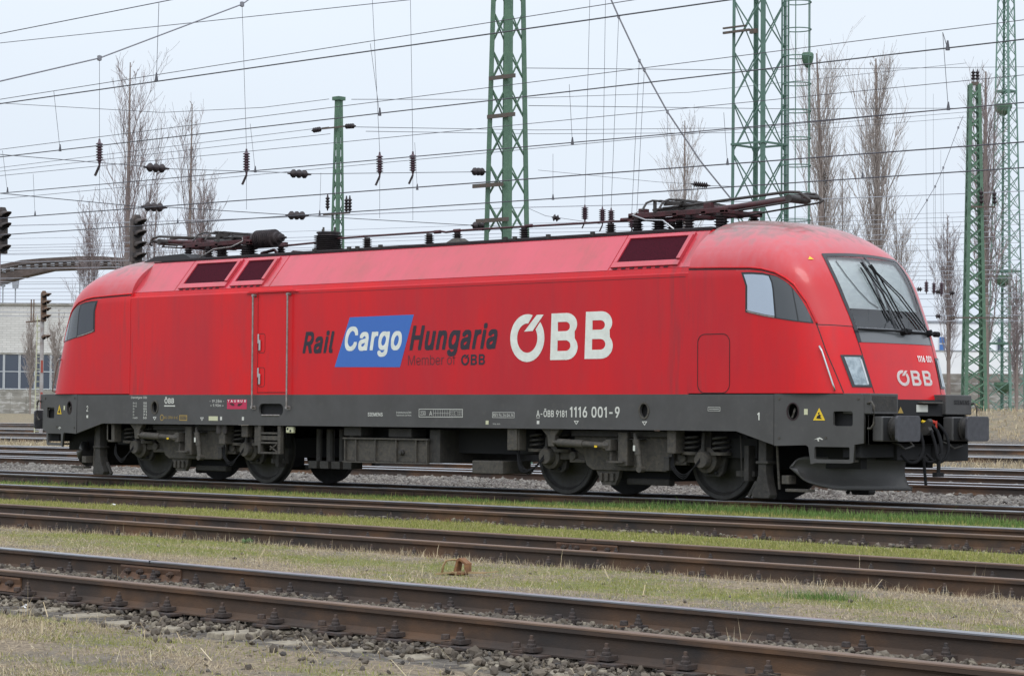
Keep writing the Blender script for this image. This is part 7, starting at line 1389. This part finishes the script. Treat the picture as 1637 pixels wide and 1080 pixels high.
# ---- walls, buildings
def rz_local(px, d, m_=0): g = at(px, 660, d); return Vector((g.x, g.y, 0)), ARZ
def wall(label, px0, d0, px1, d1, ytop, zb, n, m, th=.25):
    p, q = at(px0, ytop, d0), at(px1, ytop, d1); zt = (p.z+q.z)/2; dx = Vector((q.x-p.x, q.y-p.y, 0)); Ln = dx.length; rz = math.atan2(dx.y, dx.x)
    T = tag(empty('concrete_wall', (p.x,p.y,zb), rz), label, 'wall', 'concrete panel walls'); H = zt-zb
    rr = random.Random(n)
    for i in range(n):
        b = MB(); x0_ = Ln*i/n
        for k in range(4): b.box(x0_+.12,x0_+Ln/n-.12,-th/2+rr.uniform(-.02,.02),th/2,H*k/4+.02,H*(k+1)/4-.02)
        b.build('wall_panel', m, T); b = MB(); b.box(x0_-.12,x0_+.12,-th/2-.08,th/2+.05,0,H+.08); b.build('wall_post', m, T)
    return T
wall('grey concrete panel wall behind the left tracks', -60, 330, 215, 345, 624, .6, 11, conc)
wall('weathered concrete panel wall at the right behind the masts', 1400, 285, 1760, 275, 627, 1.8, 12, conc)
wall('taller brown wall behind the weathered concrete wall at the right', 1400, 300, 1760, 292, 597, 1.8, 7, concd)
bl = gpt(-70, 352); x1_ = 250*352/FPX
B1 = tag(empty('brick_building', (bl.x,bl.y,0), ARZ), 'low white brick building with a band of dark windows at the left edge', 'building')
zf = lambda y_, d: at(0, y_, d).z
zt, zw1, zw0 = zf(487,352), zf(566,352), zf(622,352)
b = MB(); b.box(0,x1_,.3,26,.4,zt); b.build('facade', brickm, B1)
b = MB(); b.box(-.2,x1_+.2,0,26.2,zt,zt+.35); b.box(-.1,x1_+.1,.02,.28,zw1,zw1+.25); b.build('roof', conc, B1)
wx = x1_/10
for i in range(10):
    x0_ = i*wx+.15; b = MB(); b.box(x0_,x0_+wx-.3,.18,.28,zw0,zw1-.05); wn = b.build('window', winm, B1)
    g = MB(); g.box(x0_-.12,x0_,.08,.20,zw0,zw1); g.box(x0_+wx-.3,x0_+wx-.18,.08,.20,zw0,zw1); g.box(x0_,x0_+wx-.3,.10,.17,zw0+(zw1-zw0)*.5,zw0+(zw1-zw0)*.5+.12); g.box(x0_,x0_+wx-.3,.10,.17,zw0,zw0+.15)
    g.build('frame', mull, wn)
g_ = at(1478, 660, 330); x1_ = 320*330/FPX
B2 = tag(empty('white_building', (g_.x,g_.y,0), ARZ), 'plain white building behind the masts at the right edge', 'building')
zt2, zmid = zf(516,330)+.9, zf(563,330)+.9
b = MB(); b.box(0,x1_,.5,22,.8,zt2); b.build('facade', whitewall, B2)
b = MB(); b.box(-1,x1_+.1,-6,.5,.8,zmid); b.build('annex', whitewall, B2); b = MB(); b.box(-1.1,x1_+.2,-6.1,.48,zmid,zmid+.15); b.box(-.1,x1_+.1,.4,22,zt2,zt2+.25); b.build('roof', lampgrey, B2)
for px_ in (1507,1600): 
    xw = (px_-1478)*330/FPX; b = MB(); b.box(xw-.45,xw+.35,.42,.5,zf(561,330)+.9,zf(538,330)+.9); wn = b.build('window', bluem if px_ == 1507 else winm, B2); g = MB(); g.box(xw-.5,xw-.4,.36,.42,zf(561,330)+.9,zf(538,330)+.9); g.box(xw-.45,xw+.35,.37,.42,zf(550,330)+.9,zf(549,330)+1.0); g.build('frame', mull, wn)
b = MB(); b.box((1620-1478)*330/FPX,(1640-1478)*330/FPX,.3,.5,zt2-1,zt2+1.5); b.build('chimney', whitewall, B2)
# footbridge
g_ = at(0, 660, 300); FB = tag(empty('footbridge', (g_.x,g_.y,0), ARZ), 'long brown arched footbridge behind the rear cab', 'bridge')
top = [(-120,452),(-60,437),(0,422),(33,415),(66,412),(120,409),(160,409),(200,412),(240,418),(300,430)]; bot = [(-120,480),(-60,466),(0,452),(33,442),(80,431),(130,429),(170,428),(200,429),(240,434),(300,446)]
def loc_xz(x_, y_, d=300): p = at(x_, y_, d); return ((p.x-g_.x)*rh[0]+(p.y-g_.y)*rh[1], p.z)
b = MB(); T_ = [loc_xz(*q_) for q_ in top]; Bq = [loc_xz(*q_) for q_ in bot]
for i in range(len(T_)-1): 
    (xa, za), (xb, zb_) = T_[i], T_[i+1]; (xc, zc), (xd, zd) = Bq[i], Bq[i+1]
    b.add([(xa,0,za),(xb,0,zb_),(xd,0,zd),(xc,0,zc),(xa,3,za),(xb,3,zb_),(xd,3,zd),(xc,3,zc)],[(0,1,2,3),(4,7,6,5),(0,4,5,1),(3,2,6,7)])
b.build('arch_beam', bridgem, FB)
b = MB()
for i in range(26):
    x_ = -60+13*i; ya = np.interp(x_, [q_[0] for q_ in top], [q_[1] for q_ in top]); p0, p1 = loc_xz(x_, ya+9), loc_xz(x_, ya+14); b.box(p0[0]-.25,p0[0]+.25,-.12,-.01,p1[1],p0[1])
b.build('side_lamp', lampgrey, FB)
b = MB(); pts = [loc_xz(x_, y_+7) for x_, y_ in top]; b.path([(p[0],-.08,p[1]) for p in pts], .12, 5); pts = [loc_xz(x_, y_+12) for x_, y_ in top]; b.path([(p[0],-.08,p[1]) for p in pts], .10, 5); b.build('handrail', darksig, FB)
for x_ in (-90, 290):
    b = MB(); p = loc_xz(x_, 470); b.box(p[0]-.6,p[0]+.6,.5,2.5,0,p[1]); b.build('pier', bridgem, FB)
for nm, px_, y0_, y1_, w_, yb_ in (('grey square lamp on a pole at the left edge',2,440,458,8,640),('lower grey square lamp on a pole left of the signal mast',22,441,461,11,640),('taller grey square lamp on a pole, right of the signal mast',125,409,437,12,640),('short grey lamp on a pole close to the rear cab',148,424,442,11,640)):
    d_ = 385; p = gpt(px_, d_); T = tag(empty('lamp_post', (p.x,p.y,p.z), ARZ), nm, 'lamp post', 'lamp posts by the footbridge'); k = d_/FPX
    z0_, z1_ = at(px_,y1_,d_).z-p.z, at(px_,y0_,d_).z-p.z; hw_ = w_*k/2
    b = MB(); b.add([(-hw_*.7,-.4,z0_),(hw_*.7,-.4,z0_),(hw_*.7,.4,z0_),(-hw_*.7,.4,z0_),(-hw_,-.5,z1_),(hw_,-.5,z1_),(hw_,.5,z1_),(-hw_,.5,z1_)],[(0,3,2,1),(4,5,6,7),(0,1,5,4),(1,2,6,5),(2,3,7,6),(3,0,4,7)]); b.build('lamp_head', lampgrey, T)
    b = MB(); b.tube((0,0,0),(0,0,z0_),.10,n=8); b.build('pole', lampgrey, T)
# ---- signals
def hooded(parent, z, m, s=1.0, x=0.06, ln=1.0):
    b = MB(); vs, fs = [], []; n = 12
    for i in range(2):
        for j in range(n+1):
            a_ = math.pi*(-.10+1.20*j/n); rr = (.125 if i == 0 else .115)*s
            xl = 0 if i == 0 else .42*ln*s*(.35+.65*math.sin(max(0,min(math.pi,a_))))
            vs.append((x+xl, rr*math.cos(a_), z+rr*math.sin(a_)*(1 if i == 0 else .75)))
    for j in range(n): fs.append((j,j+1,n+2+j,n+1+j))
    b.add(vs, fs); o = b.build('lamp_hood', m, parent, smooth=True); md = o.modifiers.new('t','SOLIDIFY'); md.thickness = .015*s
    g = MB(); g.lathe([(.10*s,x-.02),(.09*s,x+.02),(0,x+.03)], (0,0,z), 'X', 14); g.build('lens', blackm, o)
def signal(label, px, ytop, ybot, d, n, m, ladder=False, extra=False, bent=False, rz=.0):
    g = gpt(px, d); z1, z0 = at(px,ytop,d).z-g.z, at(px,ybot,d).z-g.z
    T = tag(empty('railway_signal', g, rz), label, 'railway signal', 'colour light signals'); sp_ = (z1-z0)/n
    b = MB(); b.box(-.10,.05,-.15,.15,z0,z1-.05); b.prism([(-.13,z1-.05),(.13,z1-.05),(.07,z1+.06),(-.07,z1+.06)], -.10,.05,'X'); b.build('signal_head', m, T, bevel=.01)
    for i in range(n): hooded(T, z1-sp_*(i+.55), m, sp_/.30, ln=1.5 if ladder else 1.0)
    b = MB(); b.tube((-.2,0,0),(-.2,0,z1-.1),.07 if not ladder else .11,n=10); b.build('post', postgrey, T, smooth=40)
    if ladder:
        b = MB(); b.tube((-.5,-.25,0),(-.4,-.2,z0+.3),.03,n=6); b.tube((-.5,.2,0),(-.4,.2,z0+.3),.03,n=6)
        for i in range(int((z0+.3)/.35)): b.tube((-.49,-.24,.3+.35*i),(-.49,.2,.3+.35*i),.022,n=5)
        b.build('ladder', yellab, T)
        for za_, zb_ in ((1.6,2.5),(3.6,4.3)): MB().box(-.13,-.08,-.09,.03,za_,zb_).build('red_band', redpost, T)
        b = MB(); b.box(-2.2,.1,-.1,.1,z0-.05,z0+.02); b.box(-.9,-.85,-.4,-.35,z0,z0+1.2); b.box(-.55,-.5,-.4,-.35,z0,z0+1.2); b.build('platform', rustm, T)
        hooded(T, z0-.95, m, 1.3, ln=1.5)
    if extra:
        b = MB(); b.box(-.55,-.1,-.02,.02,z1-.75,z1-.70); b.bar((-.16,0,z1-.1),(-.28,0,z1-.75),.03); b.build('bracket', rustm, T)
    return T
signal('dark four lamp signal head with hoods rising behind the rear cab roof', 215, 346, 418, 62, 4, darksig, extra=True, rz=-.15)
signal('dark hooded signal head cut by the left edge', -1, 334, 405, 62, 4, darksig, rz=-.15)
signal('distant rusty signal with ladder and red bands before the brick building', 68, 466, 512, 135, 4, rustm, ladder=True, rz=-.2)
# ---- small things on the ground
def dandelion(label, px, py, Z, s, fl, seed):
    rnd = random.Random(seed); g = onZ(px, py, -.125); g.z = float(gz(g.x, g.y))-.005; T = tag(empty('dandelion_plant', g), label, 'plant')
    b = MB()
    for i in range(26):
        a_ = rnd.uniform(0,6.28); ln = s*rnd.uniform(.6,1.1); w_ = s*.13; h_ = s*rnd.uniform(.2,.9); d_ = Vector((math.cos(a_),math.sin(a_),0)); q = Vector((-d_.y,d_.x,0))*w_
        p0, p1, p2 = Vector((0,0,0)), d_*ln*.5+Vector((0,0,h_)), d_*ln+Vector((0,0,h_*.6)); b.add([p0,p1-q,p2,p1+q,(p0+p1)/2+q*.7,(p0+p1)/2-q*.7],[(0,5,1,2),(0,2,3,4)])
    b.build('leaves', blade_mat('dandelion_leaf', [(.10,.17,.06),(.20,.28,.14),(.13,.22,.09)]), T)
    for i in range(fl):
        x_, y_, z_ = rnd.uniform(-s*.5,s*.5), rnd.uniform(-s*.5,s*.5), s*rnd.uniform(1.0,1.4); b = MB(); b.tube((x_*.3,y_*.3,0),(x_,y_,z_),.003,n=4); b.lathe([(.0,-.01),(.02,.0),(.016,.012),(0,.014)], (x_,y_,z_), 'Z', 9); b.build('flower', mat('dandelion_yellow',(.75,.55,.03),.6), T)
    return T
dandelion('grey green dandelion with yellow flowers beside the second track', 505, 873, -.14, .085, 3, 1)
dandelion('leafy green weed growing against the third track', 745, 829, -.15, .12, 0, 2)
dandelion('small pale green weed at the left beside the second track', 37, 839, -.15, .10, 0, 3)
dandelion('second small weed at the left beside the second track', 78, 841, -.15, .08, 0, 4)
dandelion('low green weed left of the flowering dandelion', 395, 868, -.15, .07, 0, 5)
g_ = onZ(728, 915, -.13); g_.z = float(gz(g_.x, g_.y))+.004
SCR = tag(empty('scrap_iron', g_, .25), 'rusty bent iron bracket lying on a splintered board between the tracks', 'scrap iron')
scm = mat('orange_rust', (.24,.115,.045), .85, var=(.13,.06,.03), scale=18, bump=.3); wdm = mat('weathered_board', (.36,.26,.13), .85, var=(.24,.16,.08), scale=12, stretch=(.3,4,4))
b = MB(); b.path([(-.13,0,.01),(-.12,0,.07),(-.09,0,.115),(-.03,.0,.125),(.03,.01,.12)], .010, 6); b.build('handle', wdm, SCR, smooth=True)
b = MB(); b.prism([(-.06,.0),(.0,.02),(.03,.13),(.06,.145),(.13,.10),(.13,.015),(.11,.015),(.105,.09),(.06,.12),(.045,.11),(.03,.03),(.10,.015),(.10,.0)], -.04,.05); b.build('bracket', scm, SCR, bevel=.004)
b = MB(); b.bar((-.16,-.03,.0),(.0,-.03,.02),.07,.014); b.bar((-.02,-.03,.02),(.27,.05,.022),.05,.014); b.bar((.26,.045,.022),(.37,.08,.035),.02,.008); b.build('board', wdm, SCR)
paper = mat('white_litter', (.75,.75,.74), .7)
for i, (x_, y_, s_, lb) in enumerate(((41,958,.05,'white scrap of paper below the nearest track at the left'),(245,805,.06,'pale scrap lying in the green strip, left'),(1010,868,.04,'small pale scrap in the green strip, middle'),(1617,879,.05,'white scrap beside the third track at the right edge'),(180,809,.05,'pale stone in the green strip at the left'))):
    g_ = onZ(x_, y_, -.14); g_.z = float(gz(g_.x, g_.y))+.004; b = MB(); b.add([(-s_,-.01,.0),(s_*.9,-.015,.004),(s_*1.1,.02,.018),(-s_*.8,.03,.022),(0,.0,.03)],[(0,1,4),(1,2,4),(2,3,4),(3,0,4)]); tag(b.build('paper_scrap', paper, None, loc=g_), lb, 'litter')
P = []
rr = np.random.RandomState(91); n = 26
for (x_, y_, k) in ((1180,1052,16),(1268,905,8),(1372,915,9),(1310,957,40),(170,955,14),(30,985,20),(1560,940,14),(1100,905,6),(165,1000,10)):
    g_ = onZ(x_, y_, -.14); P.append(np.stack([g_.x+rr.normal(0,.05,k), g_.y+rr.normal(0,.05,k), np.full(k,float(gz(g_.x,g_.y))-.005)],1))
P = np.concatenate(P); tag(blades('dry_stalks', P, .13, .004, straw_m, .55, 92), 'scattered tall dry stalks beside the rails', kind='stuff')
g_ = onZ(1310,957,-.13); rr = np.random.RandomState(5); X_ = g_.x+rr.normal(0,.18,700); Y_ = g_.y+rr.normal(0,.08,700); P = np.stack([X_, Y_, gz(X_,Y_)-.004],1)
tag(blades('grass_tuft', P, .05, .004, green_m, .5, 93), 'green grass tuft between the nearest tracks at the right', kind='stuff')
# dry weeds beyond the shiny tracks
r_ = np.random.RandomState(77); n = 26000; X = r_.uniform(-60,10,n); Y = r_.uniform(24.2,33,n); k = in_view(X,Y,3,120); X, Y = X[k], Y[k]; k = noise2(X*.4,Y*.4,78) > -.25; X, Y = X[k], Y[k]
tag(blades('dry_weeds', np.stack([X,Y,gz(X,Y)],1), .20, .02, straw_m, .6, 79), 'dry weeds beyond the shiny tracks', kind='stuff')

# long dead stems lying about
r_ = np.random.RandomState(101); P = []
for key, o0, o1, n in (('D',-5.0,-1.0,260),('D',1.0,4.5,60)):
    c_, z_, a_ = TR[key]; X = r_.uniform(9,27,n*4); Y = c_+a_*X+r_.uniform(o0,o1,n*4); k = in_view(X,Y,1,60); X, Y = X[k][:n], Y[k][:n]; P.append(np.stack([X,Y,gz(X,Y)+.012],1))
tag(blades('dead_stems', np.concatenate(P), .17, .006, straw_m, .4, 102, 1.0), 'long dead stems lying on the foreground dirt', kind='stuff')

r_ = np.random.RandomState(78); n = 9000; X = _md.x+r_.uniform(-24,34,n); Y = _md.y+r_.uniform(-9,3,n); k = mound(X,Y) > .15; X, Y = X[k], Y[k]
tag(blades('dry_weeds', np.stack([X,Y,gz(X,Y)],1), .20, .05, straw_m, .6, 80), 'dry grass on the low bank at the foot of the tall narrow mast', kind='stuff')
